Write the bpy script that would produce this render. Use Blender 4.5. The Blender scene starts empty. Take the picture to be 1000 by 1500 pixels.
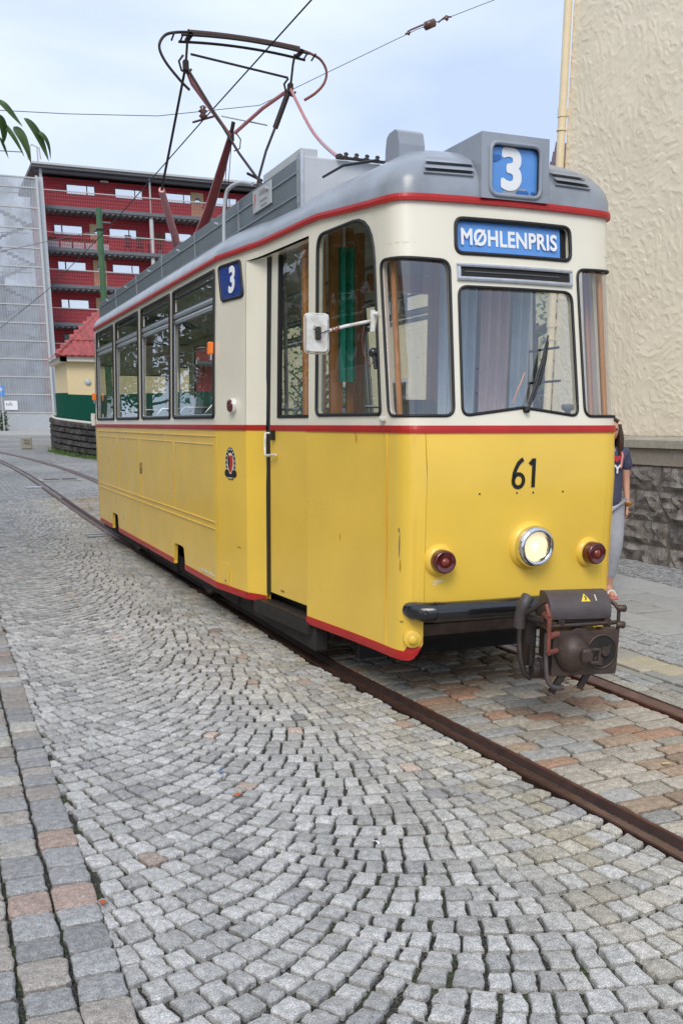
import bpy, bmesh, math, random, bisect
import numpy as np
from mathutils import Vector, Matrix, noise
from mathutils.geometry import tessellate_polygon

random.seed(61)
sc = bpy.context.scene
COL = sc.collection
R = math.radians

# ---------------------------------------------------------------- camera
cam_d = bpy.data.cameras.new('camera'); cam = bpy.data.objects.new('camera', cam_d); COL.objects.link(cam)
CAM_H = 1.65
TILT, YAW, FPX = R(14.953), R(22.2636), 1415.976
cam.location = (0, 0, CAM_H)
cam.rotation_euler = (R(90) - TILT, 0, -YAW)
cam_d.sensor_fit = 'VERTICAL'; cam_d.sensor_height = 24.0
cam_d.lens = FPX / 1500 * 24.0
cam_d.shift_x = 0.0
cam_d.shift_y = (998.17 - 750) / 1500.0
cam_d.clip_start = 0.05; cam_d.clip_end = 3000
sc.camera = cam
sc.render.resolution_x = 682; sc.render.resolution_y = 1024

# ---------------------------------------------------------------- sky, sun, exposure
SUN_EL, SUN_AZ = R(44), R(212)          # azimuth measured clockwise from +Y
world = bpy.data.worlds.new('World'); sc.world = world; world.use_nodes = True
nt = world.node_tree; nt.nodes.clear()
wo = nt.nodes.new('ShaderNodeOutputWorld'); bg = nt.nodes.new('ShaderNodeBackground')
sky = nt.nodes.new('ShaderNodeTexSky'); sky.sky_type = 'NISHITA'; sky.sun_disc = False
sky.sun_elevation = SUN_EL; sky.sun_rotation = SUN_AZ
tc = nt.nodes.new('ShaderNodeTexCoord'); mp = nt.nodes.new('ShaderNodeMapping')
mp.inputs['Scale'].default_value = (1.0, 1.0, 2.6)
n1 = nt.nodes.new('ShaderNodeTexNoise'); n1.inputs['Scale'].default_value = 2.1; n1.inputs['Detail'].default_value = 5; n1.inputs['Roughness'].default_value = .45
n1.inputs['Distortion'].default_value = .35
cr = nt.nodes.new('ShaderNodeValToRGB')
cr.color_ramp.elements[0].position = .40; cr.color_ramp.elements[0].color = (5.0, 6.1, 8.4, 1)
cr.color_ramp.elements[1].position = .60; cr.color_ramp.elements[1].color = (7.2, 8.0, 9.2, 1)
mx = nt.nodes.new('ShaderNodeMix'); mx.data_type = 'RGBA'; mx.inputs[0].default_value = .93
L = nt.links.new
L(tc.outputs['Generated'], mp.inputs[0]); L(mp.outputs[0], n1.inputs['Vector']); L(n1.outputs['Fac'], cr.inputs[0])
L(sky.outputs[0], mx.inputs[6]); L(cr.outputs[0], mx.inputs[7]); L(mx.outputs[2], bg.inputs[0])
bg.inputs[1].default_value = .1
L(bg.outputs[0], wo.inputs[0])
sun_d = bpy.data.lights.new('sun', 'SUN'); sun = bpy.data.objects.new('sun', sun_d); COL.objects.link(sun)
sun_d.energy = 1.5; sun_d.angle = R(28); sun_d.color = (1, .94, .85)
sdir = Vector((math.sin(SUN_AZ) * math.cos(SUN_EL), math.cos(SUN_AZ) * math.cos(SUN_EL), math.sin(SUN_EL)))
sun.rotation_euler = sdir.to_track_quat('Z', 'Y').to_euler()
sc.view_settings.view_transform = 'Standard'; sc.view_settings.look = 'None'
sc.view_settings.exposure = 0.36; sc.view_settings.gamma = 1
sc.view_settings.use_curve_mapping = False
sc.render.engine = 'CYCLES'
sc.cycles.max_bounces = 8; sc.cycles.transparent_max_bounces = 16
sc.cycles.use_denoising = True

# ---------------------------------------------------------------- node helpers
MATS = {}
def mat(name, col=(.5, .5, .5), rough=.6, metal=0, spec=.5, coat=0, coat_rough=.05, var=0, var_scale=8, bump=0, bump_scale=40,
        attr=None, speck=0, speck_scale=200, emit=None, emit_s=0, stretch=None, detail=4, dirt=None, dirt_scale=3, dirt_amt=.5, alpha=1, rough_var=0):
    m = bpy.data.materials.new(name); m.use_nodes = True
    t = m.node_tree; n = t.nodes; l = t.links.new
    b = n['Principled BSDF']
    b.inputs['Roughness'].default_value = rough; b.inputs['Metallic'].default_value = metal
    b.inputs['Specular IOR Level'].default_value = spec
    b.inputs['Coat Weight'].default_value = coat; b.inputs['Coat Roughness'].default_value = coat_rough
    g = n.new('ShaderNodeTexCoord'); vec = g.outputs['Object']
    geo = n.new('ShaderNodeNewGeometry'); vec = geo.outputs['Position']
    if stretch:
        mm = n.new('ShaderNodeMapping'); mm.inputs['Scale'].default_value = stretch; l(vec, mm.inputs[0]); vec = mm.outputs[0]
    if attr:
        a = n.new('ShaderNodeAttribute'); a.attribute_name = attr; cur = a.outputs['Color']
    else:
        c = n.new('ShaderNodeRGB'); c.outputs[0].default_value = (*col, 1); cur = c.outputs[0]
    def noise_fac(scale, d=detail, lo=.3, hi=.7):
        x = n.new('ShaderNodeTexNoise'); x.inputs['Scale'].default_value = scale; x.inputs['Detail'].default_value = d; l(vec, x.inputs['Vector'])
        mr = n.new('ShaderNodeMapRange'); mr.inputs[1].default_value = lo; mr.inputs[2].default_value = hi; l(x.outputs['Fac'], mr.inputs[0])
        return mr.outputs[0]
    def mul(cur, fac, lo, hi):
        mr = n.new('ShaderNodeMapRange'); mr.inputs[3].default_value = lo; mr.inputs[4].default_value = hi; l(fac, mr.inputs[0])
        x = n.new('ShaderNodeMix'); x.data_type = 'RGBA'; x.blend_type = 'MULTIPLY'; x.inputs[0].default_value = 1
        l(cur, x.inputs[6]); l(mr.outputs[0], x.inputs[7]); return x.outputs[2]
    if var: cur = mul(cur, noise_fac(var_scale), 1 - var, 1 + var)
    if speck: cur = mul(cur, noise_fac(speck_scale, 2, .35, .65), 1 - speck, 1 + speck)
    if dirt:
        f = noise_fac(dirt_scale, 6, .5, .72)
        k = n.new('ShaderNodeMath'); k.operation = 'MULTIPLY'; k.inputs[1].default_value = dirt_amt; l(f, k.inputs[0])
        x = n.new('ShaderNodeMix'); x.data_type = 'RGBA'; l(k.outputs[0], x.inputs[0]); l(cur, x.inputs[6]); x.inputs[7].default_value = (*dirt, 1); cur = x.outputs[2]
    l(cur, b.inputs['Base Color'])
    if rough_var:
        f = noise_fac(var_scale * 1.7, 4); mr = n.new('ShaderNodeMapRange'); mr.inputs[3].default_value = rough - rough_var; mr.inputs[4].default_value = rough + rough_var
        l(f, mr.inputs[0]); l(mr.outputs[0], b.inputs['Roughness'])
    if bump:
        x = n.new('ShaderNodeTexNoise'); x.inputs['Scale'].default_value = bump_scale; x.inputs['Detail'].default_value = 5; l(vec, x.inputs['Vector'])
        bp = n.new('ShaderNodeBump'); bp.inputs['Strength'].default_value = 1; bp.inputs['Distance'].default_value = bump
        l(x.outputs['Fac'], bp.inputs['Height']); l(bp.outputs[0], b.inputs['Normal'])
        if coat: l(bp.outputs[0], b.inputs['Coat Normal'])
    if emit: b.inputs['Emission Color'].default_value = (*emit, 1); b.inputs['Emission Strength'].default_value = emit_s
    if alpha < 1: b.inputs['Alpha'].default_value = alpha
    MATS[name] = m; return m

def glass_mat(name, tint=(.8, .85, .85), base=.07, gain=1.0, rough=0.0, wav=0.0):
    m = bpy.data.materials.new(name); m.use_nodes = True; t = m.node_tree; n = t.nodes; l = t.links.new; n.clear()
    o = n.new('ShaderNodeOutputMaterial'); tr = n.new('ShaderNodeBsdfTransparent'); gl = n.new('ShaderNodeBsdfGlossy'); ms = n.new('ShaderNodeMixShader')
    tr.inputs[0].default_value = (*tint, 1); gl.inputs['Roughness'].default_value = rough; gl.inputs['Color'].default_value = (.95, .97, 1, 1)
    lw0 = n.new('ShaderNodeLayerWeight'); lw0.inputs['Blend'].default_value = .5; lw = n.new('ShaderNodeMath'); lw.operation = 'POWER'; lw.inputs[1].default_value = 4.5; l(lw0.outputs['Facing'], lw.inputs[0])
    ma = n.new('ShaderNodeMath'); ma.operation = 'MULTIPLY_ADD'; ma.inputs[1].default_value = gain; ma.inputs[2].default_value = base; ma.use_clamp = True
    l(lw.outputs[0], ma.inputs[0]); l(ma.outputs[0], ms.inputs[0]); l(tr.outputs[0], ms.inputs[1]); l(gl.outputs[0], ms.inputs[2]); l(ms.outputs[0], o.inputs[0])
    if wav:
        g = n.new('ShaderNodeNewGeometry'); x = n.new('ShaderNodeTexNoise'); x.inputs['Scale'].default_value = 3; x.inputs['Detail'].default_value = 1; l(g.outputs['Position'], x.inputs['Vector'])
        bp = n.new('ShaderNodeBump'); bp.inputs['Strength'].default_value = 1; bp.inputs['Distance'].default_value = wav; l(x.outputs['Fac'], bp.inputs['Height']); l(bp.outputs[0], gl.inputs['Normal'])
    MATS[name] = m; return m

M = MATS
# ---------------------------------------------------------------- object helpers
def link(me, name, m=None, parent=None, loc=None, rot=None, smooth=False):
    o = bpy.data.objects.new(name, me); COL.objects.link(o)
    if m is not None and len(me.materials) == 0: me.materials.append(m)
    if parent is not None:
        o.parent = parent
    if loc is not None: o.location = loc
    if rot is not None: o.rotation_euler = rot
    return o
def thing(name, label, cat, loc=(0, 0, 0), rotz=0, group=None):
    o = bpy.data.objects.new(name, None); COL.objects.link(o); o.location = loc; o.rotation_euler = (0, 0, rotz); o.empty_display_size = .2
    o['label'] = label; o['category'] = cat
    if group: o['group'] = group
    return o
def tag(o, label, cat, group=None):
    o['label'] = label; o['category'] = cat
    if group: o['group'] = group
    return o
def struct(o, label=None):
    o['kind'] = 'structure'
    if label: o['label'] = label
    return o
def stuff(o, label=None):
    o['kind'] = 'stuff'
    if label: o['label'] = label
    return o

class MB:
    """collects geometry for ONE mesh object"""
    def __init__(s): s.v = []; s.f = []; s.sm = []
    def add(s, vs, fs, smooth=False):
        k = len(s.v); s.v += [tuple(p) for p in vs]; s.f += [tuple(i + k for i in f) for f in fs]; s.sm += [smooth] * len(fs); return s
    def box(s, c, d, rot=None, bev=0):
        x, y, z = d[0] / 2, d[1] / 2, d[2] / 2
        if bev:
            b = min(bev, x * .9, y * .9, z * .9)
            vs = []
            for (zz, i) in ((-z, b), (-z + b, 0), (z - b, 0), (z, b)):
                X, Y = x - i, y - i
                vs += [(-X + (b if not i else 0), -Y, zz), (X - (b if not i else 0), -Y, zz), (X, -Y + (b if not i else 0), zz), (X, Y - (b if not i else 0), zz),
                       (X - (b if not i else 0), Y, zz), (-X + (b if not i else 0), Y, zz), (-X, Y - (b if not i else 0), zz), (-X, -Y + (b if not i else 0), zz)]
            fs = []
            for r in range(3):
                for k in range(8):
                    a = r * 8 + k; e = r * 8 + (k + 1) % 8; fs.append((a, e, e + 8, a + 8))
            fs.append(tuple(range(7, -1, -1))); fs.append(tuple(range(24, 32)))
        else:
            vs = [(-x, -y, -z), (x, -y, -z), (x, y, -z), (-x, y, -z), (-x, -y, z), (x, -y, z), (x, y, z), (-x, y, z)]
            fs = [(0, 3, 2, 1), (4, 5, 6, 7), (0, 1, 5, 4), (1, 2, 6, 5), (2, 3, 7, 6), (3, 0, 4, 7)]
        mt = Matrix.Translation(c) @ (rot if rot is not None else Matrix.Identity(4))
        return s.add([mt @ Vector(p) for p in vs], fs)
    def bb(s, a, b, bev=0):
        return s.box([(a[i] + b[i]) / 2 for i in range(3)], [abs(b[i] - a[i]) for i in range(3)], None, bev)
    def tube(s, pts, r, n=8, caps=True, closed=False, smooth=True):
        pts = [Vector(p) for p in pts]; m = len(pts); rr = r if isinstance(r, (list, tuple)) else [r] * m
        rings = []; prev = None
        for i, p in enumerate(pts):
            if closed: t = pts[(i + 1) % m] - pts[i - 1]
            else: t = (pts[min(i + 1, m - 1)] - pts[max(i - 1, 0)])
            t.normalize()
            if prev is None:
                u = t.orthogonal().normalized()
            else:
                u = (prev - t * prev.dot(t)); u = u.normalized() if u.length > 1e-6 else t.orthogonal().normalized()
            prev = u; w = t.cross(u)
            rings.append([p + (u * math.cos(2 * math.pi * k / n) + w * math.sin(2 * math.pi * k / n)) * rr[i] for k in range(n)])
        vs = [q for rg in rings for q in rg]; fs = []
        for i in range(m if closed else m - 1):
            a = i * n; b = ((i + 1) % m) * n
            for k in range(n): fs.append((a + k, a + (k + 1) % n, b + (k + 1) % n, b + k))
        s.add(vs, fs, smooth)
        if caps and not closed: s.add(rings[0], [tuple(range(n - 1, -1, -1))]); s.add(rings[-1], [tuple(range(n))])
        return s
    def cyl(s, a, b, r, n=16, r2=None, smooth=True): return s.tube([a, b], [r, r if r2 is None else r2], n, True, False, smooth)
    def lathe(s, o, axis, prof, n=24, smooth=True, caps=False):
        """prof: list of (distance along axis, radius)"""
        ax = Vector(axis).normalized(); u = ax.orthogonal().normalized(); w = ax.cross(u); o = Vector(o)
        vs = [o + ax * d + (u * math.cos(2 * math.pi * k / n) + w * math.sin(2 * math.pi * k / n)) * max(r, 1e-5) for d, r in prof for k in range(n)]
        fs = [(i * n + k, i * n + (k + 1) % n, (i + 1) * n + (k + 1) % n, (i + 1) * n + k) for i in range(len(prof) - 1) for k in range(n)]
        s.add(vs, fs, smooth)
        if caps: s.add(vs[:n], [tuple(range(n - 1, -1, -1))]); s.add(vs[-n:], [tuple(range(n))])
        return s
    def prism(s, poly, ext, o=(0, 0, 0), smooth=False):
        """poly: 3d points in a plane, extruded by vector ext"""
        n = len(poly); p = [Vector(q) + Vector(o) for q in poly]; e = Vector(ext); q = [a + e for a in p]
        s.add(p + q, [tuple(range(n - 1, -1, -1)), tuple(range(n, 2 * n))] , False)
        s.add(p + q, [(i, (i + 1) % n, (i + 1) % n + n, i + n) for i in range(n)], smooth); return s
    def grid(s, fn, us, vs_, smooth=True, flip=False):
        nu, nv = len(us), len(vs_); pts = [fn(u, v) for u in us for v in vs_]
        fs = []
        for i in range(nu - 1):
            for j in range(nv - 1):
                a = i * nv + j; f = (a, a + nv, a + nv + 1, a + 1); fs.append(f[::-1] if flip else f)
        return s.add(pts, fs, smooth)
    def mesh(s, name='m'):
        me = bpy.data.meshes.new(name); me.from_pydata(s.v, [], s.f)
        me.polygons.foreach_set('use_smooth', s.sm); me.update(); return me
    def build(s, name, m, parent=None, fix=True, label=None, merge=False):
        me = s.mesh(name)
        if fix:
            bm = bmesh.new(); bm.from_mesh(me)
            if merge: bmesh.ops.remove_doubles(bm, verts=bm.verts, dist=1e-5)
            bmesh.ops.recalc_face_normals(bm, faces=bm.faces); bm.to_mesh(me); bm.free()
        o = link(me, name, m, parent)
        if label: o['label'] = label
        return o
def smooth_path(pts, n=5):
    out = []; m_ = len(pts)
    for i in range(m_ - 1):
        p0, p1, p2, p3 = (Vector(pts[max(i - 1, 0)]), Vector(pts[i]), Vector(pts[i + 1]), Vector(pts[min(i + 2, m_ - 1)]))
        for k in range(n):
            t = k / n; out.append(.5 * ((2 * p1) + (p2 - p0) * t + (2 * p0 - 5 * p1 + 4 * p2 - p3) * t * t + (3 * p1 - p0 - 3 * p2 + p3) * t ** 3))
    out.append(Vector(pts[-1])); return out
def lin(a, b, n): return [a + (b - a) * i / n for i in range(n + 1)]
def rotz(a): return Matrix.Rotation(a, 4, 'Z')
def text(body, size, m, name, parent, mtx, ext=.002, bold=0.0, sx=1.0, spacing=1.0, fat=0):
    c = bpy.data.curves.new(name, 'FONT'); c.body = body; c.size = size; c.extrude = ext; c.offset = bold; c.align_x = 'CENTER'; c.align_y = 'CENTER'; c.space_character = spacing
    c.resolution_u = 8
    o = bpy.data.objects.new(name, c); COL.objects.link(o); dg = bpy.context.evaluated_depsgraph_get()
    me = bpy.data.meshes.new_from_object(o.evaluated_get(dg)); bpy.data.objects.remove(o)
    if fat:
        bm = bmesh.new()
        for k, (dx, dy) in enumerate([(0, 0)] + [(fat * math.cos(2 * math.pi * j / 20), fat * math.sin(2 * math.pi * j / 20)) for j in range(20)]):
            m2 = me.copy(); m2.transform(Matrix.Translation((dx, dy, k * .00005))); bm.from_mesh(m2); bpy.data.meshes.remove(m2)
        bm.to_mesh(me); bm.free()
    me.transform(mtx @ Matrix.Diagonal((sx, 1, 1, 1))); me.materials.clear(); me.materials.append(m)
    return link(me, name, None, parent)
# ---------------------------------------------------------------- materials
mat('yellow_paint', (.88, .575, .070), .34, coat=.38, coat_rough=.14, var=.045, var_scale=2.2, rough_var=.07, bump=.0022, bump_scale=2.6, dirt=(.60, .38, .08), dirt_scale=1.7, dirt_amt=.14, spec=.4)
mat('cream_paint', (.84, .785, .64), .32, coat=.5, coat_rough=.12, var=.03, var_scale=3, bump=.001, bump_scale=4, dirt=(.55, .48, .33), dirt_scale=2.2, dirt_amt=.16)
mat('red_paint', (.44, .020, .018), .4, spec=.3, coat=.15, coat_rough=.1, var=.1, var_scale=6)
mat('roof_paint', (.30, .33, .375), .36, coat=.35, coat_rough=.2, var=.09, var_scale=2.5, bump=.004, bump_scale=3.2, dirt=(.13, .13, .13), dirt_scale=4, dirt_amt=.35, rough_var=.08)
mat('roof_panel_paint', (.14, .165, .185), .42, coat=.25, coat_rough=.2, var=.1, var_scale=3, bump=.003, bump_scale=3)
mat('light_grey_paint', (.50, .52, .54), .4, coat=.2, var=.06, var_scale=5)
mat('rubber', (.012, .012, .013), .5, var=.2)
mat('black_paint', (.012, .012, .014), .22, coat=.6, coat_rough=.08, bump=.0015, bump_scale=30)
mat('dark_steel', (.05, .042, .038), .5, metal=.45, var=.3, var_scale=14, bump=.002, bump_scale=60, dirt=(.12, .05, .025), dirt_scale=9, dirt_amt=.55)
mat('cover_steel', (.085, .07, .07), .5, metal=.2, var=.15, var_scale=16, bump=.001, bump_scale=60, dirt=(.14, .06, .04), dirt_scale=7, dirt_amt=.4)
mat('brown_steel', (.085, .062, .052), .48, metal=.45, var=.3, var_scale=15, bump=.002, bump_scale=70, dirt=(.15, .08, .05), dirt_scale=12, dirt_amt=.5)
mat('rust_link', (.22, .07, .05), .6, metal=.2, var=.25, var_scale=25, bump=.001, bump_scale=80)
mat('underframe', (.02, .017, .015), .8, var=.3, var_scale=10)
mat('rail_rust', (.115, .043, .026), .42, metal=.35, var=.3, var_scale=9, bump=.0015, bump_scale=70, dirt=(.22, .09, .05), dirt_scale=14, dirt_amt=.5, rough_var=.12)
mat('rail_edge', (.055, .026, .018), .5, metal=.3, var=.3, var_scale=12)
mat('rail_worn', (.20, .105, .075), .34, metal=.55, var=.3, var_scale=9, dirt=(.16, .07, .04), dirt_scale=10, dirt_amt=.7)
mat('rail_dark', (.012, .009, .008), .8)
mat('aluminium', (.62, .63, .65), .32, metal=.85, var=.1, var_scale=20)
mat('chrome', (.78, .78, .8), .12, metal=1, var=.05)
mat('brass', (.5, .35, .12), .35, metal=.9)
mat('white_plastic', (.74, .73, .68), .4, coat=.3, var=.08, var_scale=30, dirt=(.3, .2, .12), dirt_scale=14, dirt_amt=.5)
mat('print_white', (.86, .87, .88), .5)
mat('print_black', (.01, .01, .012), .4)
mat('print_red', (.55, .03, .03), .4)
mat('print_yellow', (.85, .62, .04), .4)
mat('print_cream', (.78, .70, .48), .5)
mat('sign_blue', (.10, .30, .72), .25, coat=.5, var=.06, var_scale=12)
mat('box_blue', (.012, .045, .27), .2, coat=.6, var=.1)
mat('amber', (.85, .20, .02), .22, coat=.6, emit=(1, .2, .01), emit_s=.06)
mat('tail_red', (.09, .004, .004), .15, coat=.8, spec=.6)
mat('tail_core', (.22, .03, .012), .2, coat=.6)
mat('headlamp_glow', (.9, .9, .85), .3, emit=(1, .80, .45), emit_s=.5)
mat('headlamp_bulb', (.9, .9, .85), .3, emit=(1, .90, .68), emit_s=3)
mat('wood', (.58, .23, .06), .35, coat=.5, coat_rough=.15, var=.25, var_scale=14, stretch=(1, 1, .12), bump=.0005)
mat('interior_cream', (.74, .70, .60), .5, var=.05)
mat('interior_floor', (.16, .13, .11), .7, var=.2)
mat('seat_black', (.014, .014, .016), .5)
mat('seat_green', (.03, .11, .075), .6, var=.15)
mat('curtain_blue', (.62, .73, .78), .8, var=.06)
mat('curtain_pink', (.80, .62, .56), .8, var=.06)
mat('curtain_green', (.01, .32, .20), .7, var=.1)
mat('pink_tube', (.52, .20, .20), .4, coat=.2, var=.1, var_scale=20)
mat('red_tube', (.17, .022, .022), .4, coat=.3, var=.1)
mat('panto_dark', (.04, .028, .026), .5, metal=.4, var=.2, var_scale=20)
mat('carbon', (.07, .035, .025), .6, var=.2, var_scale=20)
mat('wire', (.02, .02, .022), .5, metal=.5)
mat('thin_wire', (.16, .16, .165), .5, metal=.5)
mat('insulator', (.10, .035, .03), .3, coat=.5)
glass_mat('window_glass', (.86, .90, .89), .06, .95, 0, .0004)
glass_mat('cab_glass', (.95, .96, .97), .15, .9, 0, .0004)
glass_mat('corner_glass', (.90, .89, .91), .17, .9, .02, .0006)
glass_mat('tinted_glass', (.25, .28, .28), .06, 1, .02)
mat('sett_granite', rough=.72, attr='Col', var=.24, var_scale=34, speck=.42, speck_scale=260, dirt=(.20, .19, .17), dirt_scale=1.3, dirt_amt=.22, bump=.006, bump_scale=55, detail=5, spec=.35)
mat('block_rock', rough=.75, attr='Col', var=.5, var_scale=9, speck=.45, speck_scale=120, bump=.012, bump_scale=22, detail=6)
mat('slab_granite', rough=.7, attr='Col', var=.08, var_scale=12, speck=.22, speck_scale=260, bump=.001, bump_scale=90)
mat('mortar', (.42, .41, .38), .85, var=.1, var_scale=12, bump=.003, bump_scale=60)
mat('stucco', (.92, .81, .62), .85, var=.05, var_scale=1.6, bump=.005, bump_scale=16, dirt=(.78, .67, .48), dirt_scale=.9, dirt_amt=.2)
mat('pipe_cream', (.82, .68, .44), .45, coat=.2, var=.04)
# ---------------------------------------------------------------- terrain profile (the street rises gently beyond the tram)
def gz(y):
    if y < 14: return 0.0
    t = y - 14
    return min(.018 * t * t / (t + 6) , 4.0)

# joint bed: gravel, sand and moss between the stones
m = bpy.data.materials.new('joint_bed'); m.use_nodes = True; t = m.node_tree; n = t.nodes; l = t.links.new
b = n['Principled BSDF']; b.inputs['Roughness'].default_value = .9
g = n.new('ShaderNodeNewGeometry')
a1 = n.new('ShaderNodeTexVoronoi'); a1.inputs['Scale'].default_value = 190; l(g.outputs['Position'], a1.inputs['Vector'])
r1 = n.new('ShaderNodeValToRGB'); r1.color_ramp.elements[0].color = (.008, .0075, .006, 1); r1.color_ramp.elements[1].color = (.12, .11, .095, 1)
r1.color_ramp.elements[0].position = .35; r1.color_ramp.elements[1].position = .98
sp = n.new('ShaderNodeSeparateColor'); l(a1.outputs['Color'], sp.inputs[0]); l(sp.outputs[0], r1.inputs[0])
a2 = n.new('ShaderNodeTexNoise'); a2.inputs['Scale'].default_value = 2.6; a2.inputs['Detail'].default_value = 6; a2.inputs['Roughness'].default_value = .7; l(g.outputs['Position'], a2.inputs['Vector'])
r2 = n.new('ShaderNodeMapRange'); r2.inputs[1].default_value = .50; r2.inputs[2].default_value = .66; l(a2.outputs['Fac'], r2.inputs[0])
a3 = n.new('ShaderNodeTexNoise'); a3.inputs['Scale'].default_value = 60; l(g.outputs['Position'], a3.inputs['Vector'])
r3 = n.new('ShaderNodeValToRGB'); r3.color_ramp.elements[0].position = .35; r3.color_ramp.elements[0].color = (.018, .028, .008, 1); r3.color_ramp.elements[1].position = .65; r3.color_ramp.elements[1].color = (.085, .12, .03, 1)
l(a3.outputs['Fac'], r3.inputs[0])
x = n.new('ShaderNodeMix'); x.data_type = 'RGBA'; l(r2.outputs[0], x.inputs[0]); l(r1.outputs[0], x.inputs[6]); l(r3.outputs[0], x.inputs[7]); l(x.outputs[2], b.inputs['Base Color'])
bp = n.new('ShaderNodeBump'); bp.inputs['Distance'].default_value = .01; l(a3.outputs['Fac'], bp.inputs['Height']); l(bp.outputs[0], b.inputs['Normal'])
M['joint_bed'] = m

# far street: setts too far away to tell apart
m = bpy.data.materials.new('far_setts'); m.use_nodes = True; t = m.node_tree; n = t.nodes; l = t.links.new
b = n['Principled BSDF']; b.inputs['Roughness'].default_value = .75
g = n.new('ShaderNodeNewGeometry')
v1 = n.new('ShaderNodeTexVoronoi'); v1.feature = 'DISTANCE_TO_EDGE'; v1.inputs['Scale'].default_value = 8.5; v1.inputs['Randomness'].default_value = .55; l(g.outputs['Position'], v1.inputs['Vector'])
v2 = n.new('ShaderNodeTexVoronoi'); v2.inputs['Scale'].default_value = 8.5; v2.inputs['Randomness'].default_value = .55; l(g.outputs['Position'], v2.inputs['Vector'])
e1 = n.new('ShaderNodeMapRange'); e1.inputs[1].default_value = .02; e1.inputs[2].default_value = .09; e1.inputs[3].default_value = .38; l(v1.outputs['Distance'], e1.inputs[0])
s1 = n.new('ShaderNodeSeparateColor'); l(v2.outputs['Color'], s1.inputs[0])
rr = n.new('ShaderNodeValToRGB'); rr.color_ramp.elements[0].color = (.31, .303, .29, 1); rr.color_ramp.elements[1].color = (.46, .448, .43, 1); l(s1.outputs[0], rr.inputs[0])
a2 = n.new('ShaderNodeTexNoise'); a2.inputs['Scale'].default_value = .35; a2.inputs['Detail'].default_value = 5; l(g.outputs['Position'], a2.inputs['Vector'])
r2 = n.new('ShaderNodeMapRange'); r2.inputs[1].default_value = .3; r2.inputs[2].default_value = .7; r2.inputs[3].default_value = .8; r2.inputs[4].default_value = 1.1; l(a2.outputs['Fac'], r2.inputs[0])
k = n.new('ShaderNodeMath'); k.operation = 'MULTIPLY'; l(e1.outputs[0], k.inputs[0]); l(r2.outputs[0], k.inputs[1])
x = n.new('ShaderNodeMix'); x.data_type = 'RGBA'; x.blend_type = 'MULTIPLY'; x.inputs[0].default_value = 1; l(rr.outputs[0], x.inputs[6]); l(k.outputs[0], x.inputs[7]); l(x.outputs[2], b.inputs['Base Color'])
bp = n.new('ShaderNodeBump'); bp.inputs['Distance'].default_value = .012; l(e1.outputs[0], bp.inputs['Height']); l(bp.outputs[0], b.inputs['Normal'])
M['far_setts'] = m

# one sheet to the horizon, lying under the stones
ys = [-60, -20, -5, 0, 5, 10, 14] + lin(16, 100, 28) + [130, 200, 400, 900]
gm = MB(); gm.grid(lambda x, y: (x, y, gz(y) - .025), [-600, -200, -60, -20, -5, 0, 5, 12, 30, 80, 200, 600], ys)
ground = struct(gm.build('ground', M['joint_bed']), 'sand and moss bed under the cobbles')
gm = MB(); FAR0 = 22.0
gm.grid(lambda x, y: (x, y, gz(y) - .004), lin(-14, 30, 22), lin(FAR0, 100, 40) + [200, 500])
gm.grid(lambda x, y: (x, y, gz(y) - .004), [-14, -8, -4.2], [-14, 0, 8, 14, 18, 22])
street = struct(gm.build('street', M['far_setts']), 'grey cobbled street rising away behind the tram')

# ---------------------------------------------------------------- setts
def clip(poly, a, bb, c):
    """keep the part of a 2d polygon where a*x+b*y <= c"""
    out = []
    for i in range(len(poly)):
        p, q = poly[i], poly[(i + 1) % len(poly)]
        dp = a * p[0] + bb * p[1] - c; dq = a * q[0] + bb * q[1] - c
        if dp <= 0: out.append(p)
        if dp * dq < 0:
            t_ = dp / (dp - dq); out.append((p[0] + t_ * (q[0] - p[0]), p[1] + t_ * (q[1] - p[1])))
    return out
def area(p):
    return .5 * abs(sum(p[i][0] * p[(i + 1) % len(p)][1] - p[(i + 1) % len(p)][0] * p[i][1] for i in range(len(p))))
def shrink(poly, gap):
    cx = sum(p[0] for p in poly) / len(poly); cy = sum(p[1] for p in poly) / len(poly)
    out = []
    for p in poly:
        dx, dy = p[0] - cx, p[1] - cy; l_ = math.hypot(dx, dy) or 1
        k_ = max(.3, 1 - gap * 1.35 / l_); out.append((cx + dx * k_, cy + dy * k_))
    return out
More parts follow.
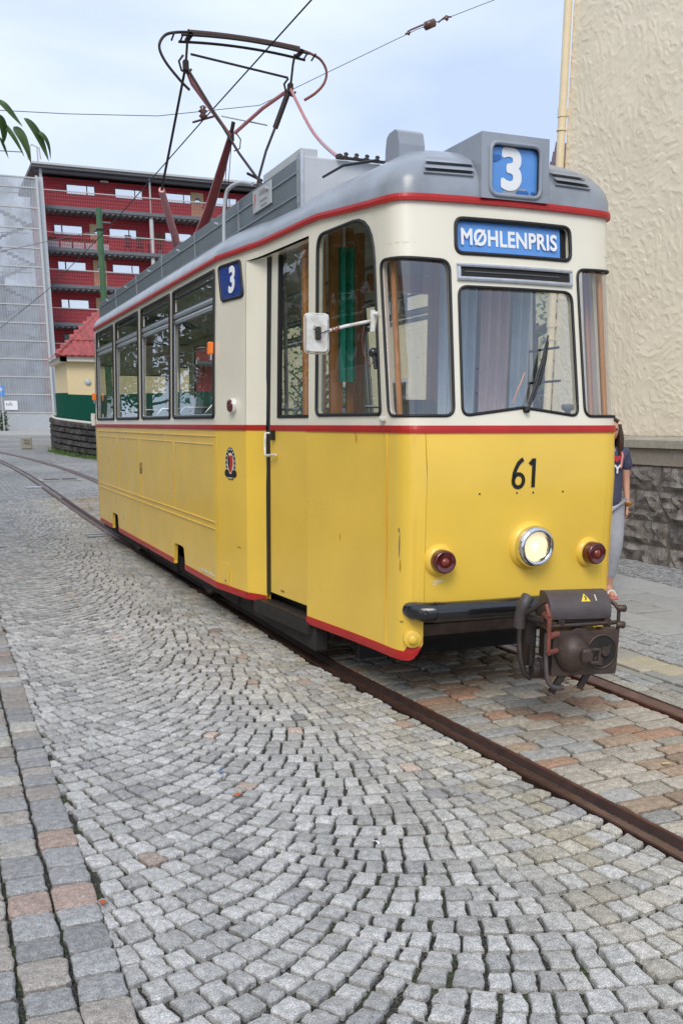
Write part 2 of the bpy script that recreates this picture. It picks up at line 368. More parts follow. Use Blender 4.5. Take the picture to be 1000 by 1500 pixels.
def stone(poly, hi=True, zt=0.0, dome=.004, rnd=.006, depth=.045, jit=.0062):
    """one sett: rounded corners, slightly domed rough top. returns verts, faces"""
    rg = random
    n_ = len(poly)
    tx, ty = rg.uniform(-.022, .022), rg.uniform(-.022, .022)
    cx = sum(p[0] for p in poly) / n_; cy = sum(p[1] for p in poly) / n_
    o = []
    for i in range(n_):
        p, a, c = poly[i], poly[i - 1], poly[(i + 1) % n_]
        if hi:
            for q, w in ((a, 1), (c, 0)):
                dx, dy = q[0] - p[0], q[1] - p[1]; L_ = math.hypot(dx, dy) or 1; r_ = min(rnd * rg.uniform(.55, 1.35), L_ * .3)
                o.append((p[0] + dx / L_ * r_ + rg.uniform(-jit, jit) * .5, p[1] + dy / L_ * r_ + rg.uniform(-jit, jit) * .5))
            dx, dy = c[0] - p[0], c[1] - p[1]
            for fr in (.36, .64): o.append((p[0] + dx * fr + rg.uniform(-jit, jit) * .8, p[1] + dy * fr + rg.uniform(-jit, jit) * .8))
        else: o.append(p)
    k = len(o); z = lambda q, d: zt + d + tx * (q[0] - cx) + ty * (q[1] - cy)
    if hi:
        v = [(q[0], q[1], zt - depth) for q in o] + [(q[0], q[1], z(q, -.007)) for q in o]
        def ins(q, f): return (cx + (q[0] - cx) * f, cy + (q[1] - cy) * f)
        r2 = [ins(q, .925) for q in o]; v += [(q[0], q[1], z(q, -.0015 + rg.uniform(-.0012, .0012))) for q in r2]
        r3 = [ins(q, .45) for q in o]; v += [(q[0], q[1], z(q, dome * .5 + rg.uniform(-.002, .002))) for q in r3]
        v.append((cx, cy, zt + dome * .5))
        f = []
        for rI in range(3):
            for i in range(k): f.append((rI * k + i, rI * k + (i + 1) % k, (rI + 1) * k + (i + 1) % k, (rI + 1) * k + i))
        f += [(3 * k + i, 3 * k + (i + 1) % k, 4 * k) for i in range(k)]
    else:
        v = [(q[0], q[1], zt - depth * .7) for q in o] + [(cx + (q[0] - cx) * .93, cy + (q[1] - cy) * .93, z(q, 0)) for q in o]
        f = [(i, (i + 1) % k, (i + 1) % k + k, i + k) for i in range(k)] + [tuple(range(k, 2 * k))]
    return v, f
def cw_fix(p):
    s_ = sum(p[i][0] * p[(i + 1) % len(p)][1] - p[(i + 1) % len(p)][0] * p[i][1] for i in range(len(p)))
    return p if s_ > 0 else p[::-1]
def mesh_from(vs, fs, cols, name, smooth=False):
    me = bpy.data.meshes.new(name); me.from_pydata(vs, [], fs)
    a = me.color_attributes.new('Col', 'FLOAT_COLOR', 'POINT')
    a.data.foreach_set('color', np.array([c for c in cols], dtype=np.float32).ravel())
    me.polygons.foreach_set('use_smooth', [smooth] * len(fs)); return me
def lay_stones(polys, owner, piece_name, mass_name, colf, matname, near=300, key=None, hi_dist=7.5, mass_label=None, minarea=.0022, **kw):
    """the `near` nearest stones become objects of their own, the rest one mass"""
    key = key or (lambda c: math.hypot(c[0] - .6, c[1] - 1.0))
    items = []
    for p in polys:
        if len(p) < 3 or area(p) < minarea: continue
        c = (sum(q[0] for q in p) / len(p), sum(q[1] for q in p) / len(p)); items.append((key(c), c, cw_fix(p)))
    items.sort(key=lambda t_: t_[0])
    V, F, C = [], [], []
    for i, (d, c, p) in enumerate(items):
        zt = gz(c[1]) + random.uniform(-.0045, .0035)
        v, f = stone(p, hi=(d < hi_dist or i < near), zt=zt, **kw)
        col = (*colf(c), 1)
        if i < near:
            me = mesh_from([(a - c[0], b_ - c[1], z_) for a, b_, z_ in v], f, [col] * len(v), piece_name)
            o = link(me, piece_name, M[matname], owner, (c[0], c[1], 0))
        else:
            k = len(V); V += v; F += [tuple(q + k for q in ff) for ff in f]; C += [col] * len(v)
    if V:
        o = link(mesh_from(V, F, C, mass_name), mass_name, M[matname], owner); stuff(o, mass_label)

def jitp(p, a, sc_=3.0):
    n_ = noise.noise_vector(Vector((p[0] * sc_, p[1] * sc_, 3.3)))
    return (p[0] + n_.x * a + random.uniform(-.004, .004), p[1] + n_.y * a + random.uniform(-.004, .004))
LRX = lambda y: 2.43 if y > 6.2 else (2.43 + (6.2 - y) * .055 if y > 2.9 else 2.6115 + (2.9 - y) * .03)     # centre of the near rail
RRX = lambda y: 3.90
def arc_rows(xc, th0, th1, y0, y1, p=.123, ph=0.0, Rr=1.27):
    out = []
    yb = y0 - .6
    while yb < y1:
        ln = []
        th = th0
        while th < th1 - .02:
            d_ = random.uniform(.078, .114) / Rr
            if th1 - (th + d_) < .045: d_ = th1 - th
            ln.append((th, min(th + d_, th1))); th += d_
        for (a, c) in ln:
            def P(t_, k_):
                x_ = xc + Rr * math.sin(t_); y_ = yb + ph + Rr - Rr * math.cos(t_)
                tt = p * math.cos(t_) * k_
                return (x_ - math.sin(t_) * tt, y_ + math.cos(t_) * tt)
            q = [P(a, 0), P(c, 0), P(c, 1), P(a, 1)]
            if min(t_[1] for t_ in q) < y0 or max(t_[1] for t_ in q) > y1: continue
            q = shrink([jitp(t_, .013) for t_ in q], random.uniform(.0066, .0102))
            out.append(q)
        yb += p
    return out
FIELD0, FIELD1 = .9, 22.3
st = arc_rows(.2, R(2), R(47.0), FIELD0, FIELD1) + arc_rows(2.03, R(-49.0), R(26), FIELD0, FIELD1, ph=.0285)
polys = []
for q in st:
    cy = sum(t_[1] for t_ in q) / 4
    q = clip(q, -1, 0, -.386)
    if len(q) >= 3: q = clip(q, 1, 0, LRX(cy) - .088)
    if len(q) >= 3 and area(q) > .0018: polys.append(q)
GREY = lambda base, w: [base * random.uniform(.86, 1.13)] * 3
def col_left(c):
    k = random.uniform(.76, 1.18); warm = max(0, min(1, (c[0] - 1.5) / .8)) * random.uniform(.2, 1)
    r_, g_, b_ = .440 * k, .432 * k, .418 * k
    r_ += .035 * warm; b_ -= .085 * warm; g_ -= .005 * warm
    if random.random() < .03: r_, g_, b_ = r_ * .72, g_ * .72, b_ * .75
    if random.random() < .008: r_, g_, b_ = r_ * 1.1, g_ * .9, b_ * .8
    return r_, g_, b_
cob = thing('cobbled_paving', 'grey granite cobbles laid in fans between border and near rail', 'paving'); cob['kind'] = 'structure'; del cob['category']
lay_stones(polys, cob, 'cobblestone', 'cobblestones', col_left, 'sett_granite', 300, mass_label='farther grey cobbles laid in fans')

# border rows of larger setts along the left
polys = []
for x0, x1 in ((.236, .391), (.078, .234), (-.08, .076)):
    y = .9 + random.uniform(0, .1)
    while y < 21.5:
        d = random.uniform(.13, .20); polys.append([jitp(t_, .005) for t_ in shrink([(x0, y), (x1, y - .006), (x1, y + d - .006), (x0, y + d)], .0058)]); y += d
def col_border(c):
    k = random.uniform(.8, 1.15); t_ = random.random()
    base = (.315, .312, .31) if t_ < .5 else (.32, .29, .26) if t_ < .80 else (.36, .27, .23) if t_ < .88 else (.40, .38, .34)
    return [q * k for q in base]
bor = thing('border_paving', 'rows of large grey and reddish setts along the left', 'paving'); bor['kind'] = 'structure'; del bor['category']
lay_stones(polys, bor, 'border_stone', 'border_stones', col_border, 'sett_granite', 150, rnd=.014, dome=.006, mass_label='farther border setts')
# the same paving goes on to the left of the border, out of the frame
polys = []; y = .5
while y < 12:
    x_ = -4.2
    while x_ < -.12:
        w_ = random.uniform(.12, .17); polys.append([jitp(t_, .006) for t_ in shrink([(x_, y), (x_ + w_, y), (x_ + w_, y + .13), (x_, y + .13)], .008)]); x_ += w_
    y += .13
oth = thing('verge_paving', 'straight rows of setts left of the border', 'paving'); oth['kind'] = 'structure'; del oth['category']
lay_stones(polys, oth, 'verge_stone', 'verge_stones', col_left, 'sett_granite', 0, hi_dist=0, mass_label='straight rows of setts left of the border')

# between the rails: brown, worn, larger setts in straight rows
polys = []; y = 1.6; ri = 0
while y < 22:
    d = random.uniform(.112, .150); x0 = LRX(y) + .085; x1 = RRX(y) - .08; x_ = x0
    if True:
        while x_ < x1 - .01:
            w_ = random.uniform(.15, .29)
            if x1 - (x_ + w_) < .09: w_ = x1 - x_
            f_ = lambda xx: y + (xx - x0) * .07
            q = [(x_, f_(x_)), (x_ + w_, f_(x_ + w_)), (x_ + w_, f_(x_ + w_) + d), (x_, f_(x_) + d)]
            polys.append([jitp(t_, .014) for t_ in shrink(q, random.uniform(.006, .0095))]); x_ += w_
    y += d
def col_track(c):
    k = random.uniform(.78, 1.18); t_ = random.random()
    base = (.34, .25, .175) if t_ < .26 else (.42, .37, .30) if t_ < .72 else (.36, .345, .315) if t_ < .93 else (.37, .23, .155)
    return [q * k for q in base]
tb = thing('track_paving', 'brown worn setts in rows between the two rails', 'paving'); tb['kind'] = 'structure'; del tb['category']
lay_stones(polys, tb, 'paving_stone', 'paving_stones', col_track, 'sett_granite', 280, key=lambda c: math.hypot(c[0] - 1.5, c[1] - 1.5), rnd=.010, dome=.010, jit=.009, mass_label='farther brown setts between the rails')

# right of the rails: narrow setts, flush kerb strip, warm blocks, grey setts, slabs, mosaic
polys = []
for (xa, xb, dl) in ((3.99, 4.115, .15), (4.115, 4.235, .13)):
    y = 2.2
    while y < 18:
        d = random.uniform(dl * .7, dl * 1.2); polys.append([jitp(t_, .006) for t_ in shrink([(xa, y), (xb, y + .01), (xb, y + d + .01), (xa, y + d)], .006)]); y += d
nA = len(polys)
x_ = 4.72
while x_ < 5.27:
    y = 2.2
    xb = min(x_ + .112, 5.28)
    while y < 18:
        d = random.uniform(.09, .15); polys.append([jitp(t_, .012) for t_ in shrink([(x_, y), (xb, y + .03), (xb, y + d + .03), (x_, y + d)], .006)]); y += d
    x_ += .112
def col_right(c):
    k = random.uniform(.84, 1.13)
    base = (.38, .355, .30) if c[0] < 4.3 and random.random() < .6 else (.37, .375, .37)
    return [q * k for q in base]
rs = thing('sidewalk_setts', 'small grey setts between the far rail and the pavement slabs', 'paving'); rs['kind'] = 'structure'; del rs['category']
lay_stones(polys, rs, 'cobblestone', 'cobblestones', col_right, 'sett_granite', 220, key=lambda c: math.hypot(c[0] - 4.6, c[1] - 4.2), mass_label='farther small setts beside the far rail')
polys = []
for (xa, xb, lo, hi_) in ((4.25, 4.33, .5, .95), (4.345, 4.45, .3, .55), (4.46, 4.705, .18, .32)):
    y = 2.1
    while y < 18:
        d = random.uniform(lo, hi_); polys.append([jitp(t_, .003) for t_ in shrink([(xa, y), (xb, y), (xb, y + d), (xa, y + d)], .005)]); y += d
def col_kerb(c):
    k = random.uniform(.9, 1.1)
    return [q * k for q in ((.31, .31, .29) if c[0] < 4.4 else random.choice([(.44, .39, .28), (.36, .35, .31), (.45, .41, .33)]))]
ks = thing('kerb_strip', 'flush granite strip and warm blocks beside the far rail', 'kerb'); ks['kind'] = 'structure'; del ks['category']
lay_stones(polys, ks, 'kerb_stone', 'kerb_stones', col_kerb, 'slab_granite', 120, key=lambda c: abs(c[1] - 4.9), rnd=.014, dome=.004)

pv = thing('pavement', 'pavement of pale grey slabs beside the building', 'pavement'); pv['kind'] = 'structure'; del pv['category']
polys = []
for i, (xa, xb) in enumerate(((5.285, 5.685), (5.685, 6.105), (6.105, 6.535), (6.535, 7.055))):
    y = 1.0 + (i % 2) * .28
    while y < 20:
        d = .565; polys.append(shrink([(xa, y), (xb, y), (xb, y + d), (xa, y + d)], .0085)); y += d
lay_stones(polys, pv, 'paving_slab', 'paving_slabs', lambda c: (lambda v: (v, v, v * .965))(random.uniform(.345, .395)), 'slab_granite', 140, key=lambda c: abs(c[1] - 6), rnd=.005, dome=.0006, jit=.0006, depth=.04)
polys = []; x_ = 7.06
while x_ < 7.93:
    y = 3
    while y < 16:
        d = random.uniform(.05, .075); polys.append([jitp(t_, .012, 9) for t_ in shrink([(x_, y), (x_ + .062, y), (x_ + .062, y + d), (x_, y + d)], .005)]); y += d
    x_ += .062
lay_stones(polys, pv, 'mosaic_sett', 'mosaic_setts', lambda c: [random.uniform(.26, .46)] * 3, 'sett_granite', 0, hi_dist=0, minarea=.0008, mass_label='strip of tiny mosaic setts along the wall')

# ---------------------------------------------------------------- rails
def rail_path(fx, ys_): return [(fx(y_), y_) for y_ in ys_]
def far_left(y_):
    return LRX(y_) - (0 if y_ < 26 else ((y_ - 26) ** 2) * .0022)
def far_right(y_):
    return RRX(y_) - (0 if y_ < 26 else ((y_ - 26) ** 2) * .0040)
RY = [-3, 0, 1, 1.6] + lin(2.0, 7, 12) + [8, 10, 12, 14] + lin(16, 62, 24)
def rail(fx, s_, label):
    """grooved tram rail: running head, groove, guard lip; s_=+1 when the head is on the outer (left) side"""
    t_ = thing('tram_rail', label, 'rail', group='tram rails set in the street')
    prof = {'outer_lip': ('rail_edge', [(-.080, -.05), (-.080, .002), (-.077, .005), (-.068, .005), (-.064, .000)]),
            'running_surface': ('rail_worn', [(-.064, .000), (-.055, -.004), (-.03, -.007), (-.004, -.010), (.004, -.014)]),
            'rail_groove': ('rail_dark', [(.004, -.014), (.010, -.034), (.024, -.036)]),
            'rail_web': ('rail_edge', [(.024, -.036), (.034, -.022), (.048, -.004), (.054, .004)]),
            'guard_lip': ('rail_rust', [(.054, .004), (.060, .008), (.070, .007), (.074, -.05)])}
    for nm, (mm, pr) in prof.items():
        q = MB(); q.grid(lambda i, j: (fx(RY[int(i)]) + pr[int(j)][0] * s_ * (1 if RY[int(i)] < 16 else 1.35), RY[int(i)], gz(RY[int(i)]) + pr[int(j)][1] + (0 if RY[int(i)] < 20 else .012)), range(len(RY)), range(len(pr)), smooth=False)
        q.build(nm, M[mm], t_)
    return t_
rail(far_left, 1, 'near rusty grooved tram rail passing under the door side of the tram')
rail(far_right, -1, 'far rusty tram rail emerging beneath the coupler')
# check bars and drain boxes across the track, a manhole plate
for (y_, w_) in ((15.02, .34), (25.1, .4)):
    t_ = thing('rail_drain_box', 'pale iron drain box clamped across the rail ' + ('beside the rear of the tram' if y_ < 20 else 'far behind the tram'), 'drain box', (2.18, y_, gz(y_)))
    for k in (-1, 1):
        MB().box((-.02, k * .13, .012), (w_, .09, .03), bev=.008).build('clamp_bar', M['aluminium'], t_)
    MB().box((-.02, 0, .006), (w_ * .7, .16, .016)).build('box_lid', M['underframe'], t_)
t_ = thing('manhole_cover', 'dark iron manhole plate between the rails behind the tram', 'manhole cover', (3.05, 27.6, gz(27.6)))
MB().box((0, 0, .004), (1.05, .9, .02), bev=.005).build('frame', M['mortar'], t_)
MB().box((-.2, 0, .018), (.42, .5, .016), bev=.004).build('iron_lid', M['rail_rust'], t_)
MB().box((.26, 0, .018), (.4, .5, .016), bev=.004).build('iron_lid', M['dark_steel'], t_)
# ================================================================ TRAM
tram = thing('tram', 'yellow and cream vintage tram numbered 61 with a 3 on its roof', 'tram', (3.13, 11, 0))
TX, TY = 3.13, 11
def T(p): return (p[0] - TX, p[1] - TY, p[2])
class TB(MB):
    def build(s, name, m, parent=None, fix=True, label=None, merge=False):
        """world coordinates in, tram coordinates out"""
        s.v = [T(p) for p in s.v]
        return MB.build(s, name, m, parent if parent is not None else tram, fix, label, merge)
# plan outline: (half width, distance), from the middle of the front to the middle of the rear
HP = [(0,4.86),(.25,4.868),(.45,4.885),(.58,4.90),(.66,4.92),(.70,4.95),(.727,5.01),(.74,5.12),(.748,5.25),(.79,5.66),(.855,6.18),(.90,6.70),(.932,7.13),(.96,7.31),(1.04,7.87),
      (1.04,14.19),(.94,14.60),(.90,14.93),(.83,15.88),(.785,16.40),(.748,16.81),(.74,16.94),(.727,17.05),(.70,17.11),(.66,17.14),(.58,17.16),(.45,17.175),(.25,17.192),(0,17.2)]
HP = [(w_, y_ if y_ < 14.2 else 14.19 + (y_ - 14.19) * .62) for w_, y_ in HP]     # the rear platform is short
def dense(pts):
    out = []; n = len(pts)
    for i in range(n - 1):
        p0 = pts[i - 1] if i > 0 else (-pts[1][0], pts[1][1]); p1 = pts[i]; p2 = pts[i + 1]; p3 = pts[i + 2] if i + 2 < n else (-pts[-2][0], pts[-2][1])
        if 9 <= i <= 18: out.append(p1); continue
        for k in range(8):
            t = k / 8
            out.append(tuple(.5 * ((2 * p1[j]) + (-p0[j] + p2[j]) * t + (2 * p0[j] - 5 * p1[j] + 4 * p2[j] - p3[j]) * t * t + (-p0[j] + 3 * p1[j] - 3 * p2[j] + p3[j]) * t ** 3) for j in (0, 1)))
    out.append(pts[-1]); return out
PL = dense(HP); SL = [0]
for i in range(1, len(PL)): SL.append(SL[-1] + math.hypot(PL[i][0] - PL[i - 1][0], PL[i][1] - PL[i - 1][1]))
SEND = SL[-1]
def _pt(q):
    m_ = 1
    if q < 0: q = -q; m_ = -1
    if q > SEND: q = 2 * SEND - q; m_ = -1
    i = min(max(bisect.bisect_right(SL, q) - 1, 0), len(PL) - 2); t = (q - SL[i]) / (SL[i + 1] - SL[i])
    return (m_ * (PL[i][0] + t * (PL[i + 1][0] - PL[i][0])), PL[i][1] + t * (PL[i + 1][1] - PL[i][1]))
def plan(s):
    sg = 1 if s >= 0 else -1; s = abs(s); w, y = _pt(s)
    a = _pt(s - .02); b_ = _pt(s + .02)
    tx, ty = b_[0] - a[0], b_[1] - a[1]; l_ = math.hypot(tx, ty) or 1
    return sg * w, y, sg * ty / l_, -tx / l_
def side_lean(z): return .02 * max(0, (z - .3)) / 1.35 if z < 1.65 else .02 + .07 * (z - 1.65) / 1.23
def front_rake(z): return 0 if z < 1.57 else (z - 1.57) if z < 1.60 else .03 + .155 * (z - 1.60) / .9 if z < 2.5 else .185 + .05 * (z - 2.5) / .35
def sm(t): t = max(0, min(1, t)); return t * t * (3 - 2 * t)
def S(s, z, off=0.0):
    w, y, nw, ny = plan(s); sg = 1 if w >= 0 else -1
    gf_ = sm((7.2 - y) / 2.05); gr = sm((y - 14.3) / 1.6)
    w2 = w - sg * side_lean(z) * sm((abs(w) - .45) / .28) * (1 - .8 * max(gf_, gr))
    return (TX - (w2 + off * nw), y + front_rake(z) * (gf_ - gr) + off * ny, z)
def Sn(s, z):
    """outward normal at s (world)"""
    a = Vector(S(s, z)); return (Vector(S(s, z, .01)) - a).normalized()
def zgut(s):
    s = abs(s); s = min(s, 2 * SEND - s if s > SEND else s); e = min(s, SEND - s if SEND - s > 0 else 0)
    if e > 1.7: return 2.88
    if e < .8: return 2.825
    return 2.825 + .055 * (e - .8) / .9
def frame_at(s, z, off=0.0):
    """4x4: x along the body (to the viewer's right), y up, z outward"""
    o = Vector(S(s, z, off)); n_ = Sn(s, z); up = (Vector(S(s, z + .02, off)) - Vector(S(s, z - .02, off))).normalized()
    x_ = up.cross(n_).normalized(); n2 = x_.cross(up)
    m_ = Matrix((x_, up, n2)).transposed().to_4x4(); m_.translation = o; return m_
def TF(s, z, off=0.0):
    return Matrix.Translation((-TX, -TY, 0)) @ frame_at(s, z, off)
TH = .035
def sheet(name, m, s0, s1, z0, z1, off=0.0, th=TH, ds=.06, nz=3, parent=None, label=None, build=True, mb=None, ends=True):
    """a piece of body skin with thickness; z0, z1 may be functions of s"""
    q = mb or TB(); n_ = max(2, int(abs(s1 - s0) / ds)); ss = lin(s0, s1, n_)
    f0 = z0 if callable(z0) else (lambda s_: z0); f1 = z1 if callable(z1) else (lambda s_: z1)
    kk = range(nz + 1)
    for o_, fl in ((off, False), (off - th, True)):
        q.grid(lambda a, k: S(a, f0(a) + (f1(a) - f0(a)) * k / nz, o_), ss, kk, True, fl)
    for a in ((0, 1) if ends else ()):                                     # rims
        zf = f1 if a else f0
        q.grid(lambda u, k: S(u, zf(u), off - th * k), ss, [0, 1], False)
    if ends:
        for u in (s0, s1): q.grid(lambda k, j: S(u, f0(u) + (f1(u) - f0(u)) * k / nz, off - th * j), list(kk), [0, 1], False)
    if not build: return q
    return q.build(name, m, parent, label=label)
def rquad(c, rad, n=6, nside=8):
    """rounded quad; c: corners bl, br, tr, tl in (s, z); rad: a radius for each"""
    out = []
    for i in range(4):
        p = Vector(c[i]); a = Vector(c[i - 1]); b_ = Vector(c[(i + 1) % 4]); r_ = rad[i] if isinstance(rad, (list, tuple)) else rad
        u = (a - p).normalized(); v = (b_ - p).normalized(); la, lb = r_, r_
        p0 = p + u * la; p2 = p + v * lb
        for k in range(n + 1):
            t = k / n; out.append(tuple(p0 * (1 - t) ** 2 + p * 2 * t * (1 - t) * .85 / 1 + p2 * t * t + p * (2 * t * (1 - t) * .15)))
        nxt = Vector(c[(i + 1) % 4]); rn = rad[(i + 1) % 4] if isinstance(rad, (list, tuple)) else rad
        q0 = p2; q1 = nxt + (p - nxt).normalized() * rn
        for k in range(1, nside): out.append(tuple(q0 + (q1 - q0) * k / nside))
    return out
def outer_match(hole, quad):
    """for each hole point a point of the quad's outline on the ray from the centre, corners included"""
    cx = sum(p[0] for p in hole) / len(hole); cz = sum(p[1] for p in hole) / len(hole); out = []
    for p in hole:
        dx, dz = p[0] - cx, p[1] - cz; best = None
        for i in range(4):
            a, b_ = quad[i], quad[(i + 1) % 4]; ex, ez = b_[0] - a[0], b_[1] - a[1]
            den = dx * ez - dz * ex
            if abs(den) < 1e-12: continue
            t = ((a[0] - cx) * ez - (a[1] - cz) * ex) / den; u = ((a[0] - cx) * dz - (a[1] - cz) * dx) / den
            if t > 0 and -1e-6 <= u <= 1 + 1e-6 and (best is None or t < best): best = t
        out.append((cx + dx * best, cz + dz * best))
    for c in quad:
        i = min(range(len(out)), key=lambda k: (out[k][0] - c[0]) ** 2 + (out[k][1] - c[1]) ** 2); out[i] = tuple(c)
    return out
def cell(mb, quad, hole, off=0.0, th=TH):
    o = outer_match(hole, quad); n_ = len(hole)
    def ring(pts, f): return [S(p[0], p[1], f) for p in pts]
    mid = [((a[0] + b_[0]) / 2, (a[1] + b_[1]) / 2) for a, b_ in zip(o, hole)]
    rings = [ring(o, off), ring(mid, off), ring(hole, off), ring(hole, off - th), ring(mid, off - th), ring(o, off - th)]
    v = [p for r_ in rings for p in r_]
    for k in range(5):
        fs = [(k * n_ + i, k * n_ + (i + 1) % n_, (k + 1) * n_ + (i + 1) % n_, (k + 1) * n_ + i) for i in range(n_)]
        mb.add(v, fs, k != 2)
def seal(name, hole, mb=None, off=.006, w=.016, m='rubber', inner=.012, parent=None, label=None):
    """rubber profile round a hole: tube on the skin"""
    q = mb or TB(); pts = [S(p[0], p[1], off - .004) for p in hole]
    ded = [pts[0]]
    for p in pts[1:]:
        if (Vector(p) - Vector(ded[-1])).length > .004: ded.append(p)
    if (Vector(ded[0]) - Vector(ded[-1])).length < .004: ded.pop()
    q.tube(ded, w, 6, closed=True)
    return q.build(name, M[m], parent, label=label)
def pane(name, hole, mname, off=-.012, parent=None):
    cx = sum(p[0] for p in hole) / len(hole); cz = sum(p[1] for p in hole) / len(hole); q = TB(); n_ = len(hole)
    v = []
    K = 6
    for k in range(K):
        f = 1 - k / K; v += [S(cx + (p[0] - cx) * f, cz + (p[1] - cz) * f, off) for p in hole]
    v.append(S(cx, cz, off))
    fs = [(k * n_ + i, k * n_ + (i + 1) % n_, (k + 1) * n_ + (i + 1) % n_, (k + 1) * n_ + i) for k in range(K - 1) for i in range(n_)]
    fs += [((K - 1) * n_ + i, (K - 1) * n_ + (i + 1) % n_, K * n_) for i in range(n_)]
    q.add(v, fs, True); return q.build(name, M[mname], parent)
BZ = 1.637                                       # underside of the cream body
def sh(z): return .075 * (z - 1.65) / 1.2        # the window pillars lean a little with height
PIL = lambda z: .918 - .006 * (z - 1.64)
# ---- cream upper body
up = TB()
ZT = lambda s_: zgut(s_)
H_ws = rquad([(-.385, 1.69), (.385, 1.69), (.370, 2.380), (-.370, 2.380)], [.05, .05, .055, .055], nside=10)
H_ws = [(p[0], p[1] + (.047 * (1 - abs(p[0]) / .385) if p[1] < 1.75 and abs(p[0]) < .385 else 0)) for p in H_ws]
H_sign = rquad([(-.372, 2.555), (.377, 2.555), (.373, 2.735), (-.369, 2.735)], .045)
for sg in (1, -1):
    pass
cell(up, [(-.41, BZ), (.41, BZ), (.41, 2.405), (-.41, 2.405)], H_ws)
sheet('x', None, -.41, .41, 2.405, 2.515, build=False, mb=up, nz=1, ends=False)
cell(up, [(-.41, 2.515), (.41, 2.515), (.41, 2.79), (-.41, 2.79)], H_sign)
sheet('x', None, -.41, .41, 2.79, ZT, build=False, mb=up, nz=1, ends=False)
H_cw = rquad([(.437, 1.69), (.870, 1.69), (.879, 2.526), (.418, 2.512)], [.055, .055, .055, .055])
H_sw = rquad([(.968, 1.70), (1.805, 1.70), (1.738, 2.780), (.945, 2.785)], [.03, .05, .10, .26])
def mirror(h): return [(-p[0], p[1]) for p in h][::-1]
def mirq(q): return [(-q[1][0], q[1][1]), (-q[0][0], q[0][1]), (-q[3][0], q[3][1]), (-q[2][0], q[2][1])]
q_cw = [(.41, BZ), (PIL(BZ), BZ), (PIL(2.60), 2.60), (.41, 2.60)]
q_sw = [(PIL(BZ), BZ), (1.925, BZ), (1.895, 2.83), (PIL(2.83), 2.83)]
WINS = [(3.655, 5.10), (5.245, 6.61), (6.805, 8.20), (8.40, 9.72)]
BND = [3.60, 5.172, 6.708, 8.30, 9.80]
H_side = [rquad([(a, 1.70), (b_, 1.70), (b_ + sh(2.81), 2.81), (a + sh(2.81), 2.81)], .035) for a, b_ in WINS]
q_side = [[(BND[i], BZ), (BND[i + 1], BZ), (BND[i + 1] + sh(2.83), 2.83), (BND[i] + sh(2.83), 2.83)] for i in range(4)]
for sg in (1, -1):
    f = (lambda h: h) if sg == 1 else mirror; fq = (lambda h: h) if sg == 1 else mirq
    cell(up, fq(q_cw), f(H_cw)); cell(up, fq(q_sw), f(H_sw))
    a = .41 * sg; 
    sheet('x', None, sg * .41, sg * PIL(2.6), 2.60, 2.83 if False else (lambda s_: zgut(s_)), build=False, mb=up, nz=2, ends=False, ds=.03)
    sheet('x', None, sg * PIL(2.83), sg * 1.895, 2.83, ZT, build=False, mb=up, nz=1, ends=False)
    for i in range(4): cell(up, fq(q_side[i]), f(H_side[i]))
    sheet('x', None, sg * (BND[0] + sh(2.83)), sg * (BND[4] + sh(2.83)), 2.83, ZT, build=False, mb=up, nz=1, ends=False, ds=.3)
    # panel between door recess and first window (slanted rear edge)
    e1 = 3.06 if sg == 1 else 1.925
    le = sh(2.83) if sg == 1 else -.03
    for o_ in (0, -TH):
        up.grid(lambda j, k: S(sg * (e1 + le * k + (BND[0] + sh(2.83) * k - e1 - le * k) * j), BZ + (2.83 - BZ) * k, o_), lin(0, 1, 16), lin(0, 1, 6), True)
        e2 = e1 + le
        up.grid(lambda j, k: S(sg * (e2 + (BND[0] + sh(2.83) - e2) * j), 2.83 + (zgut(3) - 2.83) * k, o_), lin(0, 1, 10), [0, 1], True)
    # rear platform: two windows and solid corners
    rb = [9.80, 11.25, 12.45, SEND - .42]
    H1 = rquad([(10.04, 1.70), (SEND - 1.05, 1.70), (SEND - 1.04, 2.79), (10.06, 2.79)], .05)
    cell(up, fq([(9.80, BZ), (SEND - .918, BZ), (SEND - .911, 2.83), (9.80 + sh(2.83), 2.83)]), f(H1))
    H3 = rquad([(SEND - .87, 1.70), (SEND - .437, 1.70), (SEND - .42, 2.51), (SEND - .875, 2.51)], .05)
    cell(up, fq([(SEND - .918, BZ), (SEND - .41, BZ), (SEND - .41, 2.6), (SEND - .912, 2.6)]), f(H3))
    sheet('x', None, sg * (SEND - .912), sg * (SEND - .41), 2.60, ZT, build=False, mb=up, nz=1, ends=False, ds=.03)
    sheet('x', None, sg * 9.86, sg * (SEND - .912), 2.83, ZT, build=False, mb=up, nz=1, ends=False)
    for h_, nm in ((H1, 'rear'), (H3, 'rear')):
        o = seal('window_seal', f(h_)); pane('glass', f(h_), 'window_glass', parent=o)
H_rw = rquad([(SEND - .385, 1.69), (SEND + .385, 1.69), (SEND + .385, 2.38), (SEND - .385, 2.38)], .05)
cell(up, [(SEND - .41, BZ), (SEND + .41, BZ), (SEND + .41, 2.6), (SEND - .41, 2.6)], H_rw)
sheet('x', None, SEND - .41, SEND + .41, 2.60, 2.825, build=False, mb=up, nz=1, ends=False)
o = seal('window_seal', H_rw); pane('glass', H_rw, 'window_glass', parent=o)
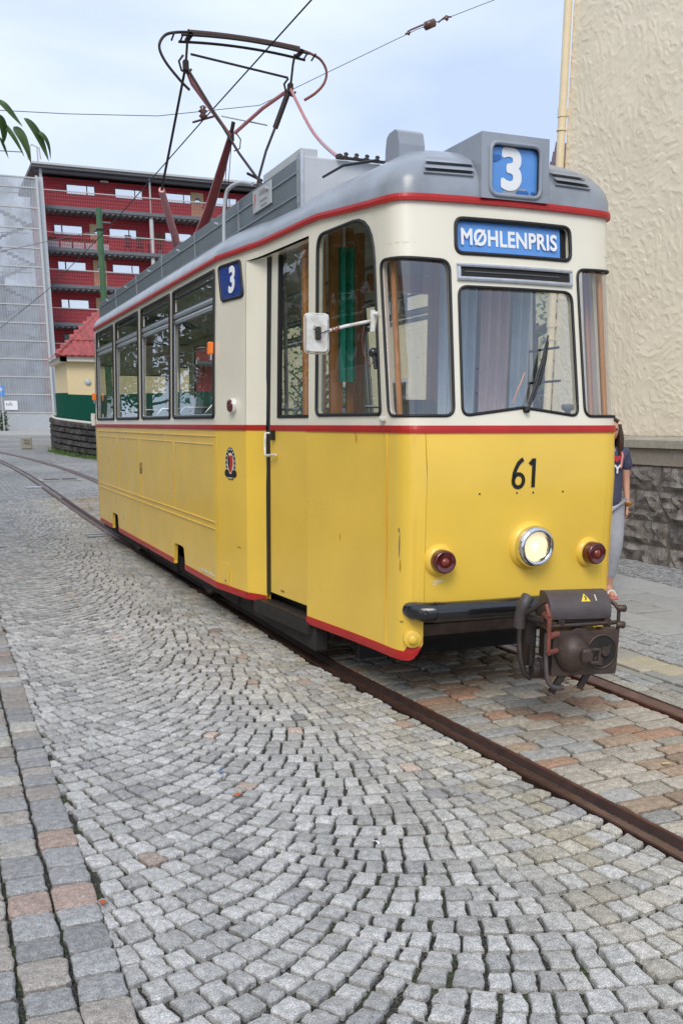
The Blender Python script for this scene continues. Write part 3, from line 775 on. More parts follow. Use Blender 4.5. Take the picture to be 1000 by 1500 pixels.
# above the door and the recess jamb: turns inwards, brighter because it faces forward
sheet('x', None, 1.895, 3.06 + sh(2.83), 2.80, ZT, build=False, mb=up, nz=1)
def jamb(mb, z0, z1, hs=True):
    L_ = lambda z: sh(z) if z > 1.65 else 0
    mb.grid(lambda k, z: S(3.055 + L_(z) + (2.845 - 3.055) * k, z, -.07 * k), lin(0, 1, 6), lin(z0, z1, 4), True)
    mb.grid(lambda k, z: S(3.055 + L_(z) + (2.845 - 3.055) * k, z, -.07 * k - .03), lin(0, 1, 6), lin(z0, z1, 4), True)
    mb.grid(lambda k, z: S(1.963 - (.038 * (z > BZ - .001)) - (.028 * max(0, z - BZ)), z, -.11 * k), lin(0, 1, 2), lin(z0, z1, 4), False)
jamb(up, BZ, 2.80)
up.grid(lambda u, k: S(u, 2.80, -.10 * k), lin(1.895, 3.13, 12), [0, 1], False)     # soffit of the recess
body_up = up.build('upper_body', M['cream_paint'])

# ---- cornice (red line under the roof)
def band(mb, s0, s1, z0, z1, off0, off1, ds=.05):
    ss = lin(s0, s1, max(2, int(abs(s1 - s0) / ds)))
    f0 = z0 if callable(z0) else (lambda q: z0); f1 = z1 if callable(z1) else (lambda q: z1)
    mb.grid(lambda u, k: [S(u, f0(u), off0), S(u, f0(u), off1), S(u, (f0(u) + f1(u)) / 2, off1 + .003), S(u, f1(u), off1), S(u, f1(u), off0)][int(k)], ss, range(5), False)
    for e_ in (s0, s1): mb.add([S(e_, f0(e_), off0), S(e_, f0(e_), off1), S(e_, f1(e_), off1), S(e_, f1(e_), off0)], [(0, 1, 2, 3)])
cn = TB(); band(cn, -SEND, SEND, lambda s_: zgut(s_) - .012, lambda s_: zgut(s_) + .022, -.02, .022, .02)
cn.build('red_cornice', M['red_paint'])

# ---- roof
RZ = .335
def roofpt(s_, v):
    """v 0 (cornice) .. 1 (crown)"""
    z0 = zgut(s_) + .018; b_ = Vector(S(s_, zgut(s_), .012)); a = v * math.pi / 2
    yc = min(max(b_.y, 5.95), 15.2)
    cr_ = Vector((TX, yc, 0)); t = 1 - math.cos(a)
    endf = max(0, min(1, (5.95 - b_.y) / .8)) if b_.y < 11 else max(0, min(1, (b_.y - 15.2) / .8))
    h = (3.21 - z0) * math.sin(a) ** (1.0 - .22 * endf)
    p = b_.lerp(cr_, t ** 1.0); return (p.x, p.y, z0 + h)
rf = TB(); rf.grid(roofpt, lin(-SEND, SEND, 420), lin(0, .999, 14), True)
roof = rf.build('roof', M['roof_paint'])
# inner ceiling
ce = TB(); ce.grid(lambda s_, v: (lambda p: (p[0], p[1], p[2] - .06))(roofpt(s_, v)), lin(-SEND, SEND, 120), lin(.08, .999, 6), True)
ce.build('ceiling', M['interior_cream'])

# ---- lower body, yellow
def zlow(s_):
    a = abs(s_); 
    if a > SEND / 2: a = min(a, 2 * SEND - a); a = SEND - a if SEND - a < 3 else a
    if a < .612: return .648
    if a < .70: return .31 + .10 * (1 - (a - .612) / .088) ** 2
    for c_ in (8.655, 5.03):
        d_ = abs(abs(s_) - c_)
        if d_ < .235: return .52 - .06 * (d_ / .235) ** 6 if d_ < .2 else .52 - .06 * (d_ / .235) ** 6 - .12 * (d_ - .2) / .035
    return .31
lo = TB(); YT = 1.60
def yl(s0, s1, ds=.05, z1=YT): sheet('x', None, s0, s1, zlow, z1, build=False, mb=lo, nz=5, ds=ds)
yl(-.611, .611); yl(.613, 1.965, .02); yl(-.613, -1.965, .03)
for sg in (1, -1):
    a = 3.055 if sg == 1 else 1.965
    yl(sg * a, sg * 4.794); yl(sg * 4.796, sg * 5.264, .02); yl(sg * 5.266, sg * 8.42, .2); yl(sg * 8.422, sg * 8.888, .02); yl(sg * 8.89, sg * (SEND - .70), .15)
    yl(sg * (SEND - .70), sg * (SEND - .612), .02)
yl(SEND - .611, SEND + .611)
jamb(lo, .32, YT)
low = lo.build('lower_body', M['yellow_paint'])
# red belt and skirt lines
bl = TB()
for a, b_ in ((-1.965, -.6), (-.6, -.0), (0, .6), (.6, 1.1), (1.1, 1.965), (3.05, SEND - .01), (-1.965, -SEND + .01)): band(bl, a, b_, 1.598, BZ + .001, -.02, .007, .02 if abs(b_ - a) < 1.6 else .1)
for o_ in (0,):
    bl.grid(lambda k, z: S(3.055 + (2.845 - 3.055) * k, z, -.07 * k + .004), lin(0, 1, 6), [1.598, BZ + .001], True)
bl.build('red_belt', M['red_paint'])
sk = TB()
def skirt(a, b_, ds=.06): band(sk, a, b_, lambda s_: zlow(s_) - .002 if zlow(s_) < .42 else .31, lambda s_: max(.362, .0) + (.03 if abs(s_) < .72 else 0), -.02, .004, ds)
skirt(.625, 1.965, .02); skirt(-.625, -1.965, .04)
for sg in (1, -1):
    a = 3.055 if sg == 1 else 1.965
    skirt(sg * a, sg * 4.79); skirt(sg * 5.27, sg * 8.415, .3); skirt(sg * 8.895, sg * (SEND - .72), .3)
sk.grid(lambda k, z: S(3.055 + (2.845 - 3.055) * k, z, -.07 * k + .004), lin(0, 1, 6), [.308, .362], True)
sk.build('red_skirt_line', M['red_paint'])

# ---- mouldings on the yellow sides
mo = TB()
for sg in (1, -1):
    for s_, z0, z1 in ((3.615, .363, 1.56), (6.85, .363, 1.48), (5.15, .84, 1.49), (8.25, .84, 1.48), (9.80, .363, 1.56)):
        band(mo, sg * (s_ - .007), sg * (s_ + .007), z0, z1, -.005, .0025, .01)
    for s0, s1, z in ((3.615, 9.80, 1.548), (3.68, 9.78, .855), (3.68, 9.78, .800)):
        band(mo, sg * s0, sg * s1, z - .006, z + .006, -.005, .007, .3)
    for s0, s1 in ((3.69, 5.08), (5.22, 6.78), (6.92, 8.18), (8.32, 9.72)):
        band(mo, sg * s0, sg * s1, 1.478, 1.488, -.005, .005, .3)
for s_ in (.675, -.675):
    band(mo, s_ - .0035, s_ + .0035, .655, 1.60, -.004, .0045, .004)
band(mo, .905, .915, .365, 1.597, -.005, .005, .005)
mo.build('panel_moulding', M['yellow_paint'])
hb = TB(); band(hb, 3.375, 3.545, .372, .540, -.005, .006, .06); hatch = hb.build('access_hatch', M['yellow_paint'])
TB().cyl(S(3.46, .40, .004), S(3.46, .40, .012), .007, 8).build('latch', M['underframe'], hatch)

# ---- windows of the front
o = seal('windscreen_seal', H_ws, w=.009); pane('windscreen', H_ws, 'cab_glass', parent=o)
for f in (lambda h: h, mirror):
    o = seal('corner_window_seal', f(H_cw), w=.009); pane('corner_glass', f(H_cw), 'corner_glass', parent=o)
    o = seal('cab_window_seal', f(H_sw), w=.011); pane('cab_glass', f(H_sw), 'window_glass', parent=o)
# vent strip over the windscreen
vf = TB()
for a, b_, z0, z1 in ((-.372, .378, 2.412, 2.432), (-.372, .378, 2.484, 2.502), (-.372, -.352, 2.432, 2.484), (.358, .378, 2.432, 2.484)): band(vf, a, b_, z0, z1, -.01, .014)
vo = vf.build('vent_frame', M['aluminium']); q = TB(); q.grid(lambda u, z: S(u, z, .003), lin(-.355, .36, 10), [2.43, 2.486], True); q.build('vent_glass', M['underframe'], vo)
q = TB(); band(q, -.28, .33, 2.456, 2.462, .0, .006); q.build('vent_slat', M['roof_panel_paint'], vo)
# destination sign
so = seal('sign_seal', H_sign, w=.011)
q = TB(); q.grid(lambda u, z: S(u, z, -.03), lin(-.365, .37, 12), [2.56, 2.73], True); q.build('sign_backing', M['rubber'], so)
q = TB(); q.grid(lambda u, z: S(u, z, -.022), lin(-.315, .368, 12), [2.563, 2.725], True); q.build('sign_board', M['sign_blue'], so)
text('MØHLENPRIS', .118, M['print_white'], 'sign_lettering', so, TF(.030, 2.640, -.0205), .0004, .0, .86, 1.05, fat=.0036)
# side windows: dark rubber, aluminium frame, upper sliding light
for sg in (1, -1):
    f = (lambda h: h) if sg == 1 else mirror
    for (a, b_), h_ in zip(WINS, H_side):
        wo_ = seal('window_frame', f(h_), w=.016)
        pane('glass', f(h_), 'window_glass', parent=wo_, off=-.02)
        a2, b2 = a + .012 + sh(2.57), b_ - .012 + sh(2.57)
        q = TB(); band(q, sg * a2, sg * b2, 2.575, 2.615, -.025, .004, .3); band(q, sg * a2, sg * b2, 2.535, 2.562, -.025, -.002, .3)
        q.build('transom', M['aluminium'], wo_)
        q = TB(); band(q, sg * a2, sg * b2, 2.745, 2.762, -.02, -.006, .3); band(q, sg * (a2 + .02), sg * (b2 - .02), 2.62, 2.632, -.02, -.007, .3)
        q.build('sliding_light_frame', M['rubber'], wo_)
        q = TB(); ins = rquad([(a + .018, 1.718), (b_ - .018, 1.718), (b_ - .018 + sh(2.53), 2.53), (a + .018 + sh(2.53), 2.53)], .02)
        if sg == -1: ins = mirror(ins)
        q.tube([S(p[0], p[1], -.006) for p in ins[::1]], .006, 4, closed=True); q.build('glazing_bead', M['aluminium'], wo_)

# ---- the door
def dband(mb, s0, s1, z0, z1, off=-.075, th=.03):
    L_ = lambda z: sh(z) if z > 1.65 else 0
    ss = lin(s0, s1, max(1, int(abs(s1 - s0) / .1)))
    for o_ in (off, off - th): mb.grid(lambda u, z: S(u + L_(z), z, o_), ss, lin(z0, z1, 3), False)
    for z in (z0, z1): mb.grid(lambda u, k: S(u + L_(z), z, off - th * k), ss, [0, 1], False)
    for u in (s0, s1): mb.grid(lambda z, k: S(u + L_(z), z, off - th * k), lin(z0, z1, 3), [0, 1], False)
q = TB(); dband(q, 1.90, 2.78, .40, 1.598); door = q.build('door', M['yellow_paint'])
q = TB(); dband(q, 2.63, 2.78, BZ, 2.80); dband(q, 1.88, 2.63, BZ, 1.688); q.build('door_frame', M['cream_paint'], door)
q = TB(); dband(q, 1.90, 2.78, 1.599, BZ - .001, -.070); q.build('red_band', M['red_paint'], door)
q = TB(); dband(q, 2.615, 2.64, 1.688, 2.79, -.07, .03); dband(q, 1.90, 2.62, 1.685, 1.705, -.07, .03); dband(q, 2.78, 2.85, .38, 2.80, -.068, .03); q.build('rubber_edge', M['rubber'], door)
q = TB(); q.grid(lambda u, z: S(u + sh(z), z, -.085), [1.80, 2.1, 2.3, 2.62], [1.70, 2.79], True); q.build('door_glass', M['window_glass'], door)
q = TB(); q.tube([S(2.76, 1.58, -.07), S(2.76, 1.58, -.03), S(2.765, 1.50, -.025), S(2.77, 1.42, -.03), S(2.745, 1.42, -.035), S(2.62, 1.43, -.05)], .010, 8)
q.build('door_handle', M['white_plastic'], door)
q = TB(); q.box(S(2.70, 1.565, -.06), (.03, .035, .07)); q.build('lock', M['rubber'], door)
q = TB(); dband(q, 1.94, 2.92, .235, .318, .012, .10); dband(q, 1.92, 2.90, .318, .326, .0, .14)
st_ = q.build('door_step', M['underframe']); q = TB(); dband(q, 1.93, 2.89, .326, .332, -.004, .13); q.build('step_tread', M['dark_steel'], st_)
q = TB()
for k in range(14): q.cyl(S(1.96 + k * .068, .275, .010), S(1.96 + k * .068, .275, .018), .004, 6)
q.build('bolts', M['dark_steel'], st_)

# ---- side number box, lamps, markers, emblem, numbers
def boxed(s0, s1, z0, z1, lean=True):
    return rquad([(s0, z0), (s1, z0), (s1 + (sh(z1) if lean else 0), z1), (s0 + (sh(z1) if lean else 0), z1)], .035, nside=4)
h3 = boxed(3.155, 3.545, 2.565, 2.815)
h3 = [(p[0], p[1]) for p in h3]
o = seal('number_box_seal', h3, w=.014); pane('blue_panel', h3, 'box_blue', off=.006, parent=o)
text('3', .25, M['print_white'], 'numeral', o, TF(3.315 + sh(2.7) * .6, 2.690, .010), .0005, 0, 1.0, fat=.010)
n_ = Sn(3.27, 1.78)
q = TB(); c_ = Vector(S(3.27, 1.78)); q.lathe(c_, n_, [(0, .058), (.03, .056), (.036, .048), (.036, .03)], 24); lampo = q.build('side_lamp', M['white_plastic'])
q = TB(); q.lathe(c_, n_, [(.03, .05), (.046, .046), (.052, .03), (.054, 0)], 24); q.build('lamp_lens', M['tail_red'], lampo)
for s_, z in ((3.70, 2.225), (9.86, 2.0)):
    q = TB(); fm = frame_at(s_, z, .03); q.box((0, 0, 0), (.055, .10, .05), fm, .012); mk = q.build('marker_lamp', M['amber'])
    q = TB(); q.box((0, 0, -.028), (.04, .12, .012), fm); q.build('lamp_base', M['aluminium'], mk)
q = TB(); q.tube([S(9.92, 1.62, .03), S(9.92, 1.72, .04), S(9.92, 1.78, .035)], .03, 8); q.build('rear_fitting', M['white_plastic'])
# emblem
ef = TF(3.338, 1.345, .002)
def flat(name, m, poly, z, parent):
    mb = MB(); n0 = len(poly); pts = [ef @ Vector((p[0], p[1], z)) for p in poly]; c0 = ef @ Vector((sum(p[0] for p in poly) / n0, sum(p[1] for p in poly) / n0, z)); b0 = [ef @ Vector((p[0], p[1], 0)) for p in poly]
    mb.add(pts + [c0], [(i, (i + 1) % n0, n0) for i in range(n0)]); mb.add(b0 + pts, [(i, (i + 1) % n0, (i + 1) % n0 + n0, i + n0) for i in range(n0)])
    return mb.build(name, M[m], parent)
ell = lambda cx, cy, rx, ry, a0=0, a1=360, n=36: [(cx + rx * math.cos(R(a0 + (a1 - a0) * k / n)), cy + ry * math.sin(R(a0 + (a1 - a0) * k / n))) for k in range(n)]
em = flat('emblem', 'print_cream', ell(0, .0, .103, .124), .001, tram)
flat('emblem_ring', 'print_black', ell(0, .008, .095, .115), .002, em)
flat('emblem_field', 'print_cream', ell(0, .0, .062, .082), .003, em)
flat('emblem_shield', 'print_red', [(-.045, .055), (-.02, .066), (0, .055), (.02, .066), (.045, .055), (.05, .0), (.03, -.05), (0, -.078), (-.03, -.05), (-.05, 0)], .004, em)
flat('emblem_shield', 'print_black', [(-.040, .045), (-.012, .052), (-.010, -.052), (-.027, -.045), (-.043, 0)], .005, em)
for sg in (-1, 1): flat('emblem_leaves', 'print_black', ell(sg * .066, -.078, .045, .030, sg * 40, sg * 40 + 360, 14), .004, em)
flat('emblem_ribbon', 'print_black', [(-.045, -.125), (.045, -.125), (.035, -.088), (-.035, -.088)], .004, em)
for k in range(13):
    a = R(-35 + 250 * k / 12)
    flat('emblem_dot', 'print_white', ell(.079 * math.cos(a), .01 + .099 * math.sin(a), .006, .008, n=8), .003, em)
for k in (-1, 0, 1): flat('emblem_dot', 'print_cream', [(k * .024 - .008, -.118), (k * .024 + .008, -.118), (k * .024 + .008, -.108), (k * .024 - .008, -.108)], .005, em)

def fleet_six(o_, m_, sc_, name, thick, parent):
    pts = []
    for k in range(25):
        a = R(150 + 360 * k / 24); pts.append((.0 + .036 * math.cos(a), -.034 + .036 * math.sin(a)))
    return pts
def stroke(name, pts, w, mtx, parent, closed=False, m='print_black', h=.002):
    """a painted stroke of even width laid on the skin"""
    mb = MB(); L_, R_ = [], []; n0 = len(pts)
    for i in range(n0):
        a = Vector((*pts[i - 1 if (i > 0 or closed) else 0], 0)); b_ = Vector((*pts[(i + 1) % n0 if (i < n0 - 1 or closed) else n0 - 1], 0)); t = (b_ - a).normalized(); nn = Vector((-t.y, t.x, 0)); p = Vector((*pts[i], 0))
        L_.append(p + nn * w / 2); R_.append(p - nn * w / 2)
    vs = [mtx @ (p + Vector((0, 0, h))) for p in L_ + R_] + [mtx @ (p - Vector((0, 0, .004))) for p in L_ + R_]
    fs = []
    rng = range(n0 if closed else n0 - 1)
    for i in rng:
        j = (i + 1) % n0; fs += [(i, j, j + n0, i + n0), (i, j, j + 2 * n0, i + 2 * n0), (i + n0, j + n0, j + 3 * n0, i + 3 * n0)]
    if not closed: fs += [(0, n0, 3 * n0, 2 * n0), (n0 - 1, 2 * n0 - 1, 4 * n0 - 1, 3 * n0 - 1)]
    mb.add(vs, fs); return mb.build(name, M[m], parent)
def sixtyone(s_, z, sc_, off=.001, ds=None):
    mt = TF(s_, z, off) @ Matrix.Scale(sc_, 4)
    par = thing('x', '', '', (0, 0, 0)); bpy.data.objects.remove(par)
    bowl = [(-.047 + .034 * math.cos(R(360 * k / 28)), -.041 + .037 * math.sin(R(360 * k / 28))) for k in range(28)]
    n6 = stroke('fleet_numeral', bowl, .022, mt, tram, True)
    tail_ = [(-.079, -.030), (-.076, .000), (-.066, .028), (-.050, .055), (-.032, .072), (-.020, .079)]
    stroke('numeral_stroke', tail_, .022, mt, n6)
    n1_ = stroke('fleet_numeral', [(.053, .083), (.053, -.080)], .023, mt, tram)
    stroke('numeral_stroke', [(.046, .070), (.026, .050)], .02, mt, n1_)
sixtyone(-.003, 1.372, 1.0)
sixtyone(6.79, 1.17, .72)
text('Ø A AALG', .04, M['print_white'], 'small_lettering', tram, TF(4.02, .385, .004), .0005, 0) if False else None
q = TB()
for k in range(5): q.box(S(3.78 + k * .095, .40, .004), (.01, .035, .02))
q.build('small_marks', M['light_grey_paint'])

# ---- front lamps
hc = Vector(S(-.054, .955)); hn = Vector((0, -1, 0))
q = TB(); q.lathe(hc + Vector((0, .02, 0)), hn, [(0, .148), (.022, .142), (.045, .128), (.05, .118)], 40); hl = q.build('headlight', M['yellow_paint'])
q = TB(); q.lathe(hc, hn, [(.02, .117), (.05, .122), (.075, .119), (.092, .106), (.095, .096), (.088, .088)], 40); q.build('chrome_rim', M['chrome'], hl)
q = TB(); q.lathe(hc, hn, [(.02, .0), (.024, .04), (.045, .075), (.07, .09)], 32); q.build('reflector', M['chrome'], hl)
q = TB(); q.lathe(hc, hn, [(.088, .089), (.098, .07), (.104, .04), (.106, 0)], 32); q.build('lens', glass_mat('lens_glass', (1, .95, .82), .08, .9, .1), hl)
q = TB(); q.lathe(hc, hn, [(.026, .0), (.035, .018), (.06, .02), (.07, .0)], 16); q.build('bulb', M['headlamp_bulb'], hl)
q = TB(); q.lathe(hc, hn, [(.060, .088), (.062, .05), (.063, .024)], 32); q.build('glowing_ring', M['headlamp_glow'], hl)
for s_ in (.525, -.49):
    c_ = Vector(S(s_, .893)); n2 = Vector((-.10 if s_ > 0 else .06, -1, 0)).normalized()
    q = TB(); q.lathe(c_ - n2 * .02, n2, [(0, .098), (.035, .088), (.05, .076), (.052, .066)], 32); tl = q.build('tail_lamp', M['yellow_paint'])
    q = TB(); q.lathe(c_, n2, [(.02, .067), (.088, .066), (.096, .060), (.096, .054), (.092, .050), (.094, .026)], 32); q.build('red_lens', M['tail_red'], tl)
    q = TB(); q.lathe(c_, n2, [(.088, .027), (.098, .022), (.103, .012), (.104, 0)], 20); q.build('lens_core', M['tail_core'], tl)
    q = TB()
    for a in (R(20), R(200)): q.cyl(c_ + n2 * .09 + Vector((math.cos(a) * .056, 0, math.sin(a) * .056)), c_ + n2 * .099 + Vector((math.cos(a) * .056, 0, math.sin(a) * .056)), .004, 6)
    q.build('screws', M['dark_steel'], tl)
# round cap at the foot of the front corner
c_ = Vector(S(.675, .44)); n2 = Vector((-.35, -1, 0)).normalized()
q = TB(); q.lathe(c_ - n2 * .02, n2, [(0, .055), (.035, .053), (.04, .047), (.04, 0)], 24); q.lathe(c_ + n2 * .02, n2, [(.015, .028), (.022, .026), (.022, 0)], 16); q.build('corner_cap', M['yellow_paint'])
q = TB()
for s_ in (.29, .05, -.06, -.27): q.cyl(S(s_, 1.262, 0), S(s_, 1.262, .004), .005, 8)
q.build('rivets', M['underframe'])
# bumper
q = TB(); pts = [(2.45, 4.955, .608), (2.455, 4.89, .608), (2.49, 4.842, .608), (2.60, 4.815, .608), (2.85, 4.80, .608), (3.13, 4.795, .608), (3.41, 4.80, .608), (3.58, 4.815, .608), (3.66, 4.842, .608), (3.69, 4.89, .608), (3.70, 4.955, .608)]
q.tube(pts, [.045, .056, .058] + [.058] * 5 + [.058, .056, .045], 14)
bp_ = q.build('bumper', M['black_paint'])
q = TB(); q.tube([(2.545, 4.823, .608), (2.575, 4.819, .608)], .0605, 14); q.lathe((2.475, 4.80, .615), (-.3, -1, 0), [(0, .018), (.012, .016), (.014, .007), (.006, .005)], 12); q.build('bumper_joint', M['black_paint'], bp_)
# ---- coupler, swung a little towards the kerb side
cp = MB
CPL = Matrix.Translation((0, 0, 0)) @ Matrix.Translation((-.0, 4.62 - TY, 0)) @ rotz(R(-13))
class CB(MB):
    def build(s, name, m, parent=None, fix=True, label=None, merge=False):
        s.v = [tuple(CPL @ Vector((p[0] * .90 + .095, p[1], p[2]))) for p in s.v]; return MB.build(s, name, m, parent, fix, label, merge)
# local axes: x right, -y towards the viewer, origin on the pivot below the front
q = CB(); q.prism([(-.19, -.385, .325), (.22, -.385, .325), (.225, -.385, .36), (.225, -.385, .575), (.12, -.385, .578), (.10, -.385, .570), (.03, -.385, .570), (.01, -.385, .585), (-.05, -.385, .588), (-.075, -.385, .575), (-.19, -.385, .575)], (0, .07, 0))
coup = q.build('coupler', M['brown_steel'], tram)
q = CB(); q.lathe((-.065, -.385, .450), (0, -1, 0), [(0, .108), (.012, .106), (.05, .085), (.075, .055), (.082, .03), (.083, 0)], 32); q.build('coupler_cone', M['brown_steel'], coup)
q = CB(); q.box((-.015, -.472, .455), (.075, .05, .075), rotz(R(8)), .012); q.box((.03, -.487, .490), (.05, .03, .016), None, .004); q.box((.03, -.487, .420), (.06, .03, .016), None, .004); q.cyl((.055, -.49, .412), (.055, -.49, .498), .012, 10); q.build('coupler_hook', M['brown_steel'], coup)
q = CB(); q.lathe((.122, -.385, .452), (0, -1, 0), [(.0, .098), (.006, .098), (.006, .088), (0, .087), (-.03, .085)], 32); q.build('funnel_rim', M['brown_steel'], coup)
q = CB(); q.lathe((.122, -.385, .452), (0, -1, 0), [(.001, .087), (.002, 0)], 32); q.build('funnel_throat', M['underframe'], coup)
q = CB(); q.cyl((.135, -.38, .46), (.135, -.415, .46), .026, 16); q.cyl((.165, -.38, .48), (.165, -.395, .48), .012, 10); q.box((.10, -.39, .40), (.06, .012, .05), None, .004); q.build('funnel_boss', M['brown_steel'], coup)
# body behind the plate
q = CB(); q.box((0, -.20, .46), (.30, .26, .20), None, .02); q.box((0, -.02, .47), (.14, .26, .10), None, .01); q.cyl((-.2, -.29, .36), (-.27, -.29, .36), .045, 16); q.cyl((-.23, -.31, .36), (-.24, -.31, .36), .055, 16)
q.box((0.0, -.30, .63), (.3, .12, .05), None, .01)
for x_ in (-.14, .15): q.box((x_, -.37, .61), (.045, .03, .045), None, .006); q.cyl((x_, -.385, .61), (x_, -.40, .61), .01, 8)
q.build('coupler_body', M['dark_steel'], coup)
# half-round cover
q = CB(); arc = [(-.055 - .115 * math.cos(a), .645 + .105 * math.sin(a) + .0) for a in [math.pi * k / 14 * .78 - .10 for k in range(15)]]
out = [(y_, z_) for y_, z_ in [(-.26 - .125 * math.cos(t), .660 + .115 * math.sin(t)) for t in [R(-12 + 125 * k / 16) for k in range(17)]]]
poly = [(-.215, y_, z_) for y_, z_ in out] + [(-.215, out[-1][0] + .02, .62), (-.215, -.30, .62)]
q.prism(poly, (.382, 0, 0), smooth=False); cov = q.build('electrical_cover', M['cover_steel'], coup)
q = CB(); yy, zz = out[7]; 
def cvp(x_, k, o_=.002):
    t = R(-12 + 125 * k / 16); return (x_, -.26 - (.125 + o_) * math.cos(t), .660 + (.115 + o_) * math.sin(t))
q.grid(lambda u, v: cvp(.012 + (u - .5) * .058 * (1 - v), 6.0 + 3.4 * v), [0, .5, 1], lin(0, .97, 8), False); q.build('warning_triangle', M['print_yellow'], cov)
q = CB(); q.grid(lambda u, v: cvp(.008 + u * .008 + (.004 if .3 < v < .7 else 0), 6.4 + 1.8 * v, .0035), [0, 1], lin(0, 1, 6), False); q.build('warning_bolt', M['print_black'], cov)
q = CB(); q.grid(lambda u, v: cvp(.075 + u * .006, 6.2 + 2.6 * v), [0, 1], lin(0, 1, 6), False); q.build('yellow_tick', M['print_cream'], cov)
q = CB(); q.tube([(-.22, -.385, .600), (.20, -.385, .612)], .012, 8); q.build('cover_hinge', M['dark_steel'], cov)
# linkages
q = CB()
for (a, b_, r_) in (((-.245, -.39, .72), (-.24, -.43, .66), .012), ((-.24, -.43, .66), (-.235, -.43, .47), .013), ((-.24, -.43, .66), (-.24, -.36, .66), .020), ((-.235, -.44, .56), (-.17, -.40, .56), .018), ((-.235, -.44, .47), (-.17, -.40, .47), .016)):
    q.cyl(a, b_, r_, 10)
q.build('red_linkage', M['rust_link'], coup)
q = CB()
q.tube([(.165, -.31, .73), (.205, -.35, .705), (.215, -.38, .68)], .012, 8); q.tube([(.215, -.38, .69), (.218, -.38, .60), (.222, -.37, .50), (.225, -.36, .42)], .011, 8)
for z_ in (.69, .60): q.lathe((.225, -.395, z_), (1, -.4, 0), [(-.02, .018), (.02, .02), (.028, .012), (.03, 0)], 12)
q.build('side_lever', M['brown_steel'], coup)
# left hand cable sleeve and hose
q = CB(); q.tube(smooth_path([(-.335, -.22, .57), (-.335, -.235, .64), (-.325, -.25, .70), (-.30, -.235, .735)]), .038, 16); q.build('cable_sleeve', M['cover_steel'], coup)
q = CB(); q.tube(smooth_path([(-.335, -.23, .60), (-.34, -.24, .50), (-.335, -.26, .40), (-.31, -.27, .32), (-.27, -.27, .29)]), .018, 10); q.build('thick_hose', M['dark_steel'], coup)
q = CB(); q.tube(smooth_path([(-.225, -.37, .56), (-.23, -.39, .44), (-.228, -.41, .34), (-.21, -.42, .29), (-.17, -.42, .27), (-.12, -.41, .265)]), .014, 10); q.build('thin_hose', M['cover_steel'], coup)
q = CB(); q.box((-.27, -.20, .50), (.08, .08, .30), None, .012); q.box((-.28, -.28, .42), (.02, .03, .12), None, .004); q.cyl((-.28, -.30, .34), (-.20, -.30, .34), .045, 14); q.cyl((-.30, -.26, .63), (-.24, -.38, .63), .02, 10); q.tube([(-.25, -.38, .74), (-.30, -.36, .70), (-.33, -.3, .66)], .014, 8)
q.build('hanger_bracket', M['dark_steel'], coup)
q = CB(); q.prism([(-.125, -.37, .33), (-.075, -.37, .33), (-.155, -.37, .215), (-.19, -.37, .235)], (0, .02, 0)); q.prism([(.04, -.37, .34), (.085, -.37, .34), (.02, -.37, .235), (-.01, -.37, .255)], (0, .02, 0)); q.build('guard_strap', M['dark_steel'], coup)

# ---- mirror
mc = Vector((2.045, 5.36, 2.135)); piv = Vector(S(.955, 2.212, .03))
nm = Vector((-.12, -1, 0)).normalized()
fmx = Matrix((Vector((-nm.y, nm.x, 0)), Vector((0, 0, 1)), nm)).transposed().to_4x4(); fmx.translation = mc
q = TB(); q.tube([mc + Vector((.0, -.0, .0)), mc + Vector((.06, 0, .015)), mc.lerp(piv, .5) + Vector((0, 0, .004)), piv], .0095, 8); arm = q.build('mirror_arm', M['white_plastic'])
hp = rquad([(-.062, -.10), (.062, -.10), (.062, .10), (-.062, .10)], .025, nside=3)
q = TB(); pp = [fmx @ Vector((a, b_, .008)) for a, b_ in hp]; pf = [fmx @ Vector((a * .93, b_ * .95, .02)) for a, b_ in hp]; pb = [fmx @ Vector((a, b_, -.012)) for a, b_ in hp]; n0 = len(hp)
for A_, B_ in ((pb, pp), (pp, pf)): q.add(A_ + B_, [(i, (i + 1) % n0, (i + 1) % n0 + n0, i + n0) for i in range(n0)], True)
q.add(pf, [tuple(range(n0))]); mh = q.build('mirror_housing', M['white_plastic'], arm)
q = TB(); q.add(pb, [tuple(range(n0))]); q.build('mirror_glass', M['chrome'], arm)
q = TB(); q.tube([fmx @ Vector((a * 1.13, b_ * 1.06, -.006)) for a, b_ in hp], .0035, 6, closed=True)
for a, b_ in ((-.05, .085), (.05, .085), (-.05, -.08)): q.box((0, 0, 0), (.03, .012, .03), Matrix.Translation(fmx @ Vector((a, b_, .012))), .003)
q.build('mirror_guard', M['white_plastic'], arm)
q = TB(); q.box((0, 0, 0), (.03, .03, .07), Matrix.Translation(mc + nm * .03), .006); q.tube([mc + nm * .035 + Vector((-.02, 0, .04)), mc + nm * .04 + Vector((-.03, 0, .02)), mc + nm * .04 + Vector((.02, 0, 0)), mc + nm * .02 + Vector((.07, 0, .02))], .003, 5); q.build('mirror_clamp', M['dark_steel'], arm)
q = TB()
for k in range(3):
    c0 = mc.lerp(piv, .28 + k * .05); q.lathe(c0, (piv - mc), [(-.004, .013), (.004, .013)], 10)
q.tube([mc.lerp(piv, .38) + Vector((0, -.01, .02)), mc.lerp(piv, .33) + Vector((0, -.012, -.015))], .003, 5)
q.build('wire_binding', M['rust_link'], arm)
q = TB(); q.cyl(piv + Vector((0, 0, .055)), piv + Vector((0, 0, -.06)), .016, 10); q.box(piv + Vector((.02, .01, 0)), (.04, .03, .09), None, .006); q.cyl(piv + Vector((.0, -.01, .035)), piv + Vector((.02, -.03, .035)), .012, 8); q.build('mirror_bracket', M['white_plastic'], arm)
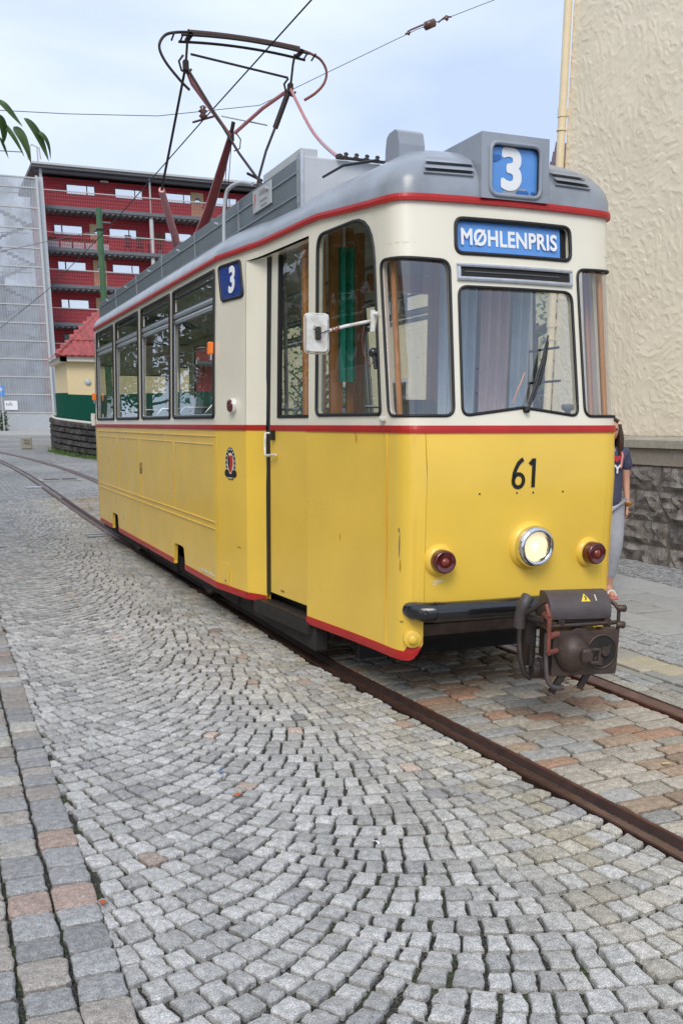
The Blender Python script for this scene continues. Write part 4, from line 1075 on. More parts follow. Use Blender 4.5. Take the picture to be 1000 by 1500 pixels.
mat('scuff_brown', (.30, .18, .06), .7); mat('scuff_pale', (.86, .66, .30), .6)
for (s0_, z0_, w_, h_, m_) in ((.775, .98, .006, .10, 'scuff_brown'), (.765, .86, .005, .05, 'scuff_brown'), (.78, 1.06, .010, .018, 'scuff_brown'), (.53, .775, .05, .012, 'scuff_pale'), (.55, .757, .02, .01, 'scuff_pale'), (.745, .535, .018, .006, 'scuff_brown'), (1.5, .95, .004, .03, 'scuff_brown'), (2.55, .44, .05, .012, 'scuff_brown'), (3.2, .70, .05, .006, 'scuff_brown'), (1.3, 1.575, .006, .05, 'scuff_brown')):
    q = TB(); n0 = 12
    q.add([S(s0_ + w_ * math.cos(2 * math.pi * k / n0) * random.uniform(.5, 1.1), z0_ + h_ * math.sin(2 * math.pi * k / n0) * random.uniform(.5, 1.1), (.0022 if not 2 < s0_ < 3 else -.0728)) for k in range(n0)], [tuple(range(n0))]); q.build('paint_scuff', M[m_])
q = TB(); q.tube([S(1.08, 2.19, .02), S(1.10, 2.12, .03), S(1.07, 2.03, .035), S(1.02, 1.96, .03), S(.98, 2.0, .02)], .003, 5); q.build('loose_cable', M['rust_link'])
q = TB(); q.lathe(S(.985, 2.04, .0), Sn(.985, 2.04), [(0, .026), (.03, .027), (.045, .018), (.046, 0)], 14); q.cyl(S(.98, 2.02, .02), S(.975, 1.95, .015), .012, 8); q.build('cab_bell', M['black_paint'])
q = TB(); q.box(S(.93, 1.672, .012), (.03, .05, .03), None, .008); q.build('window_stop', M['white_plastic'])

# ---- wiper
wp = Vector(S(-.012, 1.722, .02))
q = TB(); q.lathe(wp, (0, -1, 0), [(-.02, .016), (.01, .016), (.016, .008), (.016, 0)], 12); q.tube([wp, S(-.06, 1.80, .03), S(-.115, 1.93, .035), S(-.145, 2.03, .03)], .006, 6); wi = q.build('wiper', M['rubber'])
q = TB(); q.tube([S(-.03, 1.755, .018), S(-.085, 1.87, .019), S(-.145, 2.02, .018), S(-.178, 2.135, .018)], [.009, .012, .011, .005], 6); q.tube([S(-.10, 1.86, .028), S(-.15, 2.0, .026), S(-.172, 2.10, .024)], .005, 5); q.build('wiper_blade', M['rubber'], wi)
q = TB(); q.tube([S(.055, 1.755, -.03), S(-.04, 1.93, -.028)], .005, 6); q.build('inner_wiper_arm', M['wood'], wi)

# ---- roof furniture
# side boards
def board(x0, x1, yy0, yy1, ztop, zbot):
    q = TB(); q.bb((x0, yy0, zbot), (x1, yy1, ztop), .006); return q
sgx = [2.385, 3.875 - .02]
zt = lambda y_: 3.325 - (y_ - 6.54) * .0035
for k, (xs, dx) in enumerate(((2.375, .03), (3.855, .03))):
    q = TB(); ysb = [6.54, 7.9, 9.3, 10.7, 12.1, 13.5, 14.85]
    pr = TB()
    for i in range(6):
        q = TB(); q.bb((xs, ysb[i] + .003, 3.02), (xs + dx, ysb[i + 1] - .003, 3.322 - .004 * i), .003)
        pb_ = q.build('roof_board', M['roof_panel_paint'])
        q = TB(); xo = xs - .004 if k == 0 else xs + dx + .004
        q.bb((xo - .004, ysb[i], 3.232), (xo + .004, ysb[i + 1], 3.240)); q.bb((xo - .004, ysb[i], 3.10), (xo + .004, ysb[i + 1], 3.107)); q.bb((xo - .005, ysb[i] + .0, 3.05), (xo + .005, ysb[i] + .014, 3.318)); q.build('board_rib', M['roof_paint'], pb_)
        q = TB(); q.cyl((xo - .0, ysb[i] + .6, 3.25), (xo - .03, ysb[i] + .6, 3.26), .01, 6); q.build('board_clip', M['light_grey_paint'], pb_)
q = TB(); q.bb((2.37, 6.5, 3.02), (2.95, 6.55, 3.325), .008); q.bb((2.95, 6.5, 3.02), (3.89, 6.55, 3.31), .008); q.bb((2.38, 6.515, 3.31), (2.50, 7.3, 3.375), .006); fb = q.build('front_resistor_box', M['light_grey_paint'])
q = TB(); q.bb((2.66, 6.492, 3.13), (2.78, 6.502, 3.18)); q.build('box_opening', M['underframe'], fb)
q = TB(); q.bb((2.37, 14.85, 3.0), (3.89, 14.90, 3.29), .008); q.build('rear_board', M['roof_panel_paint'])
q = TB(); q.bb((2.37, 6.49, 3.01), (2.395, 6.56, 3.345), .004); q.build('corner_post', M['aluminium'], fb)
q = TB()
for y_ in lin(7.2, 14, 8): q.bb((2.7, y_, 3.15), (3.5, y_ + .35, 3.27), .01)
q.build('resistor_box', M['roof_panel_paint'])
# warning plate
sp_ = TB(); sp_.bb((2.362, 7.075, 3.150), (2.372, 7.50, 3.300), .002); so2 = sp_.build('warning_plate', M['light_grey_paint'])
mtp = Matrix.Translation((2.36 - TX, 7.24 - TY, 3.262)) @ Matrix(((0, 0, -1, 0), (-1, 0, 0, 0), (0, 1, 0, 0), (0, 0, 0, 1)))
mat('faded_print', (.36, .33, .34), .6)
text('Achtung', .062, M['faded_print'], 'plate_lettering', so2, mtp, .0006, .0004, 1.0)
mtp2 = Matrix.Translation((2.36 - TX, 7.245 - TY, 3.205)) @ Matrix(((0, 0, -1, 0), (-1, 0, 0, 0), (0, 1, 0, 0), (0, 0, 0, 1)))
text('Stromabnehmer', .026, M['faded_print'], 'plate_lettering', so2, mtp2, .0006, .0, 1.0)
mtp3 = Matrix.Translation((2.36 - TX, 7.245 - TY, 3.175)) @ Matrix(((0, 0, -1, 0), (-1, 0, 0, 0), (0, 1, 0, 0), (0, 0, 0, 1)))
text('Hochspannung', .024, M['faded_print'], 'plate_lettering', so2, mtp3, .0006, .0, 1.0)
q = TB(); q.add([(2.3605, 7.455, 3.275), (2.3605, 7.44, 3.275), (2.3605, 7.455, 3.22), (2.3605, 7.435, 3.225), (2.3605, 7.46, 3.165), (2.3605, 7.452, 3.208), (2.3605, 7.47, 3.205)], [(0, 1, 3, 2), (2, 3, 5, 6), (4, 5, 6)]); q.build('plate_bolt', M['print_red'], so2)
# ladder rail
q = TB(); q.tube(smooth_path([(2.245, 7.90, 2.965), (2.25, 7.89, 3.20), (2.262, 7.86, 3.345), (2.285, 7.80, 3.39), (2.33, 7.68, 3.40), (2.38, 7.56, 3.37)]), .014, 10); q.build('grab_rail', M['light_grey_paint'])
# hood (lamp housing) on the front of the roof
q = TB(); cx_, cy_ = 2.64, 5.50
prof_ = [(-.085, 3.03), (-.082, 3.16), (-.06, 3.225), (-.03, 3.243), (.05, 3.24), (.085, 3.222), (.10, 3.16), (.105, 3.03)]
q.prism([(cx_ - .075, cy_ + a, z_) for a, z_ in prof_], (.16, 0, 0)); q.v = [tuple((rotz(0) @ Vector(p))) for p in q.v]
hd = q.build('roof_lamp_hood', M['roof_paint']); 
q = TB(); q.bb((cx_ - .10, cy_ - .10, 3.035), (cx_ + .11, cy_ + .12, 3.06), .006); q.build('hood_base', M['roof_paint'], hd)
# cables / insulators across the front roof
q = TB(); q.tube([(2.50, 6.42, 3.19), (2.47, 6.0, 3.165), (2.52, 5.6, 3.11)], .008, 6); q.build('roof_cable', M['rubber'])
q = TB()
for k in range(5):
    p = Vector((2.68 + k * .075, 6.47, 3.345)); q.lathe(p, (.2, 0, 1), [(-.02, .014), (-.008, .019), (0, .010), (.008, .017), (.016, .010), (.02, 0)], 10)
q.bb((2.62, 6.45, 3.322), (3.04, 6.49, 3.332)); q.build('roof_insulators', M['panto_dark'])
# number box
bx0, bx1 = 2.895, 3.325
yf = 5.058
q = TB(); pr = [(bx0, 0, 2.835), (bx1, 0, 2.835), (bx1, 0, 3.155), (bx1 - .015, 0, 3.170), (bx0 + .015, 0, 3.170), (bx0, 0, 3.155)]
hq = [(p[0], p[1]) for p in rquad([(2.95, 2.862), (3.27, 2.862), (3.27, 3.125), (2.95, 3.125)], .05)]
# front face with an opening
outq = [(bx0, 2.842), (bx1, 2.842), (bx1, 3.172), (bx0, 3.172)]
om = outer_match(hq, outq); n0 = len(hq); lean = lambda z: yf + .05 * (z - 2.8)
v = [(p[0], lean(p[1]), p[1]) for p in om] + [(p[0], lean(p[1]), p[1]) for p in hq] + [(p[0], lean(p[1]) + .035, p[1]) for p in hq]
q.add(v, [(i, (i + 1) % n0, (i + 1) % n0 + n0, i + n0) for i in range(n0)]); q.add(v, [(n0 + i, n0 + (i + 1) % n0, (i + 1) % n0 + 2 * n0, i + 2 * n0) for i in range(n0)])
for x_ in (bx0, bx1): q.add([(x_, lean(2.842), 2.842), (x_, lean(3.172), 3.172), (x_, 6.3, 3.172), (x_, 6.3, 2.842)], [(0, 1, 2, 3)])
q.add([(bx0, lean(3.172), 3.172), (bx1, lean(3.172), 3.172), (bx1, 6.3, 3.172), (bx0, 6.3, 3.172)], [(0, 1, 2, 3)])
nb = q.build('number_box', M['roof_paint'])
q = TB(); q.tube([(p[0], lean(p[1]) - .002, p[1]) for p in hq], .012, 6, closed=True); q.build('box_rim', M['roof_paint'], nb)
q = TB(); q.tube([(TX + (p[0] - TX) * .965, lean(p[1]) + .012, 2.9935 + (p[1] - 2.9935) * .955) for p in hq], .009, 6, closed=True); q.build('box_seal', M['rubber'], nb)
q = TB(); q.add([(2.94, lean(2.85) + .022, 2.85), (3.28, lean(2.85) + .022, 2.85), (3.28, lean(3.13) + .022, 3.13), (2.94, lean(3.13) + .022, 3.13)], [(0, 1, 2, 3)]); q.build('blue_panel', M['sign_blue'], nb)
text('3', .285, M['print_white'], 'numeral', nb, Matrix.Translation((3.095 - TX, lean(2.99) + .019 - TY, 2.992)) @ Matrix.Rotation(R(90) - math.atan(.05), 4, 'X'), .0004, 0, 1.05, fat=.012)
mat('paint_flake', (.03, .14, .42), .4)
for px_, pz_, a_, w_ in ((2.985, 3.055, 20, .035), (3.165, 2.885, -15, .035), (3.235, 2.893, 8, .012)):
    q = TB(); q.add([(px_ + w_ * math.cos(t) * 1.2, lean(pz_) + .016, pz_ + w_ * .5 * math.sin(t) * (1 + .3 * math.sin(3 * t))) for t in [2 * math.pi * k / 14 for k in range(14)]], [tuple(range(14))]); q.build('paint_patch', M['paint_flake'], nb)
# louvred vents
for s0, s1 in ((.27, .57), (-.27, -.53)):
    def vp(s_, v, o_=0):
        a = Vector(roofpt(s_, v)); b_ = Vector(roofpt(s_, v + .01)); c0 = Vector(roofpt(s_ + .01, v)); nn = (b_ - a).cross(c0 - a).normalized()
        if nn.y > 0: nn = -nn
        return a + nn * o_
    q = TB(); sg_ = 1 if s1 > s0 else -1
    q.grid(lambda u, v: vp(u, v, .012), lin(s0, s1, 8), [.13, .30], True)
    for u in (s0, s1): q.grid(lambda v, k: vp(u, v, .012 * k), [.13, .30], [0, 1], False)
    for v_ in (.13, .30): q.grid(lambda u, k: vp(u, v_, .012 * k), lin(s0, s1, 8), [0, 1], False)
    ve = q.build('roof_vent', M['roof_paint'])
    for v_ in (.155, .215):
        q = TB(); q.grid(lambda u, k: vp(u, v_ + .045 * k, .014 + .010 * (1 - k)), lin(s0, s1, 8), [0, .5, 1], True)
        q.grid(lambda u, k: vp(u, v_ + .01 * k, .016 + .007 * (1 - k)), lin(s0, s1, 8), [0, 1], True)
        q.build('vent_louvre', M['roof_paint'], ve)
        q = TB(); q.grid(lambda u, k: vp(u, v_ - .010 + .010 * k, .0135), lin(s0 + .01 * sg_, s1 - .01 * sg_, 8), [0, 1], True); q.build('vent_slot', M['underframe'], ve)

# ---- pantograph
PG = thing('x', '', '', (0, 0, 0)); bpy.data.objects.remove(PG)
def P(x_, y_, z_): return (x_, y_, z_)
K1 = (3.0, 10.2, 4.377); L0 = (2.385, 9.45, 4.70); R0 = (3.36, 9.45, 4.63)
q = TB(); q.tube([K1, (2.985, 10.55, 4.13), (2.93, 10.85, 3.82), (2.85, 11.1, 3.55), (2.80, 11.25, 3.3)], [.03, .045, .05, .05, .05], 10); pan = q.build('pantograph', M['red_tube'])
def ptube(name, pts, r_, m='panto_dark', n=8):
    q = TB(); q.tube(pts, r_, n); return q.build(name, M[m], pan)
ptube('upper_tube', [L0, (2.47, 9.56, 4.60), K1], [.022, .022, .018], 'pink_tube'); ptube('upper_tube', [R0, (3.2, 9.8, 4.54), (3.03, 10.15, 4.40)], .017, 'pink_tube')
K3 = (2.245, 10.0, 3.8)
ptube('thin_arm', [L0, (2.30, 9.78, 4.15), K3], .012); ptube('lower_tube', [K3, (2.36, 10.3, 3.67), (2.50, 10.62, 3.52), (2.56, 10.8, 3.42)], [.03, .035, .04, .04], 'pink_tube')
ptube('thin_arm', [L0, (2.78, 9.2, 3.98), (3.0, 8.9, 3.55), (3.05, 8.85, 3.4)], .012)
ptube('thin_arm', [R0, (3.13, 9.5, 4.1), (2.97, 9.25, 3.80), (2.93, 9.2, 3.6)], .012)
ptube('front_tube', smooth_path([R0, (3.31, 8.85, 4.18), (3.22, 8.3, 3.90), (2.86, 7.03, 3.47)]), .014, 'pink_tube'); 
ptube('foot_joint', [(2.86, 7.03, 3.48), (2.855, 6.98, 3.40), (2.83, 6.9, 3.33)], .028)
ptube('cross_rod', [(2.84, 9.16, 3.815), (3.02, 9.3, 3.80)], .012)
ptube('cross_rod', [(2.42, 9.4, 4.78), (3.32, 9.4, 4.70)], .010)
q = TB(); q.box(K1, (.06, .06, .10), None, .012); q.tube([K1, (3.02, 10.16, 4.50)], .02, 8)
q.tube([(3.05, 10.2, 4.42), (3.10, 10.2, 4.36), (3.09, 10.2, 4.28), (3.03, 10.2, 4.25)], .006, 6); q.build('knee_joint', M['panto_dark'], pan)
q = TB()
for a, b_ in (((2.98, 10.2, 4.36), (2.95, 10.5, 3.5)), ((3.01, 10.2, 4.36), (2.99, 10.5, 3.5))): q.tube([a, b_], .004, 5)
q.build('control_rope', M['panto_dark'], pan)
q = TB(); q.tube([(2.88, 10.1, 4.52), (3.28, 9.9, 4.43)], .007, 6); q.build('lever_rod', M['light_grey_paint'], pan)
q = TB(); q.cyl((3.33, 9.44, 4.58), (3.22, 9.49, 4.30), .026, 10); q.build('damper', M['panto_dark'], pan)
for c_ in (L0, R0):
    q = TB(); q.box(c_, (.05, .05, .09), None, .01); q.tube([(c_[0], c_[1], c_[2]), (c_[0] + .01, c_[1] - .05, c_[2] + .18), (c_[0] + .02, c_[1] - .08, c_[2] + .26)], .011, 8)
    q.tube([(c_[0] - .02, c_[1], c_[2] + .08), (c_[0] - .06, c_[1], c_[2] + .03), (c_[0] - .04, c_[1], c_[2] - .04), (c_[0] + .02, c_[1], c_[2] - .06), (c_[0] + .05, c_[1], c_[2] - .02)], .010, 6); q.build('head_bracket', M['panto_dark'], pan)
# head: contact strip and horns
hx = lambda t: 2.14 + 1.55 * t
def hz(t): return 4.965 - .10 * abs(t - .5) ** 2.0 * 1.2
YH = 9.38
q = TB(); q.tube([(hx(t), YH, 4.955 - .16 * (t - .5) ** 2) for t in lin(.17, .83, 12)], .024, 8); hdp = q.build('contact_strip', M['carbon'], pan)
q = TB()
for yo, r_ in ((-.05, .011), (.06, .011)):
    q.tube([(hx(t), YH + yo, 4.925 - .20 * (t - .5) ** 2 - (.02 if yo > 0 else 0)) for t in lin(.12, .88, 12)], r_, 6)
q.build('head_tube', M['panto_dark'], pan)
horn = [(hx(.83), YH, 4.935), (hx(.90), YH, 4.915), (hx(.965), YH, 4.875), (hx(1.0), YH, 4.79), (hx(.985), YH, 4.69), (hx(.93), YH, 4.60), (hx(.86), YH, 4.53)]
q = TB(); q.tube(smooth_path(horn), .012, 8); q.build('horn', M['rust_link'], pan)
horn = [(hx(.17), YH, 4.94), (hx(.10), YH, 4.925), (hx(.035), YH, 4.89), (hx(.0), YH, 4.80), (hx(.03), YH, 4.69), (hx(.11), YH, 4.56), (hx(.165), YH, 4.49)]
q = TB(); q.tube(smooth_path(horn), .012, 8); q.build('horn', M['panto_dark'], pan)
q = TB()
for t in (.08, .13, .87, .92): q.cyl((hx(t), YH - .05, 4.90), (hx(t), YH + .06, 4.88), .008, 6)
q.lathe((hx(.17), YH, 4.90), (0, 1, 0), [(-.07, .022), (.07, .022)], 12); q.lathe((hx(.83), YH, 4.90), (0, 1, 0), [(-.07, .02), (.07, .02)], 12); q.build('head_spacer', M['panto_dark'], pan)

# ---- underframe and wheels
q = TB(); q.bb((2.52, 5.2, .36), (3.74, 15.7, .60)); q.bb((2.52, 6.4, .50), (3.74, 15.2, .72)); und = q.build('underframe', M['underframe'])
q = TB(); q.bb((2.42, 5.02, .425), (3.84, 5.08, .495), .004); q.build('cross_beam', M['brown_steel'], und)
q = TB(); q.tube([(2.6, 5.1, .56), (2.8, 5.0, .54), (3.0, 5.05, .60), (3.05, 5.2, .6)], .018, 8); q.bb((2.46, 5.05, .36), (2.56, 5.5, .66)); q.bb((3.7, 5.05, .36), (3.8, 5.5, .66)); q.tube([(2.5, 5.0, .34), (2.5, 5.15, .40), (2.5, 5.4, .4)], .03, 8); q.build('front_bracket', M['underframe'], und)
q = TB(); q.bb((2.48, 5.75, .13), (3.78, 5.79, .40), .005); q.build('shade_board', M['underframe'], und)  # lifeguard-like board, added to keep light out beneath the front
for xx in (2.30, 3.86):
    q = TB(); q.bb((xx, 6.1, .12), (xx + .10, 15.2, .30), .01); q.build('shade_beam', M['underframe'], und)  # side beams lengthened and lowered to darken the ground below the tram
q = TB(); q.bb((2.40, 6.0, .24), (3.86, 15.2, .36)); q.build('shade_box', M['underframe'], und)  # plain box added under the floor to block light from the sides
for y_ in (9.25, 12.9):
    for xw, sg in ((2.43, -1), (3.90, 1)):
        q = TB(); q.lathe((xw, y_, .33), (sg, 0, 0), [(-.07, .30), (-.05, .345), (-.03, .345), (-.025, .325), (.06, .320), (.065, .28), (.03, .24), (.03, .09), (.07, .08), (.07, 0)], 32)
        wh = q.build('wheel', M['dark_steel'])
        if sg == -1:
            q = TB(); q.box((xw - .13, y_, .33), (.08, .30, .24), None, .02); q.cyl((xw - .17, y_, .33), (xw - .19, y_, .33), .08, 14); q.build('axle_box', M['underframe'], wh)
            for dy in (-.32, .32):
                q = TB(); q.lathe((xw - .13, y_ + dy, .22), (0, 0, 1), [(0, .05), (.24, .05)], 10); q.build('coil_spring', M['dark_steel'], wh)
    q = TB(); q.cyl((2.43, y_, .33), (3.9, y_, .33), .06, 12); q.build('axle', M['underframe'])
for y_, h_ in ((7.9, .12), (8.4, .18), (10.2, .10), (11.0, .14), (11.8, .12), (13.9, .14)):
    q = TB(); q.bb((2.28, y_, h_), (2.40, y_ + .28, .36), .02); q.build('brake_gear', M['underframe'], und)

# ---- interior
q = TB(); q.grid(lambda s_, k: tuple(Vector(S(s_, .84, -.15 if 1.8 < s_ < 3.1 else -.04)).lerp(Vector((TX, min(max(S(s_, .84)[1], 5.6), 15.3), .84)), k)), lin(-SEND, SEND, 320), [0, 1], False); q.build('floor', M['interior_floor'])
ln = TB()                                     # inside lining below the windows
for sg in (1, -1): sheet('x', None, sg * (3.07 if sg == 1 else .7), sg * (SEND - .5), .86, 1.66, off=-.06, th=.01, build=False, mb=ln, nz=1, ds=.15)
ln.build('inner_lining', M['wood'])
# cab bulkhead and wooden posts
q = TB()
for x_, y_ in ((2.46, 6.62), (2.56, 6.68), (2.72, 6.78), (3.05, 7.1), (3.62, 7.0), (3.90, 6.9)): q.bb((x_ - .035, y_ - .03, .86), (x_ + .035, y_ + .03, 3.0), .008)
q.bb((2.50, 6.60, .86), (2.585, 6.63, 2.95)); q.bb((2.63, 6.62, .86), (2.72, 6.65, 2.95)); q.bb((2.77, 6.66, .86), (2.82, 6.69, 2.95)); q.bb((3.1, 7.02, .86), (3.92, 7.08, 1.65)); q.bb((3.1, 7.03, 2.6), (3.92, 7.07, 2.72)); bk = q.build('cab_bulkhead', M['wood'])
for s_ in (.845, 1.01, -.72, -.93):
    q = TB(); q.tube([S(s_, 1.64, -.055), S(s_, 2.2, -.055), S(s_, 2.75, -.055)], .018, 4); q.build('window_post', M['wood'])
def curtain(name, x0, x1, y0_, z0, z1, m_, amp=.02, fr=60, dy=0):
    q = TB(); q.grid(lambda u, z: (x0 + (x1 - x0) * u, y0_ + dy * u + amp * math.sin(u * (x1 - x0) * fr) * (1 + .3 * math.sin(z * 3)), z), lin(0, 1, 60), lin(z0, z1, 4), True); return q.build(name, M[m_])
curtain('cab_curtain', 3.02, 3.30, 5.75, 1.3, 2.62, 'curtain_blue', .022, 95); curtain('cab_curtain', 3.30, 3.52, 5.72, 1.3, 2.62, 'curtain_pink', .016, 90); curtain('cab_curtain', 3.52, 3.66, 5.70, 1.3, 2.62, 'curtain_blue', .018, 95)
curtain('green_curtain', 2.66, 2.79, 6.55, 1.93, 2.80, 'curtain_green', .015, 110)
q = TB(); q.bb((2.75, 5.25, .86), (3.5, 5.5, 1.42), .03); cn_ = q.build('driver_console', M['underframe'])
q = TB(); q.lathe((3.62, 5.18, 1.66), (0, 0, 1), [(0, .02), (.06, .018), (.075, .04), (.10, .04), (.105, 0)], 16); q.build('controller_knob', M['roof_panel_paint'], cn_)
q = TB(); q.box((2.95, 5.95, 1.55), (.36, .08, .5), None, .05); q.box((2.95, 5.8, 1.22), (.38, .38, .1), None, .04); q.cyl((2.95, 5.8, .86), (2.95, 5.8, 1.2), .04, 10); q.build('driver_seat', M['seat_black'])
# passenger seats with tubular backs, poles
for yy in lin(8.4, 13.5, 5):
    for x_ in (2.52, 3.72):
        q = TB(); q.box((x_, yy, 1.27), (.62, .42, .08), None, .03); q.box((x_, yy + .2, 1.53), (.62, .06, .42), rot=None, bev=.025); se = q.build('seat', M['seat_green'])
        q = TB(); q.tube([(x_ - .29, yy + .22, 1.3), (x_ - .29, yy + .24, 1.72), (x_ - .22, yy + .24, 1.80), (x_ + .22, yy + .24, 1.80), (x_ + .29, yy + .24, 1.72), (x_ + .29, yy + .22, 1.3)], .014, 8)
        q.cyl((x_, yy, .86), (x_, yy, 1.24), .03, 8); q.build('seat_rail', M['aluminium'], se)
for x_, y_ in ((2.55, 7.35), (3.7, 8.0), (2.9, 9.6), (3.4, 11.2), (2.9, 12.9), (3.4, 14.5)):
    q = TB(); q.cyl((x_, y_, .86), (x_, y_, 3.05), .016, 8); q.build('grab_pole', M['aluminium'])
q = TB()
for z_ in (1.92, 2.13): q.tube([S(-1.30, z_, -.05), S(-1.85, z_, -.05)], .008, 6)
for z_ in (1.88, 2.06): q.tube([S(-2.3, z_, -.05), S(-3.4, z_, -.05)], .008, 6)
q.build('window_bars', M['rubber'])
q = TB(); q.tube([(2.75, 7.3, 2.62), (2.75, 14.6, 2.62)], .013, 8); q.tube([(3.5, 7.3, 2.62), (3.5, 14.6, 2.62)], .013, 8); q.build('ceiling_rail', M['aluminium'])
# ================================================================ BUILDING ON THE RIGHT
WX = 7.95; YE = 11.75
bld = thing('plastered_building', 'cream building with rough trowelled plaster above a granite base', 'building', (WX, 0, 0))
q = MB(); q.bb((.0, 2.0, 1.50), (9, YE, 12)); q.build('plaster_wall', M['stucco'], bld)
q = MB(); q.bb((.012, 2.05, -.1), (9, YE - .05, 1.50)); q.build('base_core', M['mortar'], bld)
# trowelled plaster: a real relief of overlapping strokes, each rising gently to a crisp lip
rs_ = np.random.RandomState(7); GY0, GY1, GZ0, GZ1, ST = 8.3, YE - .004, 1.504, 7.4, .0105
ny_, nz_ = int((GY1 - GY0) / ST), int((GZ1 - GZ0) / ST); HF = np.zeros((ny_ + 1, nz_ + 1), np.float32)
for k in range(3300):
    y_, z_ = rs_.uniform(GY0, GY1), rs_.uniform(GZ0, GZ1); base = noise.noise(Vector((y_ * .8, z_ * .8, 4))) * 2.0
    a = base + .6 + rs_.normal(0, .45) + (math.pi if rs_.rand() < .35 else 0); L_ = rs_.uniform(.07, .24); W_ = rs_.uniform(.03, .11); h_ = rs_.uniform(.002, .0065); bend = rs_.uniform(-.35, .35) * L_
    rad = int((L_ * .6 + W_) / ST) + 2; ci, cj = int((y_ - GY0) / ST), int((z_ - GZ0) / ST)
    i0, i1, j0, j1 = max(0, ci - rad), min(ny_ + 1, ci + rad), max(0, cj - rad), min(nz_ + 1, cj + rad)
    if i1 <= i0 or j1 <= j0: continue
    yy, zz = np.meshgrid((np.arange(i0, i1) * ST + GY0 - y_), (np.arange(j0, j1) * ST + GZ0 - z_), indexing='ij')
    u = yy * math.cos(a) + zz * math.sin(a); v = -yy * math.sin(a) + zz * math.cos(a) - bend * (2 * u / L_) ** 2
    env = np.clip(1 - (2 * u / L_) ** 2, 0, 1) ** .6; w2 = W_ * (.35 + .65 * env)
    pr = np.where(v >= 0, np.clip(1 - v / w2, 0, 1) ** 1.3, np.clip(1 + v / (ST * 1.1), 0, 1)) * env * h_
    blk = HF[i0:i1, j0:j1]; np.maximum(blk * .55 + pr, blk, out=blk)
HF += (rs_.rand(ny_ + 1, nz_ + 1) * .0006).astype(np.float32)
HF[0, :] = HF[-1, :] = HF[:, 0] = HF[:, -1] = 0
vv = np.zeros(((ny_ + 1) * (nz_ + 1), 3), np.float32); II, JJ = np.meshgrid(np.arange(ny_ + 1), np.arange(nz_ + 1), indexing='ij')
vv[:, 0] = -.003 - HF.ravel(); vv[:, 1] = (GY0 + (GY1 - GY0) * II / ny_).ravel(); vv[:, 2] = (GZ0 + (GZ1 - GZ0) * JJ / nz_).ravel()
A0 = (II[:-1, :-1] * (nz_ + 1) + JJ[:-1, :-1]).ravel(); FF = np.stack([A0, A0 + 1, A0 + nz_ + 2, A0 + nz_ + 1], 1).astype(np.int32)
me = bpy.data.meshes.new('trowelled_plaster'); me.vertices.add(len(vv)); me.vertices.foreach_set('co', vv.ravel()); me.loops.add(FF.size); me.loops.foreach_set('vertex_index', FF.ravel())
me.polygons.add(len(FF)); me.polygons.foreach_set('loop_start', np.arange(0, FF.size, 4, dtype=np.int32)); me.polygons.foreach_set('use_smooth', np.ones(len(FF), bool)); me.update(calc_edges=True); me.validate()
link(me, 'trowelled_plaster', M['stucco'], bld)
# granite coping, smooth course, rock-faced courses
def dressed(name, y0, y1, z0, z1, x_out, rough, colr, mname='block_rock', nseg=(9, 5), seed=0):
    ny = max(3, int((y1 - y0) / .07)); nz = max(2, int((z1 - z0) / .055)); vs = []; fs = []
    for i in range(ny + 1):
        for j in range(nz + 1):
            yy = y0 + (y1 - y0) * i / ny; zz = z0 + (z1 - z0) * j / nz
            e = min(i, ny - i) / max(1, ny) * 2; e2 = min(j, nz - j) / max(1, nz) * 2; edge = 0 if (i in (0, ny) or j in (0, nz)) else 1
            h = rough * edge * max(.02, .45 + .9 * noise.noise(Vector((yy * 5 + seed, zz * 7, seed * 1.7))) + .55 * noise.noise(Vector((yy * 15, zz * 17 + seed, 2))))
            jy = random.uniform(-.2, .2) * (y1 - y0) / ny * edge if rough > .01 else 0
            vs.append((-x_out - h, yy + jy, zz))
    for i in range(ny):
        for j in range(nz):
            a = i * (nz + 1) + j
            if random.random() < .5: fs += [(a, a + 1, a + nz + 2), (a, a + nz + 2, a + nz + 1)]
            else: fs += [(a, a + 1, a + nz + 1), (a + 1, a + nz + 2, a + nz + 1)]
    k = len(vs); ring = [i * (nz + 1) for i in range(ny + 1)] + [ny * (nz + 1) + j for j in range(1, nz + 1)] + [i * (nz + 1) + nz for i in range(ny - 1, -1, -1)] + [j for j in range(nz - 1, 0, -1)]
    vs += [(.09, vs[r_][1], vs[r_][2]) for r_ in ring]; m0 = len(ring)
    fs += [(ring[i], ring[(i + 1) % m0], k + (i + 1) % m0, k + i) for i in range(m0)]
    me = mesh_from(vs, fs, [(*colr, 1)] * len(vs), name, smooth=False)
    bm = bmesh.new(); bm.from_mesh(me); bmesh.ops.recalc_face_normals(bm, faces=bm.faces); bm.to_mesh(me); bm.free()
    return link(me, name, M[mname], bld)
mat('coping_granite', (.39, .36, .29), .75, var=.12, var_scale=14, speck=.22, speck_scale=240, bump=.002, bump_scale=70, dirt=(.22, .23, .13), dirt_scale=3.5, dirt_amt=.6)
mat('course_granite', (.30, .26, .215), .75, var=.1, var_scale=14, speck=.45, speck_scale=260, bump=.002, bump_scale=70)
for z0, z1, nm, mm, jy, st_, xo in ((1.365, 1.50, 'coping_stone', 'coping_granite', 10.06, 1.9, .075), (1.16, 1.36, 'granite_block', 'course_granite', 10.14, 1.75, .03)):
    y_ = jy
    ed = [YE]
    while y_ > 2.0: ed.append(y_); y_ -= st_
    for a, b_ in zip(ed[1:], ed):
        q = MB()
        if nm == 'coping_stone': q.prism([(.05, a + .008, z0), (-xo, a + .008, z0), (-xo, a + .008, z1 - .045), (-.01, a + .008, z1)], (0, b_ - a - .016, 0)); q.add([(.05, a, z0)], [])
        else: q.bb((-xo, a + .008, z0), (.1, b_ - .008, z1), .006)
        q.build(nm, M[mm], bld)
